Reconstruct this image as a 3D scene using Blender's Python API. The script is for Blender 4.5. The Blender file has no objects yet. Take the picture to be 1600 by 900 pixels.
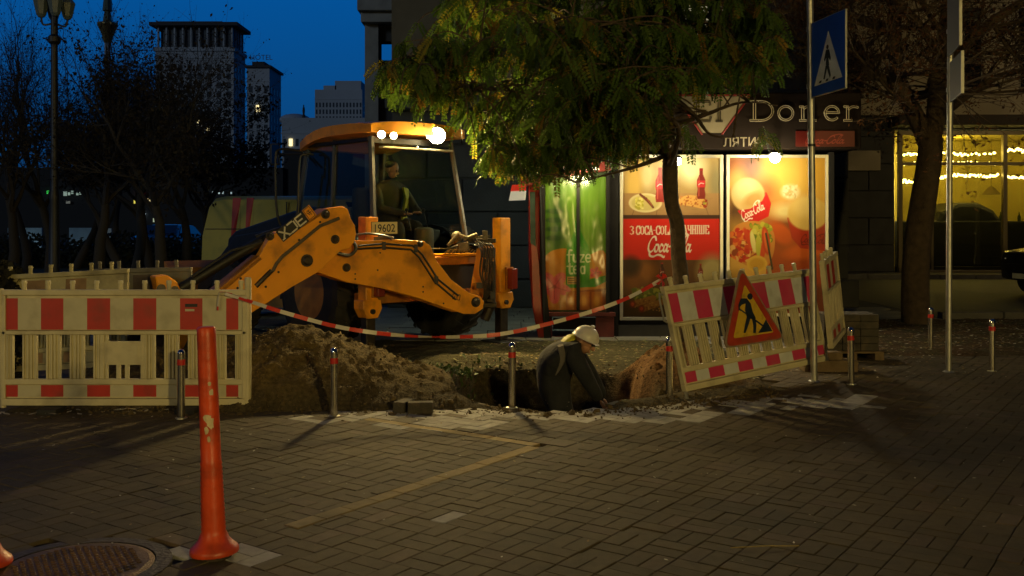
import bpy, bmesh, math, random
import numpy as np
from mathutils import Vector, Matrix, noise
random.seed(7)
SC = bpy.context.scene
COL = SC.collection
H = 1.52; F = 1555.0
# ---------------------------------------------------------------- camera
cam = bpy.data.cameras.new('camera'); camo = bpy.data.objects.new('camera', cam); COL.objects.link(camo)
camo.location = (0, 0, H); camo.rotation_euler = (math.radians(90), 0, 0)
cam.sensor_width = 36; cam.lens = 36*F/1600; cam.shift_y = -100/1600.0
cam.clip_start = 0.05; cam.clip_end = 3000
SC.camera = camo
# ---------------------------------------------------------------- sky at dusk
world = bpy.data.worlds.new('World'); SC.world = world; world.use_nodes = True
wn = world.node_tree; bg = wn.nodes['Background']
# dusk gradient: deep blue, brightest low over the square in front, darker behind us
def wnode(t, **k):
    n = wn.nodes.new(t)
    for a_, v_ in k.items(): setattr(n, a_, v_)
    return n
wtc = wnode('ShaderNodeTexCoord'); wsep = wnode('ShaderNodeSeparateXYZ'); wn.links.new(wtc.outputs['Generated'], wsep.inputs[0])
wr = wnode('ShaderNodeValToRGB'); cr_ = wr.color_ramp
for i_, (p_, c_) in enumerate([(0.0, (.002, .006, .014)), (.085, (.003, .056, .190)), (.22, (.001, .080, .300)), (.5, (.001, .05, .20)), (1.0, (.001, .02, .09))]):
    e_ = cr_.elements[i_] if i_ < 2 else cr_.elements.new(p_)
    e_.position = p_; e_.color = (*c_, 1)
wn.links.new(wsep.outputs['Z'], wr.inputs[0])
wm = wnode('ShaderNodeMapRange'); wm.inputs['From Min'].default_value = -.3; wm.inputs['From Max'].default_value = .85; wm.inputs['To Min'].default_value = .12; wm.inputs['To Max'].default_value = 1.0
wn.links.new(wsep.outputs['Y'], wm.inputs['Value'])
wv = wnode('ShaderNodeVectorMath', operation='SCALE'); wn.links.new(wr.outputs[0], wv.inputs[0]); wn.links.new(wm.outputs[0], wv.inputs['Scale'])
wn.links.new(wv.outputs[0], bg.inputs['Color']); bg.inputs['Strength'].default_value = 1.0
# last twilight from behind-left, reaches only the far towers
sun = bpy.data.lights.new('sun', 'SUN'); sun.energy = 0.25; sun.angle = math.radians(12); sun.color = (0.75, 0.88, 1)
suno = bpy.data.objects.new('sun', sun); COL.objects.link(suno); suno.rotation_euler = (math.radians(76), 0, math.radians(-38)); suno.location = (-30, -60, 60)
SC.view_settings.view_transform = 'Standard'; SC.view_settings.look = 'None'; SC.view_settings.exposure = 0; SC.view_settings.gamma = 1
SC.cycles.use_denoising = True
SC.cycles.max_bounces = 6; SC.cycles.diffuse_bounces = 3; SC.cycles.glossy_bounces = 3; SC.cycles.transparent_max_bounces = 12; SC.cycles.transmission_bounces = 4
SC.cycles.caustics_reflective = False; SC.cycles.caustics_refractive = False
SC.cycles.sample_clamp_indirect = 4.0

def at(px, py, Y): return Vector(((px-800)/F*Y, Y, H-(py-350)/F*Y))
def gnd(px, py, z=0.0):
    Y = (H-z)*F/(py-350); return Vector(((px-800)/F*Y, Y, z))

# ---------------------------------------------------------------- materials
MATS = {}
def S(r, g, b):   # sRGB 0-255 -> linear
    f = lambda c: (c/255/12.92) if c/255 <= 0.04045 else ((c/255+0.055)/1.055)**2.4
    return (f(r), f(g), f(b))
def mat(name, col=(.5,.5,.5), rough=.6, metal=0.0, vary=0.0, scale=6.0, dirt=None, dirt_amt=0.4, dirt_scale=3.0, bump=0.0, bscale=40.0, vcol=False, emit=None, estr=0, spec=0.5, coat=0.0, rnd=0.0):
    if name in MATS: return MATS[name]
    m = bpy.data.materials.new(name); m.use_nodes = True; nt = m.node_tree; N = nt.nodes; L = nt.links
    p = N['Principled BSDF']; p.inputs['Roughness'].default_value = rough; p.inputs['Metallic'].default_value = metal
    p.inputs['Specular IOR Level'].default_value = spec; p.inputs['Coat Weight'].default_value = coat
    tc = N.new('ShaderNodeTexCoord'); src = None
    if vcol:
        a = N.new('ShaderNodeAttribute'); a.attribute_name = 'Col'; src = a.outputs['Color']
    else:
        c = N.new('ShaderNodeRGB'); c.outputs[0].default_value = (*col, 1); src = c.outputs[0]
    def nz(sc, det=5):
        n = N.new('ShaderNodeTexNoise'); n.inputs['Scale'].default_value = sc; n.inputs['Detail'].default_value = det
        L.new(tc.outputs['Object'], n.inputs['Vector']); return n.outputs['Fac']
    if vary > 0:
        mr = N.new('ShaderNodeMapRange'); mr.inputs['To Min'].default_value = 1-vary; mr.inputs['To Max'].default_value = 1+vary
        mr.inputs['From Min'].default_value = .25; mr.inputs['From Max'].default_value = .75
        L.new(nz(scale), mr.inputs['Value'])
        mx = N.new('ShaderNodeVectorMath'); mx.operation = 'SCALE'; L.new(src, mx.inputs[0]); L.new(mr.outputs[0], mx.inputs['Scale']); src = mx.outputs[0]
    if dirt is not None:
        r = N.new('ShaderNodeMapRange'); r.inputs['From Min'].default_value = .5; r.inputs['From Max'].default_value = .72; r.inputs['To Max'].default_value = dirt_amt
        L.new(nz(dirt_scale, 8), r.inputs['Value'])
        mx = N.new('ShaderNodeMix'); mx.data_type = 'RGBA'; L.new(r.outputs[0], mx.inputs['Factor']); L.new(src, mx.inputs['A']); mx.inputs['B'].default_value = (*dirt, 1); src = mx.outputs['Result']
    L.new(src, p.inputs['Base Color'])
    if bump > 0:
        b = N.new('ShaderNodeBump'); b.inputs['Strength'].default_value = bump; b.inputs['Distance'].default_value = 0.02
        L.new(nz(bscale, 8), b.inputs['Height']); L.new(b.outputs[0], p.inputs['Normal'])
    if emit:
        p.inputs['Emission Color'].default_value = (*emit, 1); p.inputs['Emission Strength'].default_value = estr
    MATS[name] = m; return m
def glass(name, tint=(1,1,1), refl=1.0, rough=0.02, base=0.04):
    if name in MATS: return MATS[name]
    m = bpy.data.materials.new(name); m.use_nodes = True; nt = m.node_tree; N = nt.nodes; L = nt.links
    N.remove(N['Principled BSDF']); out = N['Material Output']
    t = N.new('ShaderNodeBsdfTransparent'); t.inputs[0].default_value = (*tint, 1)
    g = N.new('ShaderNodeBsdfGlossy'); g.inputs['Roughness'].default_value = rough; g.inputs[0].default_value = (refl, refl, refl, 1)
    lw = N.new('ShaderNodeLayerWeight'); lw.inputs[0].default_value = .5; pw = N.new('ShaderNodeMath'); pw.operation = 'POWER'; L.new(lw.outputs['Facing'], pw.inputs[0]); pw.inputs[1].default_value = 4.0
    fr = N.new('ShaderNodeMath'); fr.operation = 'MULTIPLY_ADD'; L.new(pw.outputs[0], fr.inputs[0]); fr.inputs[1].default_value = .9; fr.inputs[2].default_value = base
    mx = N.new('ShaderNodeMixShader'); L.new(fr.outputs[0], mx.inputs[0]); L.new(t.outputs[0], mx.inputs[1]); L.new(g.outputs[0], mx.inputs[2])
    L.new(mx.outputs[0], out.inputs[0]); MATS[name] = m; return m

# ---------------------------------------------------------------- mesh builder
def empty(name, loc=(0,0,0)):
    o = bpy.data.objects.new(name, None); COL.objects.link(o); o.location = loc; o.empty_display_size = .2; return o
def thing(name, label, cat, loc=(0,0,0), group=None):
    o = empty(name, loc); tag(o, label, cat, group); return o
def tag(o, label=None, cat=None, group=None, kind=None):
    if label: o['label'] = label
    if cat: o['category'] = cat
    if group: o['group'] = group
    if kind: o['kind'] = kind
    return o
def rootloc(o):
    while o.parent: o = o.parent
    return Vector(o.location)
class MB:
    def __init__(s): s.v = []; s.f = []; s.m = []; s.mi = 0; s.c = None
    def add(s, vs, fs, mi=None, flip=False):
        b = len(s.v); s.v += [tuple(v) for v in vs]
        for f in fs: s.f.append([b+i for i in f]); s.m.append(s.mi if mi is None else mi)
        return s
    def par(s, o, a, b, c, mi=None):      # parallelepiped from corner o with edge vectors a b c
        o, a, b, c = map(Vector, (o, a, b, c))
        vs = [o, o+a, o+a+b, o+b, o+c, o+a+c, o+a+b+c, o+b+c]
        return s.add(vs, [(0,3,2,1),(4,5,6,7),(0,1,5,4),(1,2,6,5),(2,3,7,6),(3,0,4,7)], mi)
    def box(s, x0, x1, y0, y1, z0, z1, mi=None): return s.par((x0,y0,z0), (x1-x0,0,0), (0,y1-y0,0), (0,0,z1-z0), mi)
    def cbox(s, c, sx, sy, sz, ax=None, ay=None, az=None, mi=None):
        ax = Vector(ax or (1,0,0)).normalized()*sx; ay = Vector(ay or (0,1,0)).normalized()*sy; az = Vector(az or (0,0,1)).normalized()*sz
        return s.par(Vector(c)-(ax+ay+az)/2, ax, ay, az, mi)
    def prism(s, pts, d, mi=None):
        pts = [Vector(p) for p in pts]; d = Vector(d); n = len(pts)
        vs = pts + [p+d for p in pts]
        fs = [list(range(n))[::-1], list(range(n, 2*n))] + [(i, (i+1) % n, n+(i+1) % n, n+i) for i in range(n)]
        return s.add(vs, fs, mi)
    def tube(s, path, rad, seg=8, cap=True, mi=None, ref=None):
        path = [Vector(p) for p in path]; n = len(path)
        if not isinstance(rad, (list, tuple)): rad = [rad]*n
        vs = []; fs = []; up = None
        for i, p in enumerate(path):
            t = (path[min(i+1, n-1)]-path[max(i-1, 0)])
            t = t.normalized() if t.length > 1e-9 else Vector((0,0,1))
            if up is None:
                up = t.orthogonal().normalized() if ref is None else Vector(ref)
            a = (up - t*up.dot(t))
            a = a.normalized() if a.length > 1e-6 else t.orthogonal().normalized()
            up = a; b = t.cross(a)
            for k in range(seg):
                q = 2*math.pi*k/seg; vs.append(p+(a*math.cos(q)+b*math.sin(q))*rad[i])
        for i in range(n-1):
            for k in range(seg):
                k2 = (k+1) % seg; fs.append((i*seg+k, i*seg+k2, (i+1)*seg+k2, (i+1)*seg+k))
        if cap: fs.append(list(range(seg))[::-1]); fs.append([(n-1)*seg+k for k in range(seg)])
        return s.add(vs, fs, mi)
    def lathe(s, prof, base=(0,0,0), axis=(0,0,1), seg=16, mi=None):
        axis = Vector(axis).normalized(); base = Vector(base)
        return s.tube([base+axis*z for r, z in prof], [max(r, 1e-4) for r, z in prof], seg, True, mi) if len({z for r, z in prof}) == len(prof) else s._lathe(prof, base, axis, seg, mi)
    def _lathe(s, prof, base, axis, seg, mi):
        axis = Vector(axis).normalized(); base = Vector(base); a = axis.orthogonal().normalized(); b = axis.cross(a); vs = []; fs = []
        for r, z in prof:
            for k in range(seg):
                q = 2*math.pi*k/seg; vs.append(base+axis*z+(a*math.cos(q)+b*math.sin(q))*max(r, 1e-4))
        for i in range(len(prof)-1):
            for k in range(seg):
                k2 = (k+1) % seg; fs.append((i*seg+k, i*seg+k2, (i+1)*seg+k2, (i+1)*seg+k))
        fs.append(list(range(seg))[::-1]); fs.append([(len(prof)-1)*seg+k for k in range(seg)])
        return s.add(vs, fs, mi)
    def ball(s, c, rx, ry=None, rz=None, seg=14, ring=9, mi=None, R=None):
        ry = ry or rx; rz = rz or rx; c = Vector(c); vs = []; fs = []
        for i in range(ring+1):
            t = math.pi*i/ring
            for k in range(seg):
                q = 2*math.pi*k/seg; v = Vector((rx*math.sin(t)*math.cos(q), ry*math.sin(t)*math.sin(q), rz*math.cos(t)))
                if R: v = R @ v
                vs.append(c+v)
        for i in range(ring):
            for k in range(seg):
                k2 = (k+1) % seg; fs.append((i*seg+k, (i+1)*seg+k, (i+1)*seg+k2, i*seg+k2))
        return s.add(vs, fs, mi)
    def text(s, txt, o, ax, ay, size=1.0, depth=None, mi=None, xs=1.0, bold=0.0, align='LEFT'):
        cu = bpy.data.curves.new('t', 'FONT'); cu.body = txt; cu.size = 1.0; cu.resolution_u = 3; cu.offset = bold; cu.align_x = align
        ob = bpy.data.objects.new('t', cu); COL.objects.link(ob)
        dg = bpy.context.evaluated_depsgraph_get(); me = bpy.data.meshes.new_from_object(ob.evaluated_get(dg))
        ax = Vector(ax).normalized()*size; ay = Vector(ay).normalized()*size; o = Vector(o)
        s.add([o+ax*v.co.x*xs+ay*v.co.y for v in me.vertices], [list(p.vertices) for p in me.polygons], mi)
        bpy.data.objects.remove(ob); bpy.data.curves.remove(cu); bpy.data.meshes.remove(me); return s
    def build(s, name, mats, parent=None, smooth=False, bevel=0, sub=0, angle=35, recalc=False, cols=None):
        me = bpy.data.meshes.new(name); off = rootloc(parent) if parent else Vector((0,0,0))
        vs = [(v[0]-off.x, v[1]-off.y, v[2]-off.z) for v in s.v]
        me.from_pydata(vs, [], s.f)
        if not isinstance(mats, (list, tuple)): mats = [mats]
        for m in mats: me.materials.append(m)
        if len(mats) > 1: me.polygons.foreach_set('material_index', s.m)
        if recalc:
            bm = bmesh.new(); bm.from_mesh(me); bmesh.ops.recalc_face_normals(bm, faces=bm.faces); bm.to_mesh(me); bm.free()
        if smooth:
            me.polygons.foreach_set('use_smooth', [True]*len(me.polygons)); me.set_sharp_from_angle(angle=math.radians(angle))
        if cols is not None:
            ca = me.color_attributes.new('Col', 'FLOAT_COLOR', 'POINT'); ca.data.foreach_set('color', np.asarray(cols, dtype=np.float32).ravel())
        me.update()
        o = bpy.data.objects.new(name, me); COL.objects.link(o)
        if parent: o.parent = parent
        if bevel: b = o.modifiers.new('bevel', 'BEVEL'); b.width = bevel; b.segments = 2; b.limit_method = 'ANGLE'; b.angle_limit = math.radians(40)
        if sub: q = o.modifiers.new('sub', 'SUBSURF'); q.levels = sub; q.render_levels = sub
        return o
def copy_tree(o, parent=None):
    c = o.copy(); COL.objects.link(c); c.parent = parent
    for ch in list(o.children): copy_tree(ch, c)
    return c
def spot(name, loc, power, color, parent=None, kind='POINT', rad=.05, target=None, angle=90, blend=.5):
    l = bpy.data.lights.new(name, kind); l.energy = power; l.color = color; l.shadow_soft_size = rad
    if kind == 'SPOT': l.spot_size = math.radians(angle); l.spot_blend = blend
    o = bpy.data.objects.new(name, l); COL.objects.link(o)
    o.location = Vector(loc)-(rootloc(parent) if parent else Vector((0,0,0)))
    if target is not None: o.rotation_euler = (Vector(target)-Vector(loc)).to_track_quat('-Z', 'Y').to_euler()
    if parent: o.parent = parent
    return o
def catmull(pts, n=8, closed=False):
    P = [Vector(p) for p in pts]; out = []; m = len(P)
    rng = range(m) if closed else range(m-1)
    for i in rng:
        p0 = P[(i-1) % m] if closed or i > 0 else P[0]; p1 = P[i]; p2 = P[(i+1) % m]; p3 = P[(i+2) % m] if closed or i+2 < m else P[-1]
        for k in range(n):
            t = k/n; out.append(0.5*((2*p1)+(-p0+p2)*t+(2*p0-5*p1+4*p2-p3)*t*t+(-p0+3*p1-3*p2+p3)*t**3))
    if not closed: out.append(P[-1])
    return out
def fbm(x, y, z=0.0, o=4, s=1.0):
    v = 0; a = 1
    for i in range(o): v += a*noise.noise((x*s, y*s, z+i*7)); a *= .5; s *= 2.1
    return v
SODIUM = (1.0, .56, .16)
# ================================================================ SETTING
# terrain heights of the dug-up soil
def smooth01(t): t = max(0, min(1, t)); return t*t*(3-2*t)
def pit(x, y):
    # ellipse pit
    cx, cy, rx, ry = .36, 9.12, .88, .95
    nx = fbm(x, y, 3, 3, 1.6)*.22
    d = math.sqrt(((x-cx)/rx)**2+((y-cy)/ry)**2)+nx*.8
    if x < -.2: pass
    d2 = math.sqrt(((x+.12)/.40)**2+((y-9.3)/.75)**2)+nx
    d3 = math.sqrt(((x-.98)/.40)**2+((y-8.95)/.45)**2)+nx
    d = min(d, d2, d3)
    return -0.78*smooth01((1.12-d)/.34)*(1-smooth01((x-1.12)/.22)*smooth01((y-8.75)/.2))
def cone(x, y, cx, cy, rx, ry, h, k=.25):
    d = math.sqrt(((x-cx)/rx)**2+((y-cy)/ry)**2)
    return h*(math.sqrt(1+k*k)-math.sqrt(d*d+k*k)) if d < 1.3 else -9
def soil(x, y):
    n = fbm(x, y, 0, 5, 1.3); nf = fbm(x, y, 5, 4, 7.0)
    # zone mask: distance inside the dug area
    front = 8.02+.10*fbm(x, 0, 9, 3, 2.0)+(.10 if x > .9 else 0)
    if x > .9: front += (x-.9)*.55
    if x < -2.0: front -= .05
    right = 2.55; left = -4.2; back = 12.9
    e = min((y-front)*1.0, (right-x)*.8, (x-left), (back-y))
    if e < -.06: return -.06
    base = -.02+.05*smooth01(e/.25)
    h = max(cone(x, y, -1.95, 9.05, 1.45, 1.15, .66, .22), cone(x, y, -2.6, 9.3, 1.2, 1.2, .55, .3),
            cone(x, y, -.98, 8.95, .95, .95, .30, .35), cone(x, y, -3.3, 9.2, 1.0, 1.1, .40, .3),
            cone(x, y, 1.62, 9.62, .62, .70, .46, .2), cone(x, y, -.35, 10.7, .9, .7, .12, .4))
    h = max(h, 0)
    hh = base+h*smooth01(e/.15)
    amp = smooth01(e/.12)*(.35+min(1, h*4)*.9)
    hh += amp*(n*.045+nf*.024+.02*abs(noise.noise((x*11, y*11, 8))))
    # trickling clods
    w = noise.noise((x*16, y*16, 2)); 
    if w > .25: hh += amp*(w-.25)*.08
    p = pit(x, y)
    if p < 0:
        hh = hh*(1+p/.9)+p+.05*fbm(x, y, 11, 3, 3.0)*min(1, -p*4)
    return hh
def grid_mesh(x0, x1, y0, y1, step, fn, keep=None):
    nx = int((x1-x0)/step)+1; ny = int((y1-y0)/step)+1; vs = []; fs = []
    for j in range(ny):
        for i in range(nx):
            x = x0+i*step; y = y0+j*step; vs.append((x, y, fn(x, y)))
    for j in range(ny-1):
        for i in range(nx-1):
            a = j*nx+i
            if keep is None or keep(x0+(i+.5)*step, y0+(j+.5)*step): fs.append((a, a+1, a+nx+1, a+nx))
    m = MB(); m.v = vs; m.f = fs; m.m = [0]*len(fs); return m
M_soil = mat('soil', vcol=True, rough=.95, vary=.5, scale=30, bump=1.0, bscale=75, spec=.15)
def lerp3(a, b, t): return tuple(a[i]+(b[i]-a[i])*t for i in range(3))
g = grid_mesh(-4.3, 2.75, 7.75, 13.0, .026, soil)
cols = []
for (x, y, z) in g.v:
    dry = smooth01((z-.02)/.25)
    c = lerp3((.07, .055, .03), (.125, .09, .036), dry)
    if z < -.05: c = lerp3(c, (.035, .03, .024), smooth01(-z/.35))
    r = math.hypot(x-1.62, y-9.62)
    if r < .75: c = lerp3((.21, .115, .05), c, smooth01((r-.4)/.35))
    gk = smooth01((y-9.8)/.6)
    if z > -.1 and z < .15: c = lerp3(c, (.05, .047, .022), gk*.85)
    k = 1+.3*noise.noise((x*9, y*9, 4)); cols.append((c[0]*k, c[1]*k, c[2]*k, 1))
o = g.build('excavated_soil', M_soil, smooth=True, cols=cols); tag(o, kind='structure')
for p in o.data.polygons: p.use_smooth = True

# big ground sheet with a hole for the dig
M_asph = mat('asphalt', (.045, .042, .04), rough=.9, vary=.3, scale=3, bump=.3, bscale=80)
m = MB(); Z = -.02
xs = [-900, -4.2, 2.65, 900]; ys = [-60, 7.85, 12.9, 2000]
for i in range(3):
    for j in range(3):
        if i == 1 and j == 1: continue
        b = len(m.v); m.v += [(xs[i], ys[j], Z), (xs[i+1], ys[j], Z), (xs[i+1], ys[j+1], Z), (xs[i], ys[j+1], Z)]; m.f.append([b, b+1, b+2, b+3]); m.m.append(0)
o = m.build('ground', M_asph); tag(o, kind='structure')

# brick paving, every paver a bevelled block, laid in pairs (basket weave) on the diagonal
A1 = math.radians(-35.0); ua = Vector((math.cos(A1), math.sin(A1))); ub = Vector((-math.sin(A1), math.cos(A1)))
BL, BW = .2, .1
pl = Vector((.13, 6.78))
# yellow lines: (origin, direction, length, halfwidth)
lines = [(Vector((.15, 6.80)), -ub, 2.15, .052), (Vector((.17, 6.86)), -ua, 1.62, .048)]
def clip_poly(poly, n, d):      # keep n.p <= d
    out = []
    for i in range(len(poly)):
        a = poly[i]; b = poly[(i+1) % len(poly)]; da = n.dot(a)-d; db = n.dot(b)-d
        if da <= 0: out.append(a)
        if da*db < 0: out.append(a+(b-a)*(da/(da-db)))
    return out
def area(poly): return abs(sum(poly[i].x*poly[(i+1) % len(poly)].y-poly[(i+1) % len(poly)].x*poly[i].y for i in range(len(poly))))/2 if len(poly) > 2 else 0
pm = MB(); pcol = []
def inset(poly, g):
    c = sum(poly, Vector((0, 0)))/len(poly); n = len(poly); out = []
    # shrink each edge inwards by g, convex polygon ccw
    E = []
    for i in range(n):
        a = poly[i]; b = poly[(i+1) % n]; d = (b-a)
        if d.length < 1e-6: return None
        d.normalize(); nn = Vector((d.y, -d.x)); E.append((nn, nn.dot(a)-g))
    q = poly
    for nn, d in E: q = clip_poly(q, nn, d)
    return q if len(q) > 2 and area(q) > 1e-5 else None
def paver(poly, z, col, tilt=(0, 0)):
    s = 0
    for i in range(len(poly)):
        a = poly[i]; b = poly[(i+1) % len(poly)]; s += a.x*b.y-b.x*a.y
    if s < 0: poly = poly[::-1]
    outer = inset(poly, .0016)
    if not outer: return
    n = len(outer); c0 = sum(outer, Vector((0, 0)))/n
    top = [c0+(p-c0)*(1-.005/max(.02, (p-c0).length)) for p in outer]
    f = lambda p, zz: (p.x, p.y, zz+(p.x-c0.x)*tilt[0]+(p.y-c0.y)*tilt[1])
    vs = [f(p, z) for p in top]+[f(p, z-.003) for p in outer]+[f(p, z-.03) for p in outer]
    fs = [list(range(n))]
    for r in (0, 1):
        for i in range(n):
            j = (i+1) % n; fs.append([r*n+j, r*n+i, (r+1)*n+i, (r+1)*n+j])
    pm.add(vs, fs); pcol.extend([(*col, 1)]*len(vs))
def white_zone(x, y):
    # band of old white paint along the dig
    q = [((px-800)/F*0, 0) for px in ()]
    Yf = H*F
    py = 350+Yf/y; px = 800+x/y*F
    top = np.interp(px, [480, 640, 760, 830, 900, 1060, 1240, 1360], [650, 640, 640, 650, 640, 628, 626, 624])
    bot = np.interp(px, [480, 560, 640, 760, 830, 880, 960, 1240, 1365], [658, 664, 672, 668, 658, 665, 660, 640, 634])
    n = fbm(x, y, 1, 3, 1.5)
    return 470 < px < 1372 and top+n*6-3 < py < bot+n*8 and noise.noise((x*5, y*5, 9)) > (-.28 if 640 < px < 1000 else -.15)
def wpost(x, y):
    py = 350+H*F/y; px = 800+x/y*F
    return 275 < px < 455 and abs(py-(872-(px-275)*.06)) < 11 and not (300 < px < 322)
def brick_ok(x, y):
    if y > 11.6 or abs(x) > 1.6+.6*y: return False
    if pit(x, y) < -.08: return False
    if -4.1 < x < 2.5 and y > 8.9: return False
    return True
def manhole(x, y): return math.hypot(x+1.93, (y-4.42)) < .40
i0 = -130
for i in range(-130, 131):
    for j in range(-130, 131):
        # herringbone: cell pairs
        for k in (0, 1):
            if abs(i) > 65 or abs(j) > 65: continue
            if (i+j) % 2 == 0: x0, y0, w, h = i*BL, j*BL+k*BW, BL, BW
            else: x0, y0, w, h = i*BL+k*BW, j*BL, BW, BL
            cx = x0+w/2; cy = y0+h/2; P0 = Vector((0, 8)); wp = P0+ua*cx+ub*cy
            if wp.y < 2.6 or not brick_ok(wp.x, wp.y): continue
            if manhole(wp.x, wp.y): continue
            cs = [Vector((x0, y0)), Vector((x0+w, y0)), Vector((x0+w, y0+h)), Vector((x0, y0+h))]
            cs = [P0+ua*c.x+ub*c.y for c in cs]
            rr = random.random(); shade = .80+.24*random.random()+.42*fbm(wp.x, wp.y, 2, 4, .7)
            col = (.086*shade, .066*shade, .034*shade)
            if rr < .10: col = (.105*shade, .075*shade, .046*shade)
            soilk = smooth01((wp.y-7.05+.5*fbm(wp.x, wp.y, 12, 4, 1.4))/.9) if wp.x < 3.2 else 0
            if soilk > 0: col = lerp3(col, (.085, .062, .034), soilk*.7)
            z = random.gauss(0, .0011)-(random.random()*.006 if random.random() < .03 else 0)+.008*fbm(wp.x, wp.y, 8, 2, .6)
            tilt = (random.gauss(0, .005), random.gauss(0, .005))
            if white_zone(wp.x, wp.y): k2 = random.uniform(.3, .46); col = (k2, k2*.97, k2*.88)
            elif wpost(wp.x, wp.y): k2 = random.uniform(.3, .4); col = (k2, k2, k2*.95)
            elif random.random() < .0015: col = (.32, .31, .29)
            polys = [cs]
            for (lo, ld, ll, hw) in lines:
                np_ = []
                for q in polys:
                    c = sum(q, Vector((0, 0)))/len(q); t = (c-lo).dot(ld)
                    if -.02 < t < ll:
                        nn = Vector((-ld.y, ld.x)); d0 = nn.dot(lo)
                        if abs(nn.dot(c)-d0) < hw+.16:
                            a = clip_poly(q, nn, d0-hw); b = clip_poly(q, -nn, -(d0+hw))
                            np_ += [z_ for z_ in (a, b) if area(z_) > 4e-4]; continue
                    np_.append(q)
                polys = np_
            for q in polys: paver(q, z, col, tilt)
for (lo, ld, ll, hw) in lines:
    t = 0; nn = Vector((-ld.y, ld.x))
    while t < ll:
        q = [lo+ld*t-nn*hw, lo+ld*(t+.2)-nn*hw, lo+ld*(t+.2)+nn*hw, lo+ld*t+nn*hw]; k2 = random.uniform(.8, 1.1)
        fade = 1 if lines[0][0] is not lo else max(.35, 1.1-(t/ll)*.6)
        paver(q, random.gauss(0, .001), lerp3((.1, .08, .055), (.33*k2, .235*k2, .085*k2), fade)); t += .2
M_paver = mat('paver', vcol=True, rough=.78, vary=.22, scale=14, dirt=(.035, .03, .022), dirt_amt=.5, dirt_scale=1.6, bump=.35, bscale=220, spec=.35)
o = pm.build('paving', M_paver, cols=pcol); tag(o, kind='structure')
print('pavers verts', len(pm.v))

# flagstone sidewalk behind the dig
M_flag = mat('flagstone', (.17, .16, .13), rough=.75, vary=.25, scale=4, dirt=(.05, .045, .035), dirt_amt=.5, dirt_scale=2, bump=.2, bscale=90)
m = MB(); y = 11.0
while y < 18.1:
    x = -9.0+random.random()*.3
    while x < 6.3:
        if not (-4.1 < x+.25 < 2.5 and y < 12.75) and not (y < 11.7):
            m.box(x+.006, x+.594, y+.006, y+.394, -.04, random.gauss(0, .002))
        x += .6
    y += .4
o = m.build('sidewalk', M_flag, bevel=.004); tag(o, kind='structure')
# road and its kerbs on the right, avenue on the left
M_road = mat('road_asphalt', (.035, .034, .034), rough=.7, vary=.25, scale=2, bump=.25, bscale=120)
m = MB(); m.box(7.0, 70, 16.2, 27.6, -.06, -.014); o = m.build('road', M_road); tag(o, kind='structure')
m = MB()
x = 6.9
while x < 40:
    m.box(x, x+.98, 15.95, 16.15, -.1, .11+random.gauss(0, .003)); m.box(x, x+.98, 27.65, 27.85, -.1, .12); x += 1.0
o = m.build('kerb', mat('kerb_stone', (.10, .095, .085), rough=.8, vary=.2, scale=5, bump=.3), bevel=.015); tag(o, kind='structure')
m = MB(); m.box(6.0, 60, 27.86, 29.5, -.05, .10); o = m.build('far_sidewalk', mat('dark_pave', (.05, .048, .045), rough=.8, vary=.2, scale=3)); tag(o, kind='structure')
# soil strip with litter, right
def strip(x, y):
    e = min(y-11.35-.12*fbm(x, 1, 3, 3, 1.2), 15.8-y, x-3.3, 11.5-x)
    return -.05+.09*smooth01(e/.3)+.03*fbm(x, y, 6, 4, 2.0)*smooth01(e/.3)
g = grid_mesh(3.1, 11.6, 11.15, 15.9, .06, strip)
cols = [(.075*(1+.4*noise.noise((x*3, y*3, 1))), .055, .032, 1) for x, y, z in g.v]
o = g.build('tree_strip', M_soil, cols=cols); tag(o, kind='structure')
# dark earth bed on the left behind the works
m = MB(); m.box(-40, -9.3, 13.5, 40, -.05, .03); o = m.build('lawn', mat('night_lawn', (.03, .04, .02), rough=1, vary=.4, scale=5, bump=.5, bscale=30)); tag(o, kind='structure')
m = MB(); m.box(-70, 2, 42, 60, -.05, .0); o = m.build('avenue', M_road); tag(o, kind='structure')

# ---------------------------------------------------------------- buildings
M_stone = mat('dark_stone', (.036, .036, .035), rough=.75, vary=.3, scale=2.5, dirt=(.03, .03, .03), dirt_amt=.5, dirt_scale=1.2, bump=.35, bscale=35)
M_stone2 = mat('pale_stone', (.30, .26, .19), rough=.8, vary=.25, scale=2, dirt=(.12, .1, .07), dirt_amt=.5, dirt_scale=1, bump=.2, bscale=30)
M_dark = mat('dark_recess', (.012, .012, .013), rough=.6)
M_frame = mat('window_frame', (.13, .12, .09), rough=.5)
M_wglass = glass('window_glass', tint=(.5, .5, .5))
M_pane = mat('dark_pane', (.012, .014, .018), rough=.08, spec=.8)
def rusticated(m, x0, x1, y, z0, z1, bh=.62, bw=1.3, holes=()):
    r = 0; z = z0
    while z < z1-.01:
        h = min(bh, z1-z); x = x0-(.5*bw if r % 2 else 0)
        while x < x1:
            a = max(x, x0); b = min(x+bw, x1)
            hit = any(a < hx1 and b > hx0 and z < hz1 and z+h > hz0 for hx0, hx1, hz0, hz1 in holes)
            if b-a > .05 and not hit: m.box(a+.012, b-.012, y-.05-random.random()*.01, y+.2, z+.012, z+h-.012)
            elif hit:
                for hx0, hx1, hz0, hz1 in holes:
                    if a < hx1 and b > hx0 and z < hz1 and z+h > hz0:
                        if a < hx0-.05: m.box(a+.012, hx0, y-.05, y+.2, z+.012, z+h-.012)
                        if b > hx1+.05: m.box(hx1, b-.012, y-.05, y+.2, z+.012, z+h-.012)
            x += bw
        z += h; r += 1
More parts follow.
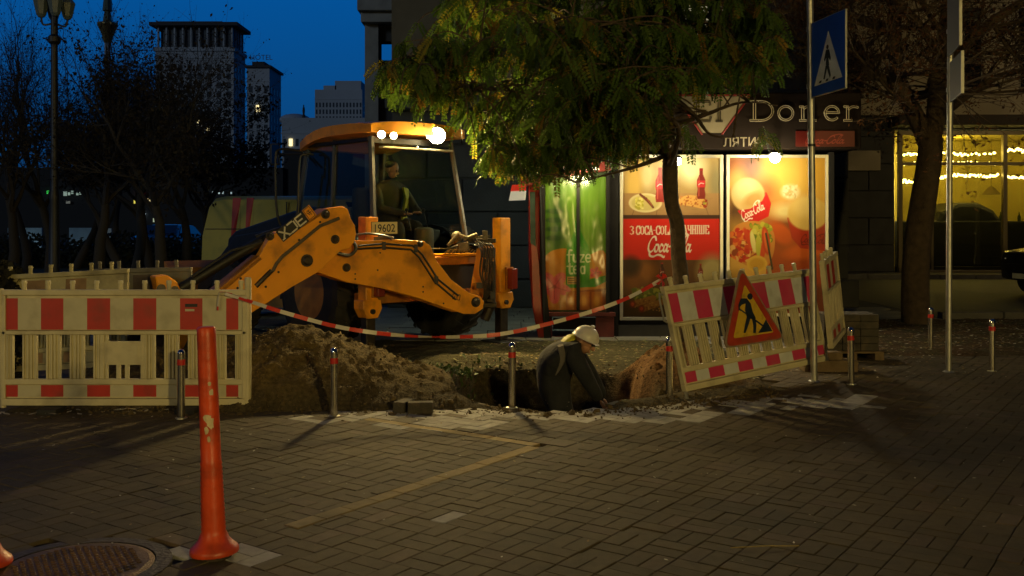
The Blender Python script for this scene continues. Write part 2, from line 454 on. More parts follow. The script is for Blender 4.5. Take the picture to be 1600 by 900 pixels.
def window(root, x0, x1, y, z0, z1, lit=None, nx=2, nz=2, frame=M_frame, dep=.08):
    f = MB(); t = .06
    f.box(x0, x1, y-dep, y, z0, z0+t); f.box(x0, x1, y-dep, y, z1-t, z1); f.box(x0, x0+t, y-dep, y, z0+t, z1-t); f.box(x1-t, x1, y-dep, y, z0+t, z1-t)
    for k in range(1, nx): c = x0+(x1-x0)*k/nx; f.box(c-.03, c+.03, y-dep+.01, y, z0+t, z1-t)
    for k in range(1, nz): c = z0+(z1-z0)*k/nz; f.box(x0+t, x1-t, y-dep+.015, y, c-.025, c+.025)
    w = f.build('window', frame, root)
    p = MB(); p.box(x0+t, x1-t, y-.045, y-.03, z0+t, z1-t); p.build('pane', lit or M_pane, w); return w
lit_warm = mat('lit_window_warm', (.6, .5, .3), emit=(1, .78, .4), estr=.55)
lit_cool = mat('lit_window_cool', (.6, .6, .5), emit=(1, .95, .8), estr=.5)
# stone block behind the machine and kiosk
bA = thing('stone_building', 'dark rusticated stone building behind the yellow digger and the kiosk', 'building', (0, 18.2, 0))
m = MB(); m.box(-2.22, 6.2, 18.35, 29.0, 0, 22)
m.build('wall', M_stone, bA)
m = MB(); hol = [(3.05, 3.95, 4.0, 5.6), (.2, 1.3, 4.0, 5.9)]
rusticated(m, -2.22, 6.2, 18.34, .5, 3.6, holes=[]); m.build('stone_blocks', M_stone, bA, bevel=.02)
m = MB(); rusticated(m, -.5, 6.2, 18.34, 3.95, 9.0, bh=.45, bw=.9, holes=hol); m.build('upper_blocks', mat('dim_stone', (.10, .085, .065), rough=.85, vary=.3, scale=2), bA)
m = MB(); m.box(-2.27, 6.3, 18.05, 18.35, 0, .5); m.build('plinth', M_stone, bA, bevel=.02)
m = MB(); m.box(-2.3, 6.3, 17.95, 18.35, 3.6, 3.95); m.build('cornice', M_stone, bA, bevel=.03)
window(bA, 3.05, 3.95, 18.36, 4.0, 5.6, lit=mat('sparkle_window', (.3, .3, .2), emit=(1, .9, .55), estr=.35), nx=3, nz=3)
window(bA, .2, 1.3, 18.36, 4.0, 5.9)
# shop building on the right
bB = thing('shop_building', 'stone building with a fairy-lit yellow shopfront across the side street', 'building', (14, 29.5, 0))
YB = 29.5
def xb(px): return (px-800)/F*YB
def zb(py): return H-(py-350)/F*YB
sx0, sx1, sz0, sz1 = xb(1402), xb(1402)+7.2, zb(428), zb(208)
hol = [(sx0-.1, sx1+.1, 0, sz1+.1)]
m = MB(); m.box(6.3, sx0-.1, YB, YB+12, 0, 30); m.box(sx1+.1, 45, YB, YB+12, 0, 30); m.box(sx0-.1, sx1+.1, YB, YB+12, sz1+.1, 30)
m.build('wall', M_stone, bB)
m = MB(); rusticated(m, 6.3, sx0-.1, YB-.02, .1, 4.3, bh=.8, bw=1.7); m.build('stone_blocks', M_stone, bB, bevel=.02); m = MB(); rusticated(m, sx1+.1, 24, YB-.02, .1, 4.3, bh=.8, bw=1.7); m.build('stone_blocks', M_stone, bB, bevel=.02)
m = MB(); m.box(xb(1300), xb(1372), YB-.2, YB-.07, zb(267), zb(236)); m.build('wall_panel', M_stone2, bB, bevel=.01)
m = MB(); m.box(6.3, 30, YB-.35, YB, zb(182), zb(160)); m.box(6.3, 30, YB-.2, YB-.003, zb(160), zb(146)); m.build('cornice', M_stone2, bB, bevel=.02)
m = MB(); m.box(sx0-.3, sx1+.3, YB-.9, YB-.08, sz1+.15, zb(184)); m.build('awning', mat('awning_brown', (.03, .022, .016), rough=.8), bB, bevel=.03)
m = MB(); rusticated(m, 6.3, 24, YB-.02, zb(145), 16, bh=.5, bw=1.1, holes=[(xb(1300), xb(1352), zb(140), zb(75)), (xb(1475), xb(1535), zb(140), zb(30)), (xb(1590), xb(1650), zb(140), zb(30))]); m.build('upper_blocks', M_stone2, bB)
window(bB, xb(1300), xb(1352), YB+.02, zb(140), zb(75)); window(bB, xb(1475), xb(1535), YB+.02, zb(140), zb(30)); window(bB, xb(1590), xb(1650), YB+.02, zb(140), zb(30))
m = MB(); m.box(xb(1232), xb(1262), YB-.12, YB+.0, zb(150), zb(20)); m.build('pilaster', M_stone2, bB, bevel=.02); m = MB(); m.box(xb(1405), xb(1425), YB-.16, YB, zb(145), zb(-40)); m.build('pilaster', M_stone2, bB, bevel=.02)
# shop interior
M_in = mat('shop_plaster', (.50, .42, .09), rough=.8, vary=.15, scale=1.5)
m = MB(); m.box(sx0, sx1, YB+3.0, YB+3.2, 0, sz1+.1); m.box(sx0-.1, sx0, YB+.2, YB+3, 0, sz1+.1); m.box(sx0, sx1, YB+.2, YB+3, sz1, sz1+.09)
m.build('inner_wall', M_in, bB)
m = MB(); m.box(sx0, sx1, YB-.02, YB+3, 0, .25); m.build('shop_floor', M_dark, bB)
# shopfront frame
f = MB(); t = .09; zt = zb(256)
f.box(sx0, sx1, YB-.12, YB, sz0-.1, sz0+.12); f.box(sx0, sx1, YB-.12, YB, sz1-.06, sz1+.06); f.box(sx0, sx1, YB-.1, YB, zt-.05, zt+.05)
for px in (1402, 1565, 1722): c = xb(px)+.05; f.box(c-.06, c+.06, YB-.14, YB+.01, sz0, sz1)
c = xb(1455); f.box(c-.04, c+.04, YB-.09, YB-.001, sz0, zt)
sf = f.build('shopfront_frame', mat('shop_frame', (.16, .13, .07), rough=.4, metal=.3), bB, bevel=.01)
m = MB(); m.box(sx0+.02, sx1-.02, YB-.05, YB-.035, sz0, sz1); m.build('shop_glass', glass('shop_glass', tint=(.62, .6, .45)), bB)
spot('shop_light', (sx0+2.4, YB+1.4, sz1-.5), 120, (1, .76, .2), bB, rad=.3); spot('shop_light', (sx0+5.6, YB+1.4, sz1-.5), 70, (1, .72, .2), bB, rad=.3)
# dark form added inside to stand for a car reflected in the glass
d = thing('car_reflection_form', 'dark car-shaped form added behind the shop glass for a car reflection', 'reflection form', (xb(1500), YB+1.3, .25))
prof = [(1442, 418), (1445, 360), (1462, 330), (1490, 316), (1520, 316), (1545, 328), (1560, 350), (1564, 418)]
m = MB(); pts = [Vector((xb(a)*1.03, YB+.5, max(.25, zb(b)))) for a, b in prof]; m.prism(pts, (0, 1.6, 0)); m.build('cover', mat('dark_standin', (.02, .022, .025), rough=.6), d, bevel=.12)  # outline of the reflected car given a solid body, no real cover
cn = thing('darkening_counter', 'long dark counter added behind the shop glass to darken the lower window', 'counter', (sx0+3.6, YB+1, .25))
m = MB(); m.box(sx0+.05, sx1-.05, YB+.45, YB+1.1, .26, zb(345)); m.build('counter_body', mat('dark_standin', (.02, .022, .025)), cn, bevel=.04)  # counter added to make the lower part of the window dark
m = MB()
for k in range(14): cx_ = sx0+.4+k*.5+random.uniform(-.1, .1); m.lathe([(.05, 0), (.055, .12), (.02, .2), (.018, .27)], (cx_, YB+.7, zb(345)), seg=8)
m.build('bottles', mat('dark_bottles', (.03, .05, .02), rough=.15), cn, smooth=True)
random.seed(77)
for k in range(3):
    pd = thing('pendant_lamp', ['leftmost pendant lamp shade hanging inside the shop', 'middle pendant lamp shade hanging inside the shop', 'rightmost pendant lamp shade hanging inside the shop'][k], 'lamp', (sx0+1.6+k*2.1, YB+1.9, zb(285)))
    m = MB(); m.tube([(sx0+1.6+k*2.1, YB+1.9, sz1), (sx0+1.6+k*2.1, YB+1.9, zb(290))], .01, 5); m.lathe([(.28, -.02), (.12, .18), (.04, .24)], (sx0+1.6+k*2.1, YB+1.9, zb(300)), seg=14); m.build('shade', mat('pendant', (.12, .09, .03), rough=.5), pd, smooth=True)
# fairy lights
M_bulb = mat('fairy_bulb', (1, .9, .5), emit=(1, .82, .30), estr=30)
M_cord = mat('cord', (.02, .03, .02))
def fairy(label, pts, n):
    r = thing('fairy_lights', label, 'fairy lights', pts[0], group='strings of fairy lights in the shop window')
    path = catmull(pts, 8); cu = MB(); cu.tube(path, .008, 4); cu.build('cord', M_cord, r)
    for i in range(n):
        t = (i+random.uniform(.1, .9))/n*(len(path)-1); k = int(t); p = path[k].lerp(path[min(k+1, len(path)-1)], t-k)
        b = MB(); b.ball(Vector(p)+Vector((0, -.01, -.03-random.random()*.08)), random.uniform(.022, .042), seg=6, ring=4); b.build('bulb', M_bulb, r, smooth=True)
P = lambda px, py: Vector((xb(px), YB+.12, zb(py)))
fairy('upper string of warm fairy lights behind the left shop pane', [P(1404, 240), P(1430, 236), P(1455, 238), P(1480, 234), P(1510, 237), P(1560, 234)], 60)
fairy('lower bright row of fairy lights under the transom of the left pane', [P(1410, 278), P(1440, 282), P(1470, 274), P(1500, 270), P(1530, 271), P(1562, 270)], 80)
fairy('short vertical string of fairy lights at the shop frame', [P(1408, 278), P(1409, 300), P(1408, 330)], 18)
fairy('upper string of fairy lights behind the right shop pane', [P(1568, 232), P(1590, 230), P(1620, 234), P(1700, 230)], 44)
fairy('lower row of fairy lights behind the right shop pane', [P(1570, 273), P(1590, 274), P(1640, 276), P(1700, 272)], 44)
fairy('middle string of tiny fairy lights along the transom', [P(1404, 251), P(1450, 252), P(1500, 250), P(1560, 252)], 34)

# far buildings
M_far = mat('far_concrete', (.42, .46, .50), rough=.9, vary=.12, scale=.05)
M_far2 = mat('far_trim', (.2, .2, .2), rough=.9)
def far_block(name, label, x0, x1, Y, top, floors, bays, depth, side_px=None, lit=()):
    sc = Y/F; X0 = (x0-800)*sc; X1 = (x1-800)*sc; ZT = H-(top-350)*sc
    r = thing(name, label, 'building', ((X0+X1)/2, Y, 0))
    m = MB(); m.box(X0, X1, Y, Y+depth, 0, ZT); m.build('wall', M_far, r)
    fh = 2.9; bw = (X1-X0)/bays; k = 0; w = MB()
    z = ZT-4.5-fh
    wins = []
    for i in range(floors):
        for j in range(bays):
            wins.append((X0+bw*(j+.28), X0+bw*(j+.72), z, z+1.9, (i, j)))
        z -= fh
        if z < 3: break
    st = MB()
    for a, b, c, d, ij in wins:
        if ij in lit:
            q = MB(); q.box(a-.1, b+.1, Y-.25, Y-.12, c, d); q.build('lit_window', mat('far_lit', (1, .8, .4), emit=(1, .80, .38), estr=1.6), r)
        else: st.box(a, b, Y-.12, Y+.1, c, d)
    x = st.build('windows', mat('far_pane', (.05, .065, .08), rough=.3), r); x['kind'] = 'stuff'
    # side windows
    if X1 < 0:
        st = MB(); z = ZT-4.5-fh; nb = max(2, int(depth/3.5))
        while z > 3:
            for j in range(nb): st.box(X1-.1, X1+.12, Y+depth*(j+.3)/nb, Y+depth*(j+.65)/nb, z, z+1.9)
            z -= fh
        x = st.build('side_windows', mat('far_pane', (.05, .065, .08), rough=.3), r); x['kind'] = 'stuff'
    st = MB(); z = ZT-4.2
    while z > 4: st = MB(); st.box(X0-.12, X1+.12, Y-.16, Y+.0, z, z+.35); z -= fh*5; st.build('string_course', M_far, r)
    return r, X0, X1, ZT, sc
YH = 320
r, X0, X1, ZT, sc = far_block('hotel_tower', 'tall pale hotel tower with a glazed colonnade under a flat dark roof', 243, 365, YH, 74, 24, 8, 14, lit={(7, 5), (6, 4)} | {(9, 8), (12, 7)})
m = MB(); zt = H-(40-350)*sc; n = 9
m.box(X0+1.2, X1-1.2, YH+1.5, YH+12.5, ZT, zt-.2); m.build('lantern_glazing', mat('far_pane', (.05, .065, .08), rough=.3), r)
for i in range(n+1): q = MB(); x = X0+.5+(X1-X0-1.4)*i/n; q.box(x, x+.5, YH+.2, YH+.8, ZT, zt-.2); q.build('column', M_far, r)
for i in range(5): q = MB(); q.box(X1-1, X1-.4, YH+1+i*2.9, YH+1.6+i*2.9, ZT, zt-.2); q.build('column', M_far, r)
m = MB(); m.box(X0-1.6, X1+1.6, YH-1.6, YH+15, zt-.2, zt+.9); m.box(X0, X1-4, YH+1, YH+11, zt+.9, zt+1.6); m.build('roof', mat('far_roof', (.06, .06, .065), rough=.9), r)
m = MB(); m.box(X0-.5, X1+.5, YH-.5, YH+14.4, ZT-1.2, ZT+.02); m.box(X0-.3, X1+.3, YH-.3, YH+14.2, ZT-3.6, ZT-3.2); m.build('cornice', M_far, r)
YH2 = 300
r, X0, X1, ZT, sc = far_block('hotel_wing', 'lower pale hotel wing with HOTEL letters on its roof', 386, 421, YH2, 106, 14, 3, 15, lit={(2, 1)})
m = MB(); m.box(X0-.6, X1+.6, YH2-.8, YH2+16, ZT, ZT+.7); m.box(X0+1, X1-2, YH2+2, YH2+12, ZT+.7, ZT+2.2); m.build('roof', mat('far_roof', (.06, .06, .065), rough=.9), r)
m = MB(); m.text('HOTEL', (X0+.8, YH2-.1, ZT+2.4), (1, 0, 0), (0, 0, 1), size=2.2); m.build('roof_letters', mat('far_letters', (.1, .1, .11), rough=.9), r)
YR = 420
r, X0, X1, ZT, sc = far_block('apartment_block', 'distant pale stepped apartment block low on the blue skyline', 492, 566, YR, 140, 10, 14, 20)
m = MB(); m.box(X0+(30)*sc, X1-3*sc, YR+2, YR+15, ZT, ZT+4); m.box(X0+12*sc, X0+32*sc, YR+2, YR+12, ZT, ZT+2); m.build('roof', M_far, r)
YD = 260
r, X0, X1, ZT, sc = far_block('low_domed_building', 'low distant building with a shallow dome and a roof statue', 440, 575, YD, 184, 5, 14, 20, lit={(0, 1)})
m = MB(); m.ball((X0+2.2, YD+6, ZT), 4.2, 4.2, 1.7); m.build('dome', M_far, r, smooth=True)
m = MB(); c = (472-800)*sc; m.lathe([(.5, 0), (.4, 1.0), (.25, 1.1), (.35, 2.0), (.3, 2.8), (.12, 3.1), (.2, 3.3), (.05, 3.7)], (c, YD+2, ZT), seg=8); m.build('statue', mat('far_statue', (.03, .03, .03)), r, smooth=True)
# nearer corner building with the overhanging cornice
YC = 45.0; s_ = YC/F
r = thing('corner_tower', 'grey stone tower block with heavy cornice behind the digger cab, edge against the sky', 'building', ((575-800)*s_, YC, 0))
m = MB(); m.box((570-800)*s_, (591-800)*s_, YC, YC+1.2, 0, 16); m.build('pier', mat('pier_stone', (.30, .30, .27), rough=.9, vary=.25, scale=1.5, bump=.4, bscale=12), r)
m = MB(); m.box((612-800)*s_, 2, YC+.4, YC+14, 0, 16); m.box((591-800)*s_, (612-800)*s_, YC+.4, YC+1.2, 0, H+(350-92)*s_); m.box((591-800)*s_, (612-800)*s_, YC+.4, YC+1.2, H+(350-62)*s_, 16); m.build('wall', mat('pier_dark', (.05, .05, .05), rough=.9, vary=.2, scale=2), r)
m = MB(); m.box((566-800)*s_, 2, YC-.5, YC+1.3, H+(350-38)*s_, H+(350-22)*s_); m.box((562-800)*s_, 2, YC-.8, YC+1.3, H+(350-22)*s_, H+(350+15)*s_); m.build('cornice', mat('pier_stone', (.30, .30, .27)), r, bevel=.05)
# dark far terrace closing the square on the left, with a few lit signs
YS = 95.0; s_ = YS/F
r = thing('far_terrace', 'long dark low building behind the bare trees with a few lit shop signs', 'building', (-50, YS, 0))
m = MB(); m.box(-75, (442-800)*s_, YS, YS+10, 0, H+(350-262)*s_); m.box((442-800)*s_, (640-800)*s_, YS+.5, YS+10, 0, H+(350-232)*s_); m.build('wall', mat('terrace_dark', (.03, .03, .03), rough=.9), r)
def blob(px, py, w, h, c, e, txt=None):
    q = MB(); p = at(px, py, YS-.3)
    if txt: q.text(txt, p, (1, 0, 0), (0, 0, 1), size=h*s_, bold=.02)
    else: q.box(p.x, p.x+w*s_, p.y, p.y+.1, p.z, p.z+h*s_)
    q.build('lit_sign', mat('sign_%d_%d' % (px, py), c, emit=c, estr=e), r)
for a in [(73, 303, 3, 5, (.05, .8, .1), .8), (79, 302, 3, 6, (.05, .8, .1), .6), (99, 306, 5, 7, (.6, .8, .65), .25), (106, 305, 3, 5, (.6, .8, .65), .3), (111, 303, 3, 5, (.6, .8, .65), .25), (119, 305, 3, 5, (.6, .8, .65), .3), (124, 304, 4, 8, (.6, .8, .65), .35),
          (103, 318, 6, 4, (.5, .5, .4), .12), (214, 305, 2, 4, (1, .05, .05), .8), (219, 304, 4, 5, (1, .05, .05), 1.0), (209, 318, 5, 6, (.9, .75, .1), .8), (218, 316, 3, 4, (.9, .7, .1), .5), (228, 314, 3, 4, (.9, .7, .3), .7), (233, 315, 3, 3, (.9, .7, .3), .7),
          (223, 339, 4, 6, (.7, .9, 1), 1.2), (239, 347, 3, 6, (.7, .8, .5), .4), (323, 304, 2, 5, (.7, .9, .9), .5), (331, 303, 2, 4, (.7, .9, .9), .4), (341, 303, 2, 4, (.7, .9, .9), .5), (347, 303, 2, 4, (.7, .9, .9), .3), (360, 303, 2, 3, (.7, .9, .9), .35)]: blob(*a)
# pale kiosks / hoarding on the square
r = thing('hoarding', 'pale blue site hoarding standing on the dark square at far left', 'hoarding', at(75, 396, 46)-Vector((0,0,at(75,396,46).z)))
YH3 = 46
m = MB(); a = at(12, 356, YH3); b = at(65, 398, YH3); m.box(a.x, b.x, YH3, YH3+.1, .1, a.z); m.build('board', mat('hoarding_blue', (.25, .42, .55), rough=.7, vary=.3, scale=1.2), r); m = MB(); a = at(108, 356, YH3); b = at(146, 396, YH3); m.box(a.x, b.x, YH3, YH3+.1, .1, a.z)
m.build('board', mat('hoarding_blue', (.25, .42, .55), rough=.7, vary=.3, scale=1.2), r)
a = at(162, 357, YH3); m = MB(); m.box(a.x, a.x+.35, YH3, YH3+.1, 0, a.z); m.build('post', mat('hoarding_pale', (.5, .6, .6)), r)
q = MB(); q.ball(at(51, 387, YH3-.4), .08); q.build('lamp', mat('cool_lamp', (1, 1, 1), emit=(.8, .93, 1), estr=6), r)
q = MB(); q.ball(at(109, 389, YH3-.4), .05, .05, .12); q.build('lamp', mat('dim_lamp', (1, 1, 1), emit=(.7, .9, .8), estr=1), r)
# column with gilded capital
YM = 230.0; s_ = YM/F; cx = (168-800)*s_
r = thing('monument_column', 'slender pale monument column with a gilded capital above the trees', 'monument', (cx, YM, 0))
zc = lambda py: H+(350-py)*s_
m = MB(); m.lathe([(1.2, 0), (.75, 4), (.68, zc(66))], (cx, YM, 0), seg=12); m.build('shaft', M_far, r, smooth=True)
m = MB()
zz0 = zc(67); m.lathe([(.75, 0), (1.1, .8), (1.3, 2.0), (1.9, 3.2), (2.35, 4.2), (2.1, 4.6), (1.2, 4.8), (1.0, 5.2)], (cx, YM, zz0), seg=10)
for k in range(8): q = math.pi*k/4; m.ball((cx+1.9*math.cos(q), YM+1.9*math.sin(q), zz0+4.2), .55, seg=6, ring=5)
m.build('capital', mat('gilding', (.35, .26, .1), rough=.35, metal=.6), r, smooth=True)
m = MB(); m.lathe([(1.0, 0), (.9, 1.0), (.7, 2), (1.1, 2.2), (1.0, 4), (.75, 6), (.6, 9), (.4, 12)], (cx, YM, zz0+5.2), seg=10); m.build('statue', mat('bronze', (.12, .16, .12), rough=.4, metal=.3), r, smooth=True)
# ================================================================ SITE OBJECTS
M_plw = mat('barrier_plastic', (.58, .52, .33), rough=.5, vary=.1, scale=5, dirt=(.16, .12, .07), dirt_amt=.45, dirt_scale=4, bump=.1, bscale=60)
M_plw_d = mat('barrier_plastic_dirty', (.34, .30, .15), rough=.6, vary=.2, scale=6, dirt=(.10, .08, .04), dirt_amt=.8, dirt_scale=4, bump=.2, bscale=60)
M_bred = mat('board_red', (.46, .028, .016), rough=.42, vary=.1, scale=8, dirt=(.12, .05, .03), dirt_amt=.35, dirt_scale=7)
M_bwht = mat('board_white', (.52, .48, .33), rough=.42, vary=.08, scale=8, dirt=(.2, .16, .09), dirt_amt=.45, dirt_scale=5)
M_bpink = mat('board_red_flash', (.58, .05, .13), rough=.35, vary=.12, scale=6, dirt=(.30, .12, .12), dirt_amt=.35, dirt_scale=6)  # pinkish glare of a reflected flash put into the red
M_bblue = mat('board_white_flash', (.60, .62, .62), rough=.35, vary=.1, scale=8, dirt=(.3, .28, .24), dirt_amt=.5, dirt_scale=6)  # cool glare of the same flash put into the white
M_steel = mat('galvanised', (.45, .45, .43), rough=.42, metal=.8, vary=.15, scale=10, dirt=(.18, .15, .11), dirt_amt=.4, dirt_scale=8)
M_chrome = mat('bollard_steel', (.60, .57, .50), rough=.22, metal=.97, vary=.1, scale=14, dirt=(.25, .21, .15), dirt_amt=.45, dirt_scale=9)
M_rtape = mat('red_reflector', (.50, .02, .015), rough=.4, vary=.2, scale=20)
M_black = mat('black_plastic', (.012, .012, .012), rough=.5)

def barricade(name, label, O, U, V, Nn, W=1.98, Hh=.94, boards=None, boards_low=None, plate=None, pegs=10, mred=M_bred, mwht=M_bwht, mpl=M_plw, post=True, slat=None, peg0=.06, group='red and white plastic site barriers'):
    O = Vector(O); U = Vector(U); V = Vector(V); Nn = Vector(Nn)
    r = thing(name, label, 'barrier', O, group=group)
    T = lambda u, v, w: O+U*u+V*v+Nn*w       # w>0 away from the viewer
    def bx(m, u0, u1, v0, v1, w0, w1, mi=None): m.par(T(u0, v0, w0), U*(u1-u0), V*(v1-v0), Nn*(w1-w0), mi)
    v_b0, v_b1, v_s0, v_s1, v_t0, v_t1 = .07, .165, .215, .575, .615, .87
    m = MB()
    bx(m, 0, W, 0, .055, -.028, .028); bx(m, 0, W, v_b1+.005, v_s0, -.024, .024); bx(m, 0, W, v_s1, v_s1+.032, -.026, .026); bx(m, 0, W, .895, Hh, -.028, .028)
    bx(m, 0, .03, .055, .895, -.026, .026); bx(m, W-.03, W, .055, .895, -.026, .026)
    bx(m, .03, W-.03, .056, v_b1+.004, -.006, .02); bx(m, .03, W-.03, v_s1+.033, .894, -.006, .02)
    m.build('frame', mpl, r, bevel=.006)
    for nm, va, vb, bs, W0 in (('reflective_board', v_t0, v_t1, boards, .03), ('lower_board', v_b0, v_b1, boards_low or boards, .03)):
        m = MB(); x = W0; end = W-W0
        for a, b in bs:
            a = max(a, W0); b = min(b, end)
            if a > x+.002: bx(m, x, a, va, vb, -.011, -.0065, 1)
            bx(m, a, b, va, vb, -.0112, -.0065, 0); x = b
        if x < end-.002: bx(m, x, end, va, vb, -.011, -.0065, 1)
        m.build(nm, [mred, mwht], r)
    n = slat or 10; pitch = (W-.06)/n
    for i in range(n+1):
        c = .03+pitch*i
        a = max(.03, c-pitch*.30); b = min(W-.03, c+pitch*.30)
        if plate and plate[0]-.02 < c < plate[1]+.02 : continue
        m = MB(); bx(m, a, b, v_s0+.001, v_s1-.001, -.006, .014)
        k = (b-a)/3
        for q in (a, b-.016, (a+b)/2-.022, (a+b)/2+.006): bx(m, q, q+.016, v_s0+.001, v_s1-.001, -.02, -.0065)
        m.build('slat', mpl, r, bevel=.003)
    if plate:
        m = MB(); a, b = plate; bx(m, a-.02, b+.02, .33, .52, -.016, .012); bx(m, a, b, .35, .50, -.02, -.0165); m.build('name_plate', mpl, r, bevel=.004)
        for a2, b2 in ((a-.055, a-.02), (b+.02, b+.055), ((a+b)/2-.05, (a+b)/2-.02), ((a+b)/2+.02, (a+b)/2+.05)):
            m = MB(); bx(m, a2, b2, v_s0+.001, .33 if a < a2 < b-.02 else v_s1-.001, -.018, .012); m.build('slat', mpl, r, bevel=.003)
    for i in range(pegs):
        c = peg0+i*.196
        if c > W-.03: break
        m = MB(); p0 = T(c, Hh, 0); m.tube([p0-V*.004, p0+V*.05, p0+V*.052, p0+V*.075], [.019, .019, .024, .02], 8); m.build('peg', mpl, r, smooth=True)
    if post:
        m = MB(); p0 = T(W+.012, -.01, 0); m.tube([p0, p0+V*1.04, p0+V*1.05], [.028, .028, .022], 10); m.build('end_post', mpl, r, smooth=True)
        m = MB(); m.tube([p0-V*.12, p0+V*.01], [.017, .017], 8); m.build('steel_foot', M_steel, r, smooth=True)
    return r
# left barrier, square to us
s81 = 8.1/F
up = lambda px: (px-5)*s81
O = at(5, 633, 8.1)
bs = [(up(10), up(29)), (up(65), up(100)), (up(137), up(173)), (up(209), up(245)), (up(282), up(317)), (up(354), up(373))]
lb = barricade('site_barrier', 'upright red and white plastic barrier with a blank plate, standing behind the orange post', O, (1, 0, 0), (0, 0, 1), (0, 1, 0), boards=bs, plate=(up(168), up(217)), slat=10, peg0=up(42)-.02)
m = MB(); m.par(O+Vector((up(290), -.013, .80)), (.10, 0, 0), (0, 0, .025), (0, .001, 0)); m.par(O+Vector((up(290), -.013, .765)), (.075, 0, 0), (0, 0, .018), (0, .001, 0), 1)
m.build('sticker', [M_black, M_bwht], lb)
m = MB(); m.tube([O+Vector((up(9)-.02, 0, -.02)), O+Vector((up(5)-.02, 0, .95))], .022, 8); m.build('side_post', M_plw, lb, smooth=True)
for k in (.35, 1.45): m = MB(); m.par(O+Vector((k, -.18, -.055)), (.16, 0, 0), (0, .42, 0), (0, 0, .05)); m.build('rubber_foot', mat('rubber', (.02, .02, .02), rough=.8), lb, bevel=.01)
# dirty barrier leaning behind it
O2 = at(-30, 560, 9.6)
barricade('site_barrier', 'dirty yellowed plastic barrier half hidden behind the upright barrier at left', (O2.x, O2.y, .08), Vector((1, 0, .05)).normalized(), Vector((.03, .0, 1)).normalized(), (0, 1, 0), W=1.4, boards=[(.03, .2), (.4, .6), (.8, 1.0)], mred=mat('board_grimy', (.20, .12, .05), rough=.7, vary=.4, scale=8), mwht=M_plw_d, mpl=M_plw_d, post=False, pegs=7, slat=7)
O3 = at(150, 560, 10.2)
barricade('site_barrier', 'dark dirty plastic barrier behind the yellowed one, beside the bucket link of the digger', (O3.x, O3.y, .12), Vector((1, 0, .02)).normalized(), Vector((-.02, .0, 1)).normalized(), (0, 1, 0), W=1.0, boards=[(.03, .2), (.4, .6)], mred=mat('board_sooty', (.07, .05, .035), rough=.8, vary=.4, scale=8), mpl=mat('barrier_plastic_dark', (.12, .11, .08), rough=.7, vary=.3, scale=6), mwht=mat('board_dusty', (.14, .13, .09), rough=.8, vary=.4, scale=8), post=False, pegs=5, slat=5)
# right tilted barrier
BLc = at(1069, 612, 8.6); BRc = at(1292, 563, 9.9); TLc = at(1034, 448, 8.55); 
U = (BRc-BLc); W = U.length; U.normalize(); Vv = (TLc-BLc); Hv = Vv.length; Vv = Vv.normalized(); Nv = Vv.cross(U).normalized()
if Nv.y < 0: Nv = -Nv
Vv2 = Vv*(Hv/.94)
k = W/10.4
bs = [(.03, k*.8)]+[(k*(.8+1.0*(2*i+1)), k*(.8+1.0*(2*i+2))) for i in range(5)]
bsl = [(.03, k*.9)]+[(k*(.75+(2*i+1)), k*(1.75+(2*i+1))) for i in range(5)]
rb = barricade('site_barrier', 'tilted plastic barrier with pinkish red stripes carrying the triangular road works sign', BLc, U, Vv2, Nv, W=W, boards=bs, boards_low=bsl, mred=M_bpink, mwht=M_bblue, slat=12, pegs=12, post=False, peg0=.12)
m = MB(); m.tube([BLc+U*.02-Vector((-.02, 0, .11)), BLc+U*.02+Vv*.12], .016, 6); m.build('steel_foot', M_steel, rb, smooth=True)
m = MB(); h0 = BLc+Vv*.62-U*.03
m.tube([h0+Vv*.24+U*.02, h0+Vv*.26-U*.012, h0+Vv*.2-U*.03, h0+Vv*.02-U*.03, h0-U*.0], .009, 6); m.build('hook', M_steel, rb, smooth=True)
# end barrier turned away
a = at(1298, 545, 10.15); b = at(1316, 522, 10.9); c = at(1283, 402, 10.1)
U3 = (b-a).normalized(); V3 = (c-a); V3n = V3.normalized()
barricade('site_barrier', 'narrow view of a plastic barrier turned away behind the crossing sign pole', a, U3, V3n*(V3.length/.98), -U3.cross(V3n), W=(b-a).length+.1, boards=[(.2, .36), (.52, .68)], mred=M_bred, mwht=M_plw, post=False, slat=5, pegs=4)
# reflective lower strip colour on the right barrier stays red: covered by same print

# ---------------------------------------------------------------- road works triangle
A = at(1156, 420, 8.86); Bq = at(1131, 541, 8.86); Cq = at(1221, 527, 9.25)
N3 = (Cq-Bq).cross(A-Bq).normalized()
if N3.y > 0: N3 = -N3
A -= Vector((0, .06, 0)); Bq -= Vector((0, .06, 0)); Cq -= Vector((0, .06, 0))
r = thing('road_works_sign', 'triangular yellow road works sign with worn red border hung on the tilted barrier', 'sign', (A+Bq+Cq)/3)
def rtri(k, rad, off):
    ctr = (A+Bq+Cq)/3; P = [ctr+(p-ctr)*k for p in (A, Bq, Cq)]; out = []
    for i in range(3):
        p = P[i]; a_ = (P[i-1]-p).normalized(); b_ = (P[(i+1) % 3]-p).normalized()
        p0 = p+a_*rad; p2 = p+b_*rad
        for t in (0, .25, .5, .75, 1): out.append(p0*(1-t)**2+p*2*t*(1-t)+p2*t*t+N3*off)
    return out
M_syel = mat('sign_yellow', (.62, .40, .035), rough=.38, vary=.12, scale=9, dirt=(.12, .08, .03), dirt_amt=.7, dirt_scale=9)
M_sred = mat('sign_red', (.40, .045, .025), rough=.4, vary=.2, scale=12, dirt=(.16, .1, .06), dirt_amt=.7, dirt_scale=9)
m = MB(); m.prism(rtri(1.06, .09, 0), -N3*.018); m.build('backing_plate', mat('sign_edge', (.30, .22, .16), rough=.6, metal=.3, vary=.3, scale=15), r)
m = MB(); m.prism(rtri(.99, .08, .0035), -N3*.0025); m.build('red_border', M_sred, r)
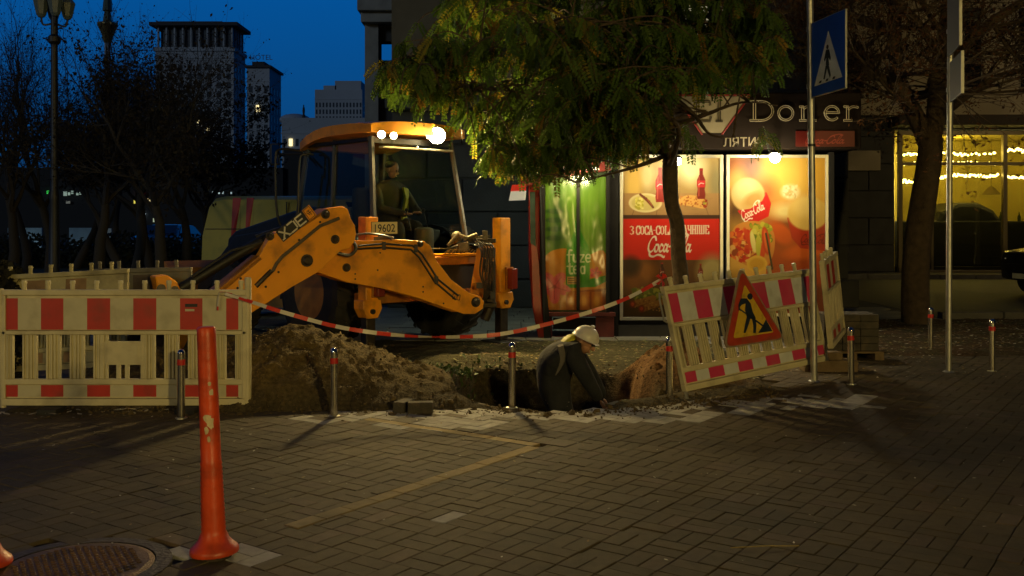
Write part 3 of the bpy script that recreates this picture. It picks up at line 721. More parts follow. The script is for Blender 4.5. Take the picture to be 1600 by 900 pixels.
m = MB(); m.prism(rtri(.70, .03, .006), -N3*.002); m.build('yellow_field', M_syel, r)
# worker pictogram in field coordinates (photo pixels inside the sign)
def onsign(px, py, off=.0078):
    d = at(px, py, 1.0)-Vector((0, 0, H)); d = Vector((d.x, 1, d.z)); o_ = Vector((0, 0, H)); t = (A-o_).dot(N3)/d.dot(N3); return o_+d*t+N3*off
m = MB(); blk = mat('pictogram_blue', (.015, .025, .05), rough=.4, vary=.3, scale=20)
def pg(pts): m.prism([onsign(*p) for p in pts], -N3*.0015)
ax_, ay_ = onsign(1171, 462), None
pts = [(1171+4.2*math.cos(q*.6283), 463+5.2*math.sin(q*.6283)) for q in range(10)]; pg(pts)
pg([(1157, 466), (1166, 466), (1172, 474), (1175, 486), (1180, 497), (1178, 500), (1166, 496), (1163, 484), (1164, 474), (1158, 476), (1155, 480), (1157, 486), (1153, 484), (1153, 476)])
pg([(1166, 494), (1172, 496), (1169, 506), (1164, 520), (1161, 520), (1163, 508)])
pg([(1173, 494), (1179, 497), (1181, 507), (1180, 520), (1176, 520), (1176, 508)])
pg([(1155, 484), (1157, 483), (1198, 512), (1196, 514)])
pg([(1184, 520), (1190, 510), (1196, 499), (1201, 508), (1206, 517)])
m.build('worker_pictogram', blk, r)

# ---------------------------------------------------------------- orange flexible post
r = thing('flexible_post', 'tall scuffed orange flexible post with a flared base in the left foreground', 'post', gnd(334, 866))
b0 = gnd(335, 868); s = b0.y/F
top = Vector((b0.x-15*s, b0.y+.02, 1.035))
ax = (top-b0).normalized(); Lp = (top-b0).length
prof = []
R0 = .042
prof = [(R0*.85, Lp), (R0, Lp-.008), (R0*1.02, Lp-.04)]
z = Lp-.1
while z > .46: prof.append((R0*(1.0+.16*(Lp-z)/Lp), z)); z -= .08
z = .42; k = 0
while z > .10: prof.append((R0*(1.12+.22*(1-z/.42))+(.0022 if k % 2 else -.0012), z)); z -= .0105; k += 1
prof += [(.062, .085), (.070, .065), (.088, .045), (.105, .03), (.110, .018), (.110, .006), (.108, .002)]
m = MB(); m._lathe(prof[::-1], b0+Vector((0, 0, .012)), ax, 32, None)
m.build('post_body', mat('orange_plastic', (.62, .065, .012), rough=.42, vary=.18, scale=7, dirt=(.10, .02, .01), dirt_amt=.75, dirt_scale=6, bump=.15, bscale=30), r, smooth=True, angle=60)
m = MB(); m._lathe([(.075, -.015), (.08, 0), (.078, .012)], b0+Vector((0, 0, .0)), (0, 0, 1), 20, None); m.build('base_stub', mat('dark_rubber', (.03, .02, .015), rough=.8), r, smooth=True)
m = MB()
random.seed(3)
for (zz, ang, w_, h_) in [(.62, -1.5, .028, .05), (.60, -1.2, .02, .06), (.74, -1.0, .012, .04), (.78, -1.15, .01, .02), (.57, -1.6, .012, .05), (.53, -1.4, .009, .03)]:
    R = R0*(1.0+.16*(Lp-zz)/Lp)+.0012; c = b0+Vector((0, 0, .012))+ax*zz; pts = []
    n = 9
    for q in range(n):
        t = 2*math.pi*q/n; rr = random.uniform(.6, 1.1); aa = ang+(w_/R)*math.cos(t)*rr*.9; pts.append(c+Vector((math.cos(aa)*R, math.sin(aa)*R, h_/2*math.sin(t)*rr)))
    cc = c+Vector((math.cos(ang)*R*1.01, math.sin(ang)*R*1.01, 0))
    m.add([cc]+pts, [(0, i+1, (i+1) % n+1) for i in range(n)])
m.build('scuff', mat('scuff_pale', (.52, .44, .3), rough=.7, vary=.3, scale=30), r)
# neighbour post, only its base edge at the frame
r2 = copy_tree(r); p = gnd(-22, 886); r2.location = (p.x, p.y, 0); r2['label'] = 'edge of an orange flexible post base cut off at the far left beside the manhole'
r['group'] = r2['group'] = 'orange flexible posts'

# ---------------------------------------------------------------- bollards
def bollard():
    r = thing('bollard', 'x', 'bollard', (0, 0, 0), group='short steel bollards with red bands')
    hh = .53; m = MB(); m._lathe([(.0305, -.02), (.0305, hh-.03)], (0, 0, 0), (0, 0, 1), 24, None); m.build('post', M_chrome, r, smooth=True)
    m = MB(); m._lathe([(.0315, hh-.03), (.0318, hh-.02), (.029, hh-.008), (.020, hh+.004), (.008, hh+.010), (.0001, hh+.011)], (0, 0, 0), (0, 0, 1), 24, None); m.build('cap', mat('bollard_cap', (.7, .72, .75), rough=.12, metal=1), r, smooth=True)
    m = MB(); m._lathe([(.0306, hh-.115), (.0315, hh-.114), (.0315, hh-.071), (.0306, hh-.07)], (0, 0, 0), (0, 0, 1), 24, None); m.build('red_band', M_rtape, r, smooth=True)
    m = MB(); m._lathe([(.05, -.01), (.048, .004), (.031, .008)], (0, 0, 0), (0, 0, 1), 20, None); m.build('collar', M_steel, r, smooth=True)
    return r
B0 = bollard()
bl = [(283, 653, 0, 'steel bollard with red band just left of the tall orange post'), (522, 650, 0, 'steel bollard with red band in front of the big soil mound'), (800, 637, -.3, 'steel bollard with red band at the near edge of the pit by the worker'),
      (1046, 623, 0, 'steel bollard with red band at the left end of the tilted barrier'), (1330, 600, -.6, 'steel bollard with red band just right of the crossing sign pole'),
      (1454, 552, .3, 'steel bollard with red band between the street tree and the right-hand pole'), (1550, 580, 2.2, 'slightly leaning steel bollard with red band at the far right')]
for i, (px, py, tl, lab) in enumerate(bl):
    o = B0 if i == 0 else copy_tree(B0); p = gnd(px, py); o.location = p; o.rotation_euler = (0, math.radians(-tl), 0.7*i); o['label'] = lab

# ---------------------------------------------------------------- poles and traffic signs
def pole(label, px, py, lean, htop, rad=.028):
    p = gnd(px, py); r = thing('sign_pole', label, 'pole', p, group='galvanised sign poles')
    m = MB(); m.tube([p-Vector((0, 0, .02)), p+Vector((lean*htop, 0, htop))], rad, 14); m.build('pole', M_steel, r, smooth=True)
    m = MB(); m.tube([p, p+Vector((0, 0, .012))], [rad+.03, rad+.012], 14); m.build('base_collar', M_steel, r, smooth=True)
    return r, p
r, p1 = pole('galvanised pole carrying the blue pedestrian crossing sign', 1272, 596, -.011, 4.3, .033)
for zz in (2.85, 3.4):
    m = MB(); c = p1+Vector((-.011*zz, 0, zz)); m.tube([c-Vector((0, 0, .02)), c+Vector((0, 0, .02))], .04, 14); m.build('clamp', M_steel, r, smooth=True)
m = MB(); c = p1+Vector((-.011*2.2, 0, 2.28)); m.tube([c-Vector((0, 0, .012)), c+Vector((0, 0, .012))], .038, 14); m.build('strap', M_black, r, smooth=True)
# crossing sign: plate turned, left edge at pole, right edge further towards us
r = thing('crossing_sign', 'blue pedestrian crossing sign with white triangle on the galvanised pole', 'sign', p1+Vector((0, 0, 3)))
Yp = p1.y
TLs = at(1267, 36, Yp-.03); BLs = at(1268, 153, Yp-.03)
# right edge nearer: find depth that gives ~0.66 m plate
hL = TLs.z-BLs.z
Yr = (Yp-.03)*117/ (125.0)
TRs = at(1320, 13, Yr); BRs = at(1321, 137, Yr)
Us = (TRs-TLs); Us.z = 0; Ws = Us.length; Us.normalize(); Ns = Vector((0, 0, 1)).cross(Us); Ns = -Ns if Ns.y > 0 else Ns
# plate drops slightly
dz = (TRs.z-TLs.z)
SP = lambda u, v, off=0: BLs+Us*(u*Ws)+Vector((0, 0, v*hL+u*dz*1.0))+Ns*off
def quad_prism(m, pts, t, off): m.prism([SP(u, v, off) for u, v in pts], -Ns*t)
m = MB(); quad_prism(m, [(0, 0), (1, 0), (1, 1), (0, 1)], .02, 0); m.build('back_plate', M_steel, r, bevel=.004)
m = MB(); quad_prism(m, [(.012, .012), (.985, .012), (.985, .988), (.012, .988)], .0015, .0022); m.build('blue_face', mat('sign_blue', (.016, .085, .46), rough=.3, vary=.12, scale=6), r)
M_sw = mat('sign_white', (.74, .78, .76), rough=.35, vary=.15, scale=9, dirt=(.3, .3, .3), dirt_amt=.4, dirt_scale=7)
m = MB(); quad_prism(m, [(.10, .14), (.92, .155), (.52, .80)][::1], .0015, .0042)
m.build('white_triangle', M_sw, r)
m = MB(); P_ = lambda pts: quad_prism(m, pts, .0012, .006)
P_([(.50+.035*math.cos(q*.785), .60+.03*math.sin(q*.785)) for q in range(8)])
P_([(.46, .57), (.55, .56), (.60, .44), (.58, .41), (.53, .46), (.55, .36), (.50, .34), (.45, .38), (.47, .47), (.42, .42), (.40, .45)])
P_([(.48, .36), (.54, .36), (.60, .22), (.57, .19), (.50, .30)]); P_([(.45, .37), (.50, .35), (.42, .19), (.38, .20)])
for k in range(3): P_([(.24+k*.2, .16), (.31+k*.2, .16), (.33+k*.2, .19), (.27+k*.2, .19)])
m.build('walker_pictogram', mat('pictogram_black', (.02, .025, .03), rough=.5), r)
r, p2 = pole('taller galvanised pole at right with signs seen edge-on', 1482, 581, .0055, 6.0, .03)
for zz in (2.9, 3.5): m = MB(); c = p2+Vector((.0055*zz, 0, zz)); m.tube([c-Vector((0, 0, .02)), c+Vector((0, 0, .02))], .038, 14); m.build('clamp', M_steel, r, smooth=True)
def edge_sign(label, px0, px1, y0, y1, col, Yn):
    a = at(px0, y1, p2.y-.04); b = at(px1, y1, Yn); z1 = at(px0, y0, p2.y-.04).z; u = b-a; u.z = 0; n = Vector((0, 0, 1)).cross(u).normalized()
    r = thing('road_sign', label, 'sign', a); m = MB(); m.par(a, u, (0, 0, z1-a.z), n*.018); m.build('plate', mat('sign_back', (.07, .075, .08), rough=.5), r, bevel=.004); m = MB(); m.par(a+u*.97-n*.003, u*.05, (0, 0, z1-a.z), n*.026); m.build('rim_edge', M_steel, r)
    m = MB(); m.par(a+n*.0205+u*.02+Vector((0, 0, .01)), u*.96, (0, 0, (z1-a.z)-.02), n*.002); m.build('face', col, r)
edge_sign('narrow dark road sign seen almost edge-on high on the right-hand pole', 1484, 1502, 98, 160, mat('sign_backgrey', (.10, .12, .14), rough=.5), p2.y-.75)
edge_sign('bluish road sign turned away at the very top of the right-hand pole', 1480, 1499, -60, 90, mat('sign_blue', (.016, .085, .46)), p2.y-.75)

# ---------------------------------------------------------------- barrier tape
r = thing('barrier_tape', 'sagging red and white barrier tape strung between the two barriers', 'tape', at(388, 470, 8.1))
path = catmull([at(352, 458, 8.05), at(388, 470, 8.05), at(450, 490, 8.1), at(540, 513, 8.2), at(640, 525, 8.3), at(730, 526, 8.35), at(800, 519, 8.4), at(900, 494, 8.45), at(975, 468, 8.5), at(1034, 437, 8.5)], 14)
def ribbon(path, w, tw, name, mats, parent, period=.115):
    m = MB(); d = 0; n = len(path); vs = []
    for i, p in enumerate(path):
        t = (path[min(i+1, n-1)]-path[max(i-1, 0)]).normalized(); s_ = t.cross(Vector((0, 1, 0))).normalized(); a = tw(i/n); v = s_*math.cos(a)+Vector((0, 1, 0))*math.sin(a)
        nn = t.cross(v).normalized()*.0008
        vs += [p-v*w/2-nn, p+v*w/2-nn, p+v*w/2+nn, p-v*w/2+nn]
    m.v = vs
    for i in range(n-1):
        for k in range(4): m.f.append([i*4+k, i*4+(k+1) % 4, (i+1)*4+(k+1) % 4, (i+1)*4+k]); m.m.append(0 if int(d/period) % 2 else 1)
        d += (path[i+1]-path[i]).length
    return m.build(name, mats, parent)
pp = []
for i in range(len(path)-1):
    for k in range(6): pp.append(path[i].lerp(path[i+1], k/6))
M_tr = mat('tape_red', (.62, .04, .025), rough=.35); M_tw = mat('tape_white', (.62, .58, .5), rough=.35)
ribbon(pp, .034, lambda t: .35*math.sin(t*22)+.75*math.sin(t*9)*(.4 if t > .5 else 1), 'tape', [M_tr, M_tw], r)
m = MB(); k0 = at(1034, 437, 8.47); random.seed(5)
for i in range(9): v = Vector((random.uniform(-1, 1), random.uniform(-.4, .4), random.uniform(-1, 1))).normalized(); w = v.orthogonal().normalized()*.018; m.prism([k0, k0+v*.05-w, k0+v*.06+w], w.cross(v).normalized()*.003)
m.build('knot', M_tr, r)
tp = [at(386, 466, 8.04), at(372, 462, 8.04), at(350, 456, 8.03), at(342, 460, 8.05), at(340, 485, 8.06)]
ribbon(catmull(tp, 10), .016, lambda t: t*3, 'tail', [M_tr, M_tw], r)

# ---------------------------------------------------------------- manhole
mc = Vector((-1.93, 4.42, 0))
r = thing('manhole_cover', 'rusty round manhole cover set in the paving at the lower left', 'manhole cover', mc)
m = MB(); m._lathe([(.40, -.02), (.40, .002), (.33, .004), (.33, -.012)], mc, (0, 0, 1), 40, None); m.build('rim', mat('cast_rim', (.06, .05, .04), rough=.6, metal=.5, vary=.3, scale=12, bump=.5), r, smooth=True)
m = MB(); m._lathe([(.325, -.01), (.325, .0), (.30, .006), (.0001, .007)], mc, (0, 0, 1), 40, None)
for k in range(-8, 9):
    for l in range(-8, 9):
        x, y = k*.035+(l % 2)*.0175, l*.03
        if math.hypot(x, y) < .27: m.cbox(mc+Vector((x, y, .0095)), .02, .011, .007)
m.build('cover', mat('cast_iron', (.16, .09, .045), rough=.55, metal=.55, vary=.35, scale=8, dirt=(.04, .03, .02), dirt_amt=.8, dirt_scale=6, bump=.4, bscale=80), r, bevel=.002)

# ---------------------------------------------------------------- loose pavers, litter
M_brk = mat('loose_brick', (.06, .052, .04), rough=.9, vary=.25, scale=10, dirt=(.2, .15, .09), dirt_amt=.4, dirt_scale=8, bump=.4, bscale=70)
def paverbox(label, c, ang, sx=.2, sy=.1, sz=.07, tilt=0, group='loose paving bricks'):
    m = MB(); a = Vector((math.cos(ang), math.sin(ang), tilt)); b = Vector((-math.sin(ang), math.cos(ang), 0)); m.cbox(c, sx, sy, sz, a, b, a.cross(b)); o = m.build('paving_brick', M_brk, None, bevel=.005); tag(o, label, 'brick', group)
g1 = gnd(633, 646); paverbox('loose dark paving brick lying behind its neighbour near the mound foot', g1+Vector((-.02, .10, .045)), 1.2, sz=.085)
g1 = gnd(656, 647); paverbox('loose dark paving brick lying in front of the soil mound foot', g1+Vector((0, .05, .045)), .05, sz=.09)
# scattered clods and stones as ground litter
random.seed(11)
m = MB()
def clod(p, s):
    b = len(m.v); 
    R = Matrix.Rotation(random.random()*6, 3, 'Z') @ Matrix.Rotation(random.random()*3, 3, 'X'); sc = [random.uniform(.6, 1.2) for _ in range(3)]
    t = (1+5**.5)/2; V0 = [(-1, t, 0), (1, t, 0), (-1, -t, 0), (1, -t, 0), (0, -1, t), (0, 1, t), (0, -1, -t), (0, 1, -t), (t, 0, -1), (t, 0, 1), (-t, 0, -1), (-t, 0, 1)]
    Fc = [(0, 11, 5), (0, 5, 1), (0, 1, 7), (0, 7, 10), (0, 10, 11), (1, 5, 9), (5, 11, 4), (11, 10, 2), (10, 7, 6), (7, 1, 8), (3, 9, 4), (3, 4, 2), (3, 2, 6), (3, 6, 8), (3, 8, 9), (4, 9, 5), (2, 4, 11), (6, 2, 10), (8, 6, 7), (9, 8, 1)]
    vv = []
    for v in V0: k = random.uniform(.75, 1.2)*s*.5; q = R @ Vector((v[0]*k*sc[0], v[1]*k*sc[1], v[2]*k*sc[2]*.7)); vv.append(p+q)
    m.add(vv, Fc)
for i in range(1500):
    x = random.uniform(-3.4, 2.4); y = random.gauss(8.1 if x < .9 else 8.1+(x-.9)*.5, .13)
    if pit(x, y) < -.05: continue
    z = max(soil(x, y), 0); clod(Vector((x, y, z)), random.uniform(.005, .017)*(2.4 if random.random() < .08 else 1))
for i in range(1600):
    x = random.uniform(-3.8, 2.4); y = random.uniform(8.0, 10.5); z = soil(x, y)
    if z < -.05: continue
    clod(Vector((x, y, z+.002)), random.uniform(.005, .020)*(1.6 if random.random() < .04 else 1))
o = m.build('soil_clods', mat('clod', (.10, .07, .03), rough=.95, vary=.4, scale=20)); tag(o, kind='stuff')
# leaves
M_leafs = [mat('dry_leaf_%d' % i, c, rough=.7, vary=.3, scale=30) for i, c in enumerate([(.18, .11, .035), (.26, .19, .045), (.11, .06, .03), (.12, .13, .03), (.5, .47, .38)])]
m = MB()
def leaf(x, y, z, s, mi):
    a = random.random()*6.28; c, sn = math.cos(a), math.sin(a); up_ = random.uniform(.0, .5)
    P4 = [(-1, 0, 0), (-.2, .45, up_*.5), (1, 0, up_), (-.2, -.45, up_*.3)]
    m.add([(x+(p[0]*c-p[1]*sn)*s, y+(p[0]*sn+p[1]*c)*s, z+.004+p[2]*s*.7) for p in P4], [(0, 1, 2), (0, 2, 3)], mi)
for i in range(620):
    x = random.uniform(-3.5, 5); y = 3.6+random.random()**.7*5; leaf(x, y, .002, random.uniform(.004, .016), random.choice([0, 1, 2, 2, 4, 4]))
for i in range(9000):
    x = random.uniform(3.4, 11.3); y = random.uniform(11.45, 15.7); leaf(x, y, strip(x, y), random.uniform(.012, .04), random.choice([0, 0, 2, 2, 3, 4, 1]))
for i in range(1700):
    x = random.uniform(-.6, 2.6); y = random.uniform(9.7, 13.2); z = soil(x, y) if y < 12.9 and x < 2.5 else 0
    if z > -.08: leaf(x, y, max(z, 0), random.uniform(.012, .035), random.choice([0, 1, 2, 3, 3, 3]))
for i in range(700):
    x = random.uniform(2.2, 5); y = random.uniform(9.8, 13.2); leaf(x, y, 0, random.uniform(.01, .03), random.choice([0, 1, 2, 4]))
for i in range(120): x = random.uniform(-4, .3); y = random.uniform(7.7, 8.0); leaf(x, y, 0, random.uniform(.01, .022), random.choice([0, 1, 2, 4]))
for i in range(50): x = random.uniform(-4.3, -2.8); y = random.uniform(7.85, 8.3); leaf(x, y, .01, random.uniform(.02, .05), 4)
o = m.build('fallen_leaves', M_leafs); tag(o, kind='stuff')
# weeds beside the pit
m = MB(); random.seed(23)
for i in range(700):
    x = random.gauss(-.42, .22); y = random.gauss(9.75, .25); z = soil(x, y)
    if z < -.25: continue
    h_ = random.uniform(.015, .06); a = random.random()*6.28; d = Vector((math.cos(a), math.sin(a), 0))*random.uniform(.01, .06); s_ = Vector((-d.y, d.x, 0)).normalized()*random.uniform(.008, .018)
    p = Vector((x, y, z)); m.add([p-s_*.3, p+s_*.3, p+d*.6+s_+Vector((0, 0, h_*.7)), p+d+Vector((0, 0, h_)), p+d*.6-s_+Vector((0, 0, h_*.7))], [(0, 1, 2, 3, 4)])
o = m.build('weeds', mat('weed_green', (.06, .10, .025), rough=.6)); tag(o, kind='stuff')
o = MB(); q = gnd(1200, 860); o.tube([q+Vector((-.17, .02, .006)), q+Vector((0, .03, .012)), q+Vector((.16, .05, .005))], .0025, 5); o = o.build('twig', M_leafs[1]); tag(o, 'thin pale straw stalk lying on the bricks at lower right', 'twig')
# crates / brick stack behind the right barrier
r = thing('brick_pallet', 'low dark stack of paving blocks behind the tilted barrier', 'pallet', at(1316, 500, 11.3).xy.to_3d())
c = Vector((4.05, 11.35, 0)); m = MB()
for k in range(5):
    for i in range(3):
        for j in range(2): m.box(c.x-.55+i*.205+random.uniform(-.006, .006), c.x-.55+i*.205+.2, c.y-.2+j*.205, c.y-.2+j*.205+.2, .1+k*.082, .1+k*.082+.078)
m.build('blocks', M_brk, r, bevel=.004)
m = MB()
for i in range(3): m.box(c.x-.6+i*.3, c.x-.5+i*.3, c.y-.25, c.y+.3, 0.0, .075)
m.box(c.x-.62, c.x+.1, c.y-.25, c.y+.3, .076, .097); m.build('pallet', mat('old_wood', (.16, .11, .06), rough=.85, vary=.3, scale=12), r)
q = MB(); q.box(3.0, 3.55, 10.2, 10.4, .0, .12); q.box(3.1, 3.4, 10.22, 10.38, .121, .2); q = q.build('timber_block', mat('old_wood', (.16, .11, .06)), bevel=.01); tag(q, 'dark timber blocks propping the lower right corner of the tilted barrier', 'timber')
# ================================================================ BACKHOE LOADER
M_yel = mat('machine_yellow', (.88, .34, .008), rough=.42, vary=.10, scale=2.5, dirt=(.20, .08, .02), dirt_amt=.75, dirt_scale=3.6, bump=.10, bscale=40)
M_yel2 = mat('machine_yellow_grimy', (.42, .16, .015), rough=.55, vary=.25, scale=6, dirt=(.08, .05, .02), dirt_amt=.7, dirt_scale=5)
M_mblk = mat('machine_black', (.014, .014, .014), rough=.5, vary=.3, scale=10)
M_grime = mat('greasy_steel', (.05, .04, .03), rough=.45, metal=.5, vary=.4, scale=14)
M_tyre = mat('tyre', (.018, .017, .016), rough=.85, vary=.3, scale=12)
M_cabgl = glass('cab_glass', tint=(.62, .68, .66))
M_hose = mat('hose', (.03, .03, .03), rough=.4)
yaw = math.radians(42); rr_ = Vector((math.cos(yaw), math.sin(yaw), 0)); ff_ = Vector((-math.sin(yaw), math.cos(yaw), 0)); OB = Vector((-.98, 12.08, 0)); UZ = Vector((0, 0, 1))
def B(l, a, z): return OB+rr_*l+ff_*a+UZ*z
bk = thing('backhoe_loader', 'dirty yellow backhoe loader with lit work lamps, its arm swung left over the soil mound', 'excavator', OB)
def bbox(m, l0, l1, a0, a1, z0, z1, mi=None): m.par(B(l0, a0, z0), rr_*(l1-l0), ff_*(a1-a0), UZ*(z1-z0), mi)
# chassis
m = MB(); bbox(m, -.38, .38, .15, 4.6, .62, 1.02); bbox(m, -.55, .55, .25, 1.0, .55, .95); m.build('chassis', M_mblk, bk, bevel=.02)
m = MB(); prof = [(2.15, 1.0), (2.15, 1.72), (2.6, 1.70), (4.3, 1.42), (4.55, 1.3), (4.6, .95)]
m.prism([B(-.42, a, z) for a, z in prof], rr_*.84); m.build('bonnet', M_mblk, bk, bevel=.03)
# wheels
def wheel(c, R, w, rimR, name, side):
    root = MB(); n = 64; ax = rr_; 
    prof = [(rimR, -.46), (R*.80, -.5), (R*.93, -.47), (R*.96, -.3), (R*.965, 0), (R*.96, .3), (R*.93, .47), (R*.80, .5), (rimR, .46)]
    vs = []; fs = []; a1 = UZ; a2 = ax.cross(a1)
    for r_, t in prof:
        for k in range(n): q = 2*math.pi*k/n; vs.append(c+ax*(t*w)+(a1*math.cos(q)+a2*math.sin(q))*r_)
    for i in range(len(prof)-1):
        for k in range(n): fs.append((i*n+k, i*n+(k+1) % n, (i+1)*n+(k+1) % n, (i+1)*n+k))
    root.add(vs, fs)
    nl = 22
    for k in range(nl):           # chevron lugs
        for sgn in (-1, 1):
            q = 2*math.pi*(k+(.5 if sgn > 0 else 0))/nl; q2 = q+.16
            d1 = a1*math.cos(q)+a2*math.sin(q); d2 = a1*math.cos(q2)+a2*math.sin(q2); t1 = d1.cross(ax)*.028; t2 = d2.cross(ax)*.028
            root.add([c+ax*sgn*w*.5+d1*R*.90-t1, c+ax*sgn*w*.5+d1*R*.90+t1, c+ax*sgn*w*.03+d2*R*.955+t2, c+ax*sgn*w*.03+d2*R*.955-t2,
                      c+ax*sgn*w*.49+d1*R*.975-t1, c+ax*sgn*w*.49+d1*R*.975+t1, c+ax*sgn*w*.03+d2*R+t2, c+ax*sgn*w*.03+d2*R-t2],
                     [(0, 1, 2, 3), (4, 7, 6, 5), (0, 4, 5, 1), (1, 5, 6, 2), (2, 6, 7, 3), (3, 7, 4, 0)])
    w_ = root.build(name, M_tyre, bk)
    m = MB()
    o_ = side*w*.30
    m._lathe([(rimR*1.02, -w*.46), (rimR*.97, -w*.3), (rimR*.95, w*.3), (rimR*1.02, w*.46)], c, ax, 32, None)
    m._lathe([(rimR*.96, -.02), (rimR*.6, .01), (rimR*.55, .05), (rimR*.2, .06), (.001, .07)], c+ax*o_, ax*side, 32, None)
    m.build('rim', mat('rim_yellow', (.35, .17, .03), rough=.6, vary=.3, scale=6, dirt=(.05, .04, .02), dirt_amt=.7), w_, smooth=True)
wheel(B(.93, .95, .70), .70, .44, .34, 'rear_wheel', 1); wheel(B(-.93, .95, .70), .70, .44, .34, 'rear_wheel', -1)
wheel(B(.88, 3.35, .50), .50, .34, .25, 'front_wheel', 1); wheel(B(-.88, 3.35, .50), .50, .34, .25, 'front_wheel', -1)
for s_ in (-1, 1):
    m = MB(); n = 9; pts = []
    for k in range(n): q = math.radians(15+150*k/(n-1)); pts.append((.95-math.cos(q)*.80, .72+math.sin(q)*.80))
    inn = [(a, z-.03) for a, z in pts][::-1]
    m.prism([B(s_*.72 if s_ > 0 else -.72-.46, a, z) for a, z in pts+inn], rr_*.46); m.build('mudguard', M_mblk, bk)
# cab
cl0, cl1, ca0, ca1, cz0, cz1 = -.60, .70, .45, 1.95, 1.05, 2.66
ps = {'rl': (cl0, ca0), 'rr': (cl1, ca0), 'fl': (cl0, ca1), 'fr': (cl1, ca1)}
def post(a, b, t=.035, name='cab_post', ma=M_mblk):
    m = MB(); m.tube([a, b], t, 6); return m.build(name, ma, bk, smooth=True)
post(B(cl0, ca0-.12, cz0), B(cl0+.03, ca0, cz1-.08), .04); post(B(cl1+.12, ca0-.18, cz0), B(cl1-.05, ca0, cz1-.08), .035, ma=mat('cab_post_pale', (.12, .10, .06), rough=.4))
post(B(cl0-.05, ca1+.25, cz0), B(cl0+.05, ca1, cz1-.08), .04); post(B(cl1+.05, ca1+.25, cz0), B(cl1-.05, ca1, cz1-.08), .04); post(B(cl0-.03, 1.28, cz0), B(cl0+.02, 1.25, cz1-.08), .03)
m = MB(); bbox(m, cl0+.01, cl1-.03, ca0-.02, ca0+.02, cz1-.16, cz1-.08); m.build('cab_frame', M_mblk, bk, bevel=.01); m = MB(); bbox(m, cl0, cl1, ca0-.12, ca0-.04, cz0-.04, cz0+.05); m.build('cab_frame', M_mblk, bk, bevel=.01); m = MB(); bbox(m, cl0-.02, cl0+.03, ca0, ca1, cz1-.14, cz1-.09); m.build('cab_frame', M_mblk, bk, bevel=.01)
m = MB(); m.add([B(cl0+.04, ca0-.10, cz0+.05), B(cl1+.08, ca0-.15, cz0+.05), B(cl1-.06, ca0, cz1-.16), B(cl0+.05, ca0, cz1-.16)], [(0, 1, 2, 3)]); m.build('rear_window', M_cabgl, bk)
m = MB(); m.add([B(cl0-.01, ca0-.06, cz0+.05), B(cl0-.05, ca1+.2, cz0+.05), B(cl0+.03, ca1, cz1-.14), B(cl0+.03, ca0+.03, cz1-.14)], [(0, 1, 2, 3)]); m.build('side_window', M_cabgl, bk)
m = MB(); m.add([B(cl1+.10, ca0-.1, cz0+.05), B(cl1+.05, ca1+.2, cz0+.05), B(cl1-.03, ca1, cz1-.14), B(cl1-.03, ca0+.03, cz1-.14)], [(0, 1, 2, 3)]); m.build('side_window', M_cabgl, bk)
m = MB(); m.add([B(cl0, ca1+.2, cz0+.3), B(cl1, ca1+.2, cz0+.3), B(cl1-.06, ca1, cz1-.14), B(cl0+.05, ca1, cz1-.14)], [(0, 1, 2, 3)]); m.build('windscreen', M_cabgl, bk)
# roof: domed slab with drooping front
m = MB(); nu, nv = 9, 9; vs = []; 
for lay in (0, 1):
    for j in range(nv):
        for i in range(nu):
            u = -1+2*i/(nu-1); v = -1+2*j/(nv-1); l = .05+u*(.76-.04*abs(v)**4); a = 1.13+v*(.88-.05*abs(u)**4)
            z = 2.80-.05*abs(u)**3-.03*abs(v)**3-(.13*max(0, v)**2) if lay == 0 else 2.62-(.13*max(0, v)**2)-.0*abs(u)
            vs.append(B(l, a, z))
fs = []; N_ = nu*nv
for j in range(nv-1):
    for i in range(nu-1): a = j*nu+i; fs.append((a, a+1, a+nu+1, a+nu)); fs.append((N_+a, N_+a+nu, N_+a+nu+1, N_+a+1))
bd = [i for i in range(nu)]+[j*nu+nu-1 for j in range(1, nv)]+[(nv-1)*nu+i for i in range(nu-2, -1, -1)]+[j*nu for j in range(nv-2, 0, -1)]
for k in range(len(bd)): a, b = bd[k], bd[(k+1) % len(bd)]; fs.append((b, a, N_+a, N_+b))
m.add(vs, fs); m.build('cab_roof', M_yel, bk, smooth=True, angle=50, recalc=True)
m = MB(); bbox(m, cl0+.12, cl1-.1, ca0-.13, ca0-.03, 2.44, 2.465); m.build('visor_strip', mat('visor', (.5, .45, .3), rough=.3), bk, bevel=.006)
# inside: floor, seat, console, wheel
m = MB(); bbox(m, cl0, cl1, ca0-.1, ca1+.3, 1.0, 1.05); bbox(m, cl0+.03, cl0+.2, ca0+.1, ca1, 1.05, 1.35); bbox(m, cl1-.25, cl1-.05, ca0+.2, ca1, 1.05, 1.45); bbox(m, cl0+.1, cl1-.1, 1.85, 2.1, 1.05, 1.75); m.build('cab_floor', M_mblk, bk, bevel=.02)
m = MB(); bbox(m, -.2, .28, .95, 1.42, 1.32, 1.46); bbox(m, -.18, .26, 1.38, 1.5, 1.46, 2.0); bbox(m, -.1, .18, 1.0, 1.35, 1.05, 1.32); m.build('seat', mat('seat_fabric', (.03, .03, .028), rough=.9), bk, bevel=.04)
m = MB(); m.lathe([(.13, 1.05), (.13, 1.42), (.12, 1.46), (.08, 1.48)], B(.28, .52, 0), seg=14); m.build('control_console', mat('console_grey', (.14, .12, .08), rough=.6), bk, smooth=True)
for l in (.15, .42): m = MB(); m.tube([B(l, .6, 1.4), B(l-.04, .66, 1.68)], .008, 6); m.ball(B(l-.04, .66, 1.7), .022, seg=8, ring=6); m.build('control_lever', M_mblk, bk, smooth=True)
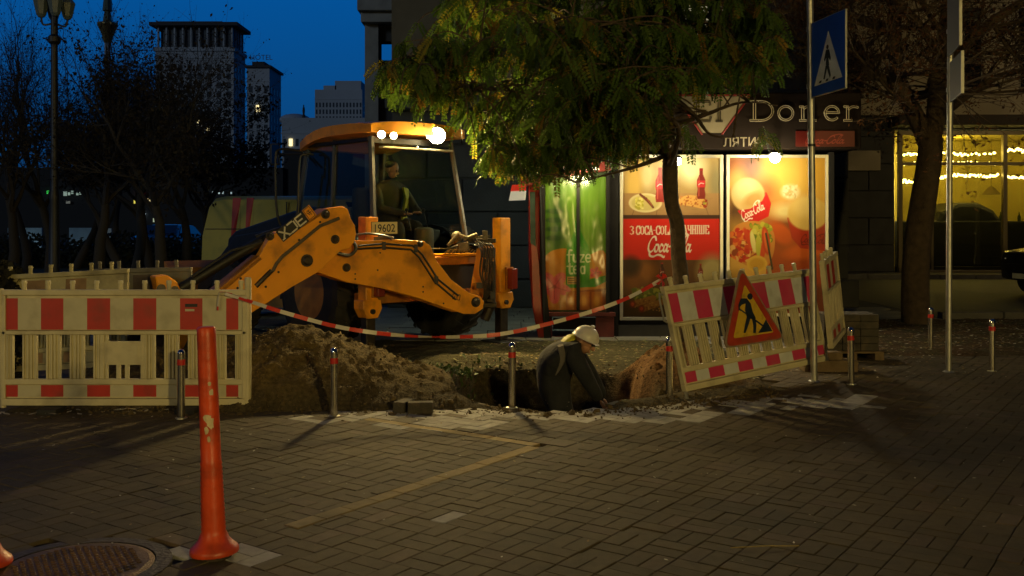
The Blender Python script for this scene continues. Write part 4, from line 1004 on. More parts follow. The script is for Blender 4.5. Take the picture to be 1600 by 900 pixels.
# rear frame and sideshift rails
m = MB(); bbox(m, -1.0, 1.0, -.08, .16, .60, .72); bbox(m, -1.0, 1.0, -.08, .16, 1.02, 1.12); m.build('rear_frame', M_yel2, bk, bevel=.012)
m = MB(); bbox(m, -.95, .95, -.03, .12, .721, 1.019); m.build('frame_plate', M_mblk, bk)
# stabilisers
def stab(l, top):
    ctr = B(l, -.14, 0)
    m = MB(); m.par(ctr-rr_*.085-ff_*.07+UZ*.62, rr_*.17, ff_*.16, UZ*(top-.62)); s_ = m.build('stabiliser', M_yel, bk, bevel=.012)
    m = MB(); m.par(ctr-rr_*.062-ff_*.05+UZ*.05, rr_*.124, ff_*.12, UZ*.6); m.build('leg_tube', M_grime, s_, bevel=.01)
    m = MB(); m.par(ctr-rr_*.19-ff_*.19+UZ*.01, rr_*.38, ff_*.38, UZ*.035); m.build('foot_pad', M_mblk, s_, bevel=.01)
    m = MB(); m.prism([ctr+rr_*a-ff_*.075+UZ*z for a, z in ((-.12, .66), (.12, .66), (.14, .56), (.08, .45), (-.06, .45), (-.12, .56))], ff_*.2); m.build('foot_bracket', M_yel, s_, bevel=.012)
    m = MB(); m.tube([ctr-ff_*.10+UZ*.53, ctr-ff_*.06+UZ*.53], .03, 12); m.build('pin', M_mblk, s_, smooth=True)
    m = MB(); m.par(ctr+rr_*.0-ff_*.19+UZ*.70, rr_*.10, ff_*.09, UZ*.26); lp = m.build('tail_light', mat('tail_red', (.18, .02, .012), rough=.25), s_, bevel=.01)
    m = MB(); m.par(ctr-rr_*.012-ff_*.10+UZ*.685, rr_*.125, ff_*.03, UZ*.29); m.build('light_housing', M_yel2, s_, bevel=.008)
    return s_
sL = stab(-1.0, 1.60); sR = stab(1.02, 1.60)
# kingpost
m = MB(); kp = B(.62, -.22, 0)
m.prism([at(px, py, 12.15) for px, py in ((734, 470), (733, 460), (742, 405), (744, 388), (757, 384), (760, 400), (757, 430), (757, 474))], (.12, .14, 0)); m.build('kingpost', M_yel, bk, bevel=.012)
m = MB()
m.tube([at(764, 398, 12.2), at(764, 440, 12.2), at(764, 442, 12.2), at(764, 472, 12.2)], [.05, .05, .085, .085], 12); m.cbox(at(764, 395, 12.2), .16, .16, .12); m.cbox(at(763, 476, 12.2), .2, .2, .06); m.cbox(at(752, 376, 12.2), .36, .2, .05); m.cbox(at(768, 428, 12.1), .10, .1, .3)
m.tube([at(757, 500, 12.2), at(765, 480, 12.2)], .06, 10); m.build('slew_cylinder', M_grime, bk, bevel=.008)
m = MB()
m.cbox(at(745, 371, 12.05), .34, .05, .03, ax=(1, .3, .1)); m.cbox(at(758, 368, 12.05), .06, .06, .12); m.ball(at(714, 370, 12.1), .07); m.tube([at(700, 384, 12.0), at(716, 366, 12.0), at(730, 372, 12.0), at(746, 366, 12.0)], .025, 8); m.cbox(at(725, 385, 12.0), .12, .1, .1)
m.build('valve_block', mat('pale_grime', (.13, .11, .07), rough=.5, metal=.4, vary=.4, scale=20), bk, bevel=.006)
# boom plane
Pk = Vector((-.40, 11.95, 0)); dB = Vector((-.85, -.53, 0)).normalized(); nB = Vector((dB.y, -dB.x, 0)).normalized()   # towards viewer?
if nB.y > 0: nB = -nB
def onB(px, py, off=0):
    d = Vector(((px-800)/F, 1, -(py-350)/F)); o_ = Vector((0, 0, H)); P0 = Pk+nB*off; t = (P0-o_).dot(nB)/d.dot(nB); return o_+d*t
def plate(m, pts, w0, w1, mi=None):   # outline on the plane facing us, thickness real
    P = [onB(px, py) for px, py in pts]; m.prism([p+nB*w0 for p in P], nB*(w1-w0), mi)
def sm(pts, n=5): return [(v.x, v.y) for v in catmull([Vector((x, y, 0)) for x, y in pts], n, closed=True)]
boom = [(512, 372), (560, 376), (610, 374), (652, 376), (663, 384), (672, 406), (695, 436), (722, 456), (740, 462), (746, 470), (744, 481), (732, 489), (715, 489), (690, 481), (640, 463), (585, 449), (530, 439), (486, 424), (468, 408)]
m = MB(); plate(m, boom, .16, .13); plate(m, boom, -.13, -.16); bo = m.build('boom', M_yel, bk, bevel=.006)
m = MB()
ins = [(520, 380), (652, 380), (668, 408), (694, 440), (738, 466), (740, 480), (716, 485), (640, 459), (530, 435), (490, 420)]
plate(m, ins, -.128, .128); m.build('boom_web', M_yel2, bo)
# dipper
dip = [(519, 324), (526, 328), (531, 340), (537, 352), (539, 366), (538, 376), (530, 386), (518, 388), (482, 426), (420, 448), (392, 468), (345, 500), (262, 545), (250, 530), (316, 460), (392, 396), (404, 376), (414, 364), (447, 358), (500, 328)]
dip = [(519, 323), (527, 327), (532, 342), (538, 352), (540, 366), (537, 378), (528, 388), (516, 391), (484, 422), (440, 447), (398, 474), (330, 516), (268, 552), (250, 538), (318, 458), (392, 398), (400, 384), (408, 370), (418, 362), (446, 358), (496, 326)]
m = MB(); plate(m, dip, .30, .165); dp = m.build('dipper', M_yel, bk, bevel=.008)
m = MB(); plate(m, [(446, 357), (496, 326), (498, 330), (448, 362)], .30, .0); plate(m, [(318, 458), (392, 398), (396, 404), (324, 464)], .30, .02); m.build('dipper_flange', M_yel2, dp, bevel=.005)
m = MB(); 
for px, py, R in ((508, 335, .035), (523, 374, .035), (479, 407, .048), (421, 369, .032), (340, 513, .03)): p = onB(px, py, .30); m.tube([p-nB*.02, p+nB*.03, p+nB*.045], [R, R, R*.7], 12); m.tube([p+nB*.01, p+nB*.018], [R*1.4, R*1.4], 14)
m.build('pivot_pins', M_grime, dp, smooth=True)
for px, py, R in ((541, 418, .035), (656, 381, .03), (743, 472, .045)): m = MB(); p = onB(px, py, .16); m.tube([p-nB*.02, p+nB*.025, p+nB*.04], [R, R, R*.7], 12); m.tube([p+nB*.005, p+nB*.012], [R*1.35, R*1.35], 14); m.build('pivot_pin', M_grime, bo, smooth=True)
m = MB()
for px, py in ((590, 422), (661, 448), (661, 456), (681, 443), (693, 474), (555, 428), (555, 436), (594, 395)): p = onB(px, py, .16); m.tube([p, p+nB*.004], .010, 8)
m.build('bolt_holes', M_mblk, bo)
m = MB()
for px, py in ((376, 435), (371, 450), (391, 461), (435, 425), (415, 448), (467, 375), (500, 347)): p = onB(px, py, .30); m.tube([p, p+nB*.006], .013, 8)
m.build('bolt_heads', M_grime, dp)
# stiffening bar and hose clamp on the dipper
m = MB(); pts = [onB(px, py, .312) for px, py in ((530, 341), (500, 353), (470, 378), (442, 400), (432, 412), (427, 422), (418, 430))]; m.tube(pts, .018, 8); m.build('dipper_hose', mat('hose_guard', (.10, .08, .05), rough=.5, vary=.3, scale=10), dp, smooth=True)
m = MB(); pts = [onB(px, py, .315) for px, py in ((424, 423), (400, 447))]; m.tube(pts, .026, 8); m.cbox(onB(417, 431, .32), .12, .05, .03, ax=(onB(424, 423)-onB(400, 447))); m.build('hose_clamp', M_grime, dp)
# model sticker, upside down on the swung arm
sa = onB(441, 376, .306); sbv = onB(490, 336, .306); ax_ = (sbv-sa).normalized(); ay_ = nB.cross(ax_) if nB.cross(ax_).z > 0 else -nB.cross(ax_)
L_ = (sbv-sa).length; hS = .135
m = MB(); c0 = onB(443, 366, .304)
c0 = sa-ay_*.0+Vector((0, 0, 0))
m.par(c0-ay_*.02, ax_*L_*.82, ay_*hS, nB*.002); st = m.build('model_sticker', M_mblk, dp)
m = MB(); m.par(c0+ax_*L_*.83-ay_*.02, ax_*L_*.23, ay_*hS, nB*.002); s2 = m.build('logo_sticker', M_yel, dp)
m = MB()
def bar(p, q, w, off=.0035, T=None):
    p, q = [c0+ax_*(a*L_)+ay_*(b*hS)+nB*off for a, b in (p, q)]; d = (q-p).normalized(); n_ = nB.cross(d).normalized()*w; m.prism([p-n_-d*w*.3, q-n_+d*w*.3, q+n_+d*w*.3, p+n_-d*w*.3], nB*.001)
# letters X C 3 rotated half a turn: reads X, reversed C, E-like 3
w_ = .0085
bar((.06, .0), (.25, .72), w_); bar((.25, .0), (.06, .72), w_); bar((.02, .0), (.10, .0), w_*.8); bar((.21, .0), (.29, .0), w_*.8)
bar((.31, .72), (.47, .72), w_); bar((.50, .66), (.50, .06), w_); bar((.47, .0), (.31, .0), w_)
bar((.56, .72), (.76, .72), w_); bar((.56, .0), (.76, .0), w_); bar((.56, .0), (.56, .72), w_); bar((.56, .36), (.72, .36), w_)
m.build('sticker_lettering', mat('sticker_white', (.62, .58, .48), rough=.5), st)
m = MB()
for e in (((.85, -.08), (1.03, -.08)), ((.85, .80), (1.03, .80)), ((.85, -.08), (.85, .80)), ((1.03, -.08), (1.03, .80))): bar(*e, .003)
bar((.89, .5), (.93, .2), .004); bar((.91, .55), (.99, .55), .004); bar((.95, .5), (.97, .15), .004); bar((.93, .36), (1.0, .36), .004)
m.build('logo_lettering', M_mblk, s2)
# maker mark on boom
m = MB(); 
for a, b in (((708, 459), (719, 461)), ((719, 461), (718, 469)), ((718, 469), (707, 467)), ((707, 467), (708, 459)), ((711, 462), (710, 466)), ((714, 462), (714, 467))):
    p, q = onB(*a, .1605), onB(*b, .1605); d = (q-p).normalized(); n_ = nB.cross(d).normalized()*.004; m.prism([p-n_, q-n_, q+n_, p+n_], nB*.0015)
m.build('boom_mark', M_mblk, bo)
m = MB(); m.tube([onB(px, py, .175) for px, py in ((560, 384), (600, 381), (645, 384), (660, 398), (684, 436), (716, 462))], .012, 6); m.tube([onB(px, py, .172) for px, py in ((556, 389), (600, 387), (642, 390), (655, 402), (679, 440), (712, 468))], .012, 6); m.build('boom_pipes', M_hose, bo, smooth=True)
m = MB()
for px, py in ((600, 384), (650, 388), (682, 438)): m.cbox(onB(px, py, .18), .04, .03, .09)
m.build('pipe_clips', M_grime, bo)
# rams and link on top of dipper
m = MB(); m.tube([onB(416, 372, .05), onB(360, 404, .05), onB(250, 470, .05)], [.055, .055, .05], 12); m.tube([onB(480, 345, .02), onB(400, 372, .02)], .035, 10); m.tube([onB(250, 472, .05), onB(238, 480, .05)], .03, 10); m.build('bucket_ram', M_mblk, bk, smooth=True)
m = MB(); m.tube([onB(300, 432, .1), onB(360, 392, .1), onB(430, 372, .1), onB(500, 372, .1)], .016, 6); m.tube([onB(300, 440, .02), onB(372, 398, .02), onB(440, 370, .02)], .016, 6); m.build('arm_hoses', M_hose, bk, smooth=True)
m = MB(); hp = catmull([onB(534, 358, .2), onB(548, 372, .25), onB(556, 388, .25), onB(545, 399, .25), onB(524, 394, .22)], 6); m.tube(hp, .02, 8); m.build('elbow_hose', M_hose, bk, smooth=True)
m = MB(); m.tube(catmull([onB(545, 368, .22), onB(575, 365, .24), onB(600, 368, .22), onB(612, 374, .18)], 6), .013, 6); m.build('boom_hose', M_hose, bk, smooth=True)
m = MB(); m.prism([onB(px, py, .12) for px, py in ((242, 432), (262, 430), (276, 440), (284, 454), (282, 466), (250, 468))], -nB*.24); lk = m.build('bucket_link', M_yel, bk, bevel=.015)
m = MB(); m.tube([onB(252, 451, .10), onB(252, 451, .15)], .045, 12); m.tube([onB(273, 453, .10), onB(273, 453, .15)], .04, 12); m.build('link_pins', M_grime, lk, smooth=True)
# bucket hidden behind the barrier
m = MB(); pr = [(272, 470), (284, 520), (270, 580), (225, 610), (180, 600), (170, 560), (178, 600), (225, 604), (262, 574), (272, 520), (262, 475)]
plate(m, [(272, 470), (286, 520), (270, 575), (225, 600), (185, 560), (230, 500)], .28, .255); plate(m, [(272, 470), (286, 520), (270, 575), (225, 600), (185, 560), (230, 500)], -.255, -.28)
for a, b in (((272, 470), (286, 520)), ((286, 520), (270, 575)), ((270, 575), (225, 600))):
    p, q = onB(*a), onB(*b); n_ = nB.cross((q-p).normalized())*.012; m.prism([p-nB*.255, q-nB*.255, q-nB*.255+n_, p-nB*.255+n_], nB*.51)
m.build('bucket', M_grime, bk, bevel=.005)
# licence plate 19602 on the left tower
m = MB(); pc = sL.location
pl0 = B(-1.03, -.235, 1.40); pu = Vector((.98, .18, .02)).normalized(); pv = Vector((0, 0, 1))
m.par(pl0, pu*.30, pv*.145, pu.cross(pv)*.006); lpz = m.build('licence_plate', mat('plate_yellow', (.55, .48, .22), rough=.4), bk, bevel=.002)
pn = pu.cross(pv); pn = pn if pn.y < 0 else -pn
m = MB(); m.text('19602', pl0+pu*.022+pv*.028+pn*.009, pu, pv, size=.125, bold=.012, xs=.80); m.build('plate_number', M_black, lpz)
m = MB()
fr = [(0, 0, .30, .006), (0, .139, .30, .006), (0, 0, .006, .145), (.294, 0, .006, .145)]
for a, b, c, d in fr: m.par(pl0+pu*a+pv*b+pn*.0085, pu*c, pv*d, pn*.001)
m.build('plate_border', M_black, lpz)
m = MB(); m.par(pl0+pu*.03-pv*.075, pu*.22, pv*.05, -pn*.02); m.build('plate_lamp', mat('pale_grime', (.13, .11, .07)), bk, bevel=.005)
m = MB(); m.par(pl0-pu*.09-pv*.02-pn*.05, pu*.10, pv*.20, -pn*.14); m.build('tower_bracket', M_yel, bk, bevel=.01)
m = MB(); m.par(B(-1.0, -.12, 1.215), rr_*1.3+UZ*.0, ff_*.05, UZ*.012); m.build('rear_rail', mat('pale_grime', (.13, .11, .07)), bk)
# body lower part between frame and cab, steps
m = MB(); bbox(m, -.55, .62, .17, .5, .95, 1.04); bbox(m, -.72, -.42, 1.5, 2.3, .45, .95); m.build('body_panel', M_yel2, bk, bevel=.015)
m = MB(); m.par(B(.1, -.1, 1.121), rr_*.85, ff_*.25, UZ*.035); m.build('hose_cover', M_yel, bk, bevel=.01)
m = MB(); random.seed(4)
for i in range(9):
    l = .25+i*.06; m.tube(catmull([B(l, .05, 1.16), B(l+.05, -.18, 1.25+.04*random.random()), B(.62+.02*i, -.28, 1.12), B(.6+.02*i, -.25, .8)], 5), .012, 6)
m.build('hoses', M_hose, bk, smooth=True)
m = MB()
for i in range(6):
    a_ = at(738+i*5, 372+i*2, 12.0-.02*i); m.tube(catmull([a_, at(752+i*4, 392, 11.9), at(750+i*4, 425+i*5, 11.95), at(757+i*2, 455, 12.0), at(752, 478, 12.05)], 6), .011, 6)
m.cbox(at(762, 415, 12.02), .09, .07, .16); m.cbox(at(752, 446, 12.02), .12, .07, .07); m.cbox(at(770, 452, 12.02), .06, .06, .22)
m.build('slew_hoses', M_hose, bk, smooth=True)
# mirrors and hand rails on the left
m = MB(); m.tube(catmull([B(-.66, 2.0, 1.4), B(-.90, 2.1, 1.55), B(-.95, 2.1, 2.35), B(-.88, 2.08, 2.5), B(-.62, 1.98, 2.48)], 6), .016, 8); m.build('mirror_arm', M_mblk, bk, smooth=True)
m = MB(); m.tube(catmull([B(-.68, 1.7, 1.3), B(-.80, 1.75, 1.5), B(-.80, 1.75, 2.3), B(-.72, 1.72, 2.42), B(-.62, 1.70, 2.42)], 6), .016, 8); m.build('hand_rail', M_mblk, bk, smooth=True)
m = MB(); mc_ = at(429, 241, 13.3); m.cbox(mc_, .15, .06, .30, ax=(.9, -.3, 0), ay=(.3, .9, 0)); mi_ = m.build('mirror', M_mblk, bk, bevel=.04)
m = MB(); m.cbox(mc_+Vector((.02, -.036, 0)), .11, .006, .25, ax=(.9, -.3, 0), ay=(.3, .9, 0)); m.build('mirror_glass', mat('mirror_glass', (.5, .55, .6), rough=.05, metal=1), mi_)
m = MB(); m.tube([at(429, 241, 13.3), B(-.62, 1.95, 2.45)], .014, 6); m.tube([at(432, 232, 13.3), B(-.9, 2.1, 2.3)], .014, 6); m.build('mirror_stay', M_mblk, bk)
# front loader bucket beyond
m = MB(); m.prism([B(-1.1, a, z) for a, z in ((5.0, .15), (5.1, .85), (5.3, .95), (5.25, .2), (5.9, .12), (5.9, .08))], rr_*2.2); m.build('loader_bucket', M_yel2, bk)
for l in (-.62, .62): m = MB(); m.prism([B(l-.05, a, z) for a, z in ((1.9, 1.3), (2.0, 1.5), (3.8, 1.35), (5.1, .55), (5.05, .35), (3.7, 1.1))], rr_*.1); m.build('loader_arm', M_mblk, bk, bevel=.01)
# work lamps
M_lampw = mat('lamp_glow', (1, .9, .6), emit=(1, .86, .48), estr=160)
M_lamps = mat('lamp_glow_small', (1, .9, .6), emit=(1, .80, .42), estr=60)
def worklamp(px, py, Y, R, glow, power, tgt, w, angle=150):
    c = at(px, py, Y); d = (Vector(tgt)-c).normalized()
    m = MB(); m.lathe([(R*.55, -.09), (R*1.05, -.03), (R*1.12, -.004)], c, d, 16); h_ = m.build('work_lamp', M_mblk, bk, smooth=True)
    m = MB(); m.lathe([(R, .002), (R*.96, .014)], c, d, 20); m.build('lamp_lens', glow, h_, smooth=True)
    m = MB(); m.tube([c-d*.06, c-d*.06+Vector((0, 0, -.10))], .012, 6); m.build('lamp_bracket', M_mblk, h_)
    return spot('work_light', c+d*.05, power, w, bk, kind='SPOT', rad=R*1.8, target=Vector(tgt), angle=angle, blend=.6)
LAMPS = [worklamp(683, 212, 12.45, .10, M_lampw, 720, (.2, 5.0, .6), (1, .70, .24), 170), worklamp(596, 210, 11.85, .045, M_lamps, 22, (-1.0, 4.0, .5), (1, .70, .34)), worklamp(615, 212, 11.85, .04, M_lamps, 14, (-.5, 4.0, .5), (1, .70, .34))]
m = MB(); m.lathe([(.03, .002), (.028, .012)], at(670, 213, 12.4), (0, -1, 0), 12); m.build('small_lens', M_lamps, bk)

# ---------------------------------------------------------------- van
r = thing('van', 'yellow-green emergency van with two red stripes parked behind the digger', 'van', (-8, 26, 0))
YV = 26.0; s_ = YV/F; X = lambda px: (px-800)*s_; Zv = lambda py: H-(py-350)*s_
x0, x1 = X(315), X(315)+5.4
out = [(x0, .55), (x0+.02, 1.2), (x0+.18, Zv(318)), (x0+.30, Zv(308)), (x0+.55, Zv(305)), (x1-1.6, Zv(305)), (x1-1.2, Zv(312)), (x1-.75, 1.55), (x1-.05, 1.25), (x1, .9), (x1, .5), (x0+.1, .42)]
nn = 9; W2 = 1.95; m = MB(); vs = []; fs = []
for j in range(nn):
    v = -1+2*j/(nn-1); k = 1-.05*abs(v)**4; yy = YV+W2/2+v*W2/2
    for x, z in out: tumble = .10*max(0, (z-1.1)) * (abs(v)**3) ; vs.append((x0+(x-x0)*1.0, yy-(v*.07*max(0, z-1.1) if abs(v) > .9 else 0), z*(k if z > 2 else 1)))
n_ = len(out)
for j in range(nn-1):
    for i in range(n_): fs.append((j*n_+i, j*n_+(i+1) % n_, (j+1)*n_+(i+1) % n_, (j+1)*n_+i))
fs.append(list(range(n_))); fs.append([(nn-1)*n_+i for i in range(n_)][::-1]); m.add(vs, fs)
m.build('body', mat('van_yellow', (.50, .42, .06), rough=.4, vary=.06, scale=2, dirt=(.2, .2, .05), dirt_amt=.3), r, smooth=True, recalc=True)
for a, b in ((361, 374), (383, 394)): m = MB(); m.prism([(X(a)-.03, YV-.012, .6), (X(b)-.03, YV-.012, .6), (X(b), YV-.012, 1.15), (X(b)+.02, YV+.085, Zv(309)), (X(a)+.02, YV+.085, Zv(309)), (X(a), YV-.012, 1.15)], (0, .03, 0)); m.build('red_stripe', mat('van_red', (.55, .03, .03), rough=.4), r)
m = MB(); m.box(x0+.1, x1-1.0, YV-.006, YV+.02, 1.38, 1.40); m.box(X(447), X(447)+.02, YV-.006, YV+.03, .6, 2.1); m.build('panel_seam', M_mblk, r)
for wx in (x0+1.0, x1-1.0): m = MB(); m._lathe([(.22, -.12), (.35, -.11), (.36, 0), (.35, .11), (.22, .12)], (wx, YV+.10, .36), (0, 1, 0), 24, None); w_ = m.build('wheel', M_tyre, r, smooth=True); m = MB(); m.lathe([(.21, -.1), (.2, -.06), (.08, -.02)], (wx, YV+.06, .36), (0, 1, 0), 16); m.build('rim', M_steel, w_)
m = MB(); m.prism([(x1-1.35, YV-.0, 1.5), (x1-.85, YV-.0, 1.5), (x1-1.25, YV+.06, 2.1), (x1-1.65, YV+.06, 2.1)], (0, .02, 0)); m.build('side_window', M_pane, r)

# ---------------------------------------------------------------- cars
def car(label, loc, ang, col, lights=0, kind='suv'):
    r = thing('parked_car', label, 'car', (0, 0, 0), group='parked cars')
    pr = [(-2.15, .35), (-2.2, .7), (-2.1, .95), (-1.55, 1.02), (-1.35, 1.06), (-.65, 1.46), (.2, 1.52), (1.35, 1.46), (1.85, 1.1), (2.1, 1.0), (2.2, .7), (2.15, .32)]
    m = MB(); nn = 7; vs = []; fs = []
    for j in range(nn):
        v = -1+2*j/(nn-1)
        for x, z in pr:
            w = .90 if z < 1.03 else .90-.42*(z-1.03); xx = x*(1-.05*abs(v)**3); vs.append((xx, v*w, z-(.02*abs(v)**3 if z > 1.3 else 0)))
    n = len(pr)
    for j in range(nn-1):
        for i in range(n-1): fs.append((j*n+i, j*n+i+1, (j+1)*n+i+1, (j+1)*n+i))
        fs.append((j*n+n-1, j*n, (j+1)*n, (j+1)*n+n-1))
    fs.append(list(range(n))); fs.append([(nn-1)*n+i for i in range(n)][::-1]); m.add(vs, fs)
    m.build('body', mat('car_paint_'+label[:6], col, rough=.18, spec=.7, coat=.6), r, smooth=True, angle=40, recalc=True, bevel=.03)
    for s_ in (-1, 1):
        m = MB(); yb = s_*.905; m.prism([(-1.2, yb, 1.07), (-.62, s_*.76, 1.40), (.2, s_*.735, 1.45), (1.25, s_*.76, 1.40), (1.62, yb, 1.08)], (0, s_*.012, 0)); m.build('side_windows', M_pane, r)
        m = MB(); m.ball((-1.98, s_*.62, .78), .14, .17, .09, R=Matrix.Rotation(.3*s_, 3, 'Z')); m.build('headlight', mat('headlight_glass', (.75, .7, .5), rough=.12, spec=1, emit=(1, .85, .5), estr=lights), r, smooth=True)
        m = MB(); m.cbox((-.85, s_*1.0, 1.1), .12, .2, .13); m.build('mirror', M_mblk, r, bevel=.03)
        for wx in (-1.35, 1.35):
            m = MB(); m._lathe([(.2, -.11), (.33, -.11), (.345, 0), (.33, .11), (.2, .11)], (wx, s_*.80, .345), (0, 1, 0), 24, None); w_ = m.build('wheel', M_tyre, r, smooth=True)
            m = MB()
            for k in range(5): q = k*1.2566; m.cbox((wx+.1*math.cos(q), s_*.90, .345+.1*math.sin(q)), .2, .02, .05, ax=(math.cos(q), 0, math.sin(q)), ay=(0, 1, 0), az=(-math.sin(q), 0, math.cos(q)))
            m._lathe([(.22, -.02), (.2, .0), (.19, -.02)], (wx, s_*.89, .345), (0, 1, 0), 24, None); m.build('rim', M_steel, w_)
    m = MB(); m.prism([(-1.31, -.78, 1.085), (-1.31, .78, 1.085), (-.68, .66, 1.452), (-.68, -.66, 1.452)], (-.02, 0, .025)); m.build('windscreen', M_pane, r)
    m = MB(); m.cbox((-2.21, 0, .62), .04, .9, .16); m.build('grille', M_mblk, r, bevel=.01)
    m = MB(); m.cbox((-2.235, 0, .45), .02, .5, .11); m.build('number_plate', M_sw, r)
    r.location = loc; r.rotation_euler = (0, 0, ang); return r
car('black car nosing into view at the far right beside the shopfront', (12.78, 21.0, -.014), math.radians(8), (.012, .012, .012), lights=.10)
car('dark blue car parked far off between the bare tree trunks on the left', (-15.2, 44, .0), math.radians(90), (.02, .06, .16), lights=.0)
# ================================================================ KIOSK
YK = 13.5; sK = YK/F
K = lambda px, py, dy=0.0: Vector(((px-800)*sK, YK+dy, H-(py-350)*sK))
class Canvas:           # printed artwork, one colour per vertex of a fine grid
    def __init__(s, x0, y0, x1, y1, res=1.3, bg=(128,128,128)):
        s.x0, s.y0, s.x1, s.y1 = x0, y0, x1, y1; s.w = int((x1-x0)*res)+1; s.h = int((y1-y0)*res)+1
        s.X, s.Y = np.meshgrid(np.linspace(x0, x1, s.w), np.linspace(y0, y1, s.h)); s.A = np.zeros((s.h, s.w, 3)); s.A[:] = bg
    def mix(s, M, c, a=1.0): M = np.clip(M, 0, 1)[..., None]*a; s.A = s.A*(1-M)+np.array(c, float)*M
    def ell(s, cx, cy, rx, ry, c, ang=0, soft=.15, a=1.0):
        t = math.radians(ang); dx = s.X-cx; dy = s.Y-cy; u = (dx*math.cos(t)+dy*math.sin(t))/rx; v = (-dx*math.sin(t)+dy*math.cos(t))/ry
        d = np.sqrt(u*u+v*v); s.mix((1+soft/2-d)/soft, c, a)
    def poly(s, pts, c, a=1.0, soft=.8):
        ins = np.zeros(s.X.shape, bool); D = np.full(s.X.shape, 1e9); n = len(pts)
        for i in range(n):
            (xa, ya), (xb_, yb_) = pts[i], pts[(i+1) % n]
            if ya != yb_: ins ^= ((ya > s.Y) != (yb_ > s.Y)) & (s.X < (xb_-xa)*(s.Y-ya)/(yb_-ya)+xa)
            L2 = (xb_-xa)**2+(yb_-ya)**2+1e-9; t = np.clip(((s.X-xa)*(xb_-xa)+(s.Y-ya)*(yb_-ya))/L2, 0, 1); D = np.minimum(D, np.hypot(s.X-xa-t*(xb_-xa), s.Y-ya-t*(yb_-ya)))
        s.mix(.5+np.where(ins, D, -D)/soft, c, a)
    def stroke(s, pts, w, c, a=1.0, soft=.8, nib=None):
        M = np.zeros(s.X.shape)
        for i in range(len(pts)-1):
            (xa, ya), (xb_, yb_) = pts[i], pts[i+1]; L2 = (xb_-xa)**2+(yb_-ya)**2+1e-9
            ww = w if nib is None else w*(nib[1]+(1-nib[1])*abs(math.sin(math.atan2(yb_-ya, xb_-xa)-nib[0])))
            t = np.clip(((s.X-xa)*(xb_-xa)+(s.Y-ya)*(yb_-ya))/L2, 0, 1); d = np.hypot(s.X-xa-t*(xb_-xa), s.Y-ya-t*(yb_-ya)); M = np.maximum(M, np.clip(.5+(ww/2-d)/soft, 0, 1))
        s.mix(M, c, a)
    def spatter(s, n, bx, cols, r, rs, soft=.5):
        for i in range(n): s.ell(rs.uniform(bx[0], bx[2]), rs.uniform(bx[1], bx[3]), r*rs.uniform(.5, 1.3), r*rs.uniform(.4, 1), cols[rs.randrange(len(cols))], rs.uniform(0, 180), soft)
    def build(s, name, P, parent, m_):
        mb = MB(); 
        for j in range(s.h):
            for i in range(s.w): mb.v.append(tuple(P(s.X[j, i], s.Y[j, i])))
        for j in range(s.h-1):
            for i in range(s.w-1): a = j*s.w+i; mb.f.append((a+s.w, a+s.w+1, a+1, a)); mb.m.append(0)
        C_ = s.A/255; C_ = np.where(C_ <= .04045, C_/12.92, ((C_+.055)/1.055)**2.4)*.82; cc = np.ones((s.h*s.w, 4)); cc[:, :3] = C_.reshape(-1, 3)
        return mb.build(name, m_, parent, cols=cc)
def cr(pts, n=6): return [(v.x, v.y) for v in catmull([Vector((x, y, 0)) for x, y in pts], n)]
def script(cv, ox, oy, sx, c, w=2.2, ang=0, slant=.28, sy=None):
    """flowing script wordmark, unit width 100"""
    sy = sy or sx
    G = [[(18,-21),(15,-27),(9,-25),(3.5,-15),(3,-5),(7,0.5),(12,-1),(16,-6)],
         [(20,-12),(17,-8),(18,-1),(22,-.5),(25,-6),(24,-12),(20,-12.5)], [(34,-11),(31,-13),(28,-8),(28,-2),(31,0),(35,-3)],
         [(44,-11),(40,-13),(37,-7),(38,-1),(41,-1),(44,-8)], [(46,-13),(44,-4),(46,0),(48,-2)], [(49,-9),(54,-10)],
         [(70,-22),(66,-28),(60,-24),(56,-14),(56,-4),(60,1),(65,-2),(68,-6)], [(72,-12),(69,-8),(70,-1),(74,-.5),(77,-6),(76,-12),(72,-12.5)],
         [(79,-3),(84,-14),(87,-26),(84,-29),(81,-20),(81,-4),(84,0),(86,-2)], [(94,-11),(90,-13),(87,-7),(88,-1),(91,-1),(94,-8)], [(96,-13),(94,-4),(96,0),(99,-3)],
         [(6,0),(8,7),(16,9),(25,6),(33,7),(39,10),(41,8)], [(60,-24),(68,-30),(80,-33),(88,-30)]]
    t = math.radians(ang)
    for g in G:
        q = []
        for x, y in cr(g): 
            X_ = (x+(-y)*slant)*sx; Y_ = y*sy; q.append((ox+X_*math.cos(t)-Y_*math.sin(t), oy+X_*math.sin(t)+Y_*math.cos(t)))
        cv.stroke(q, w, c, nib=(-1.0+t, .4), soft=.7)
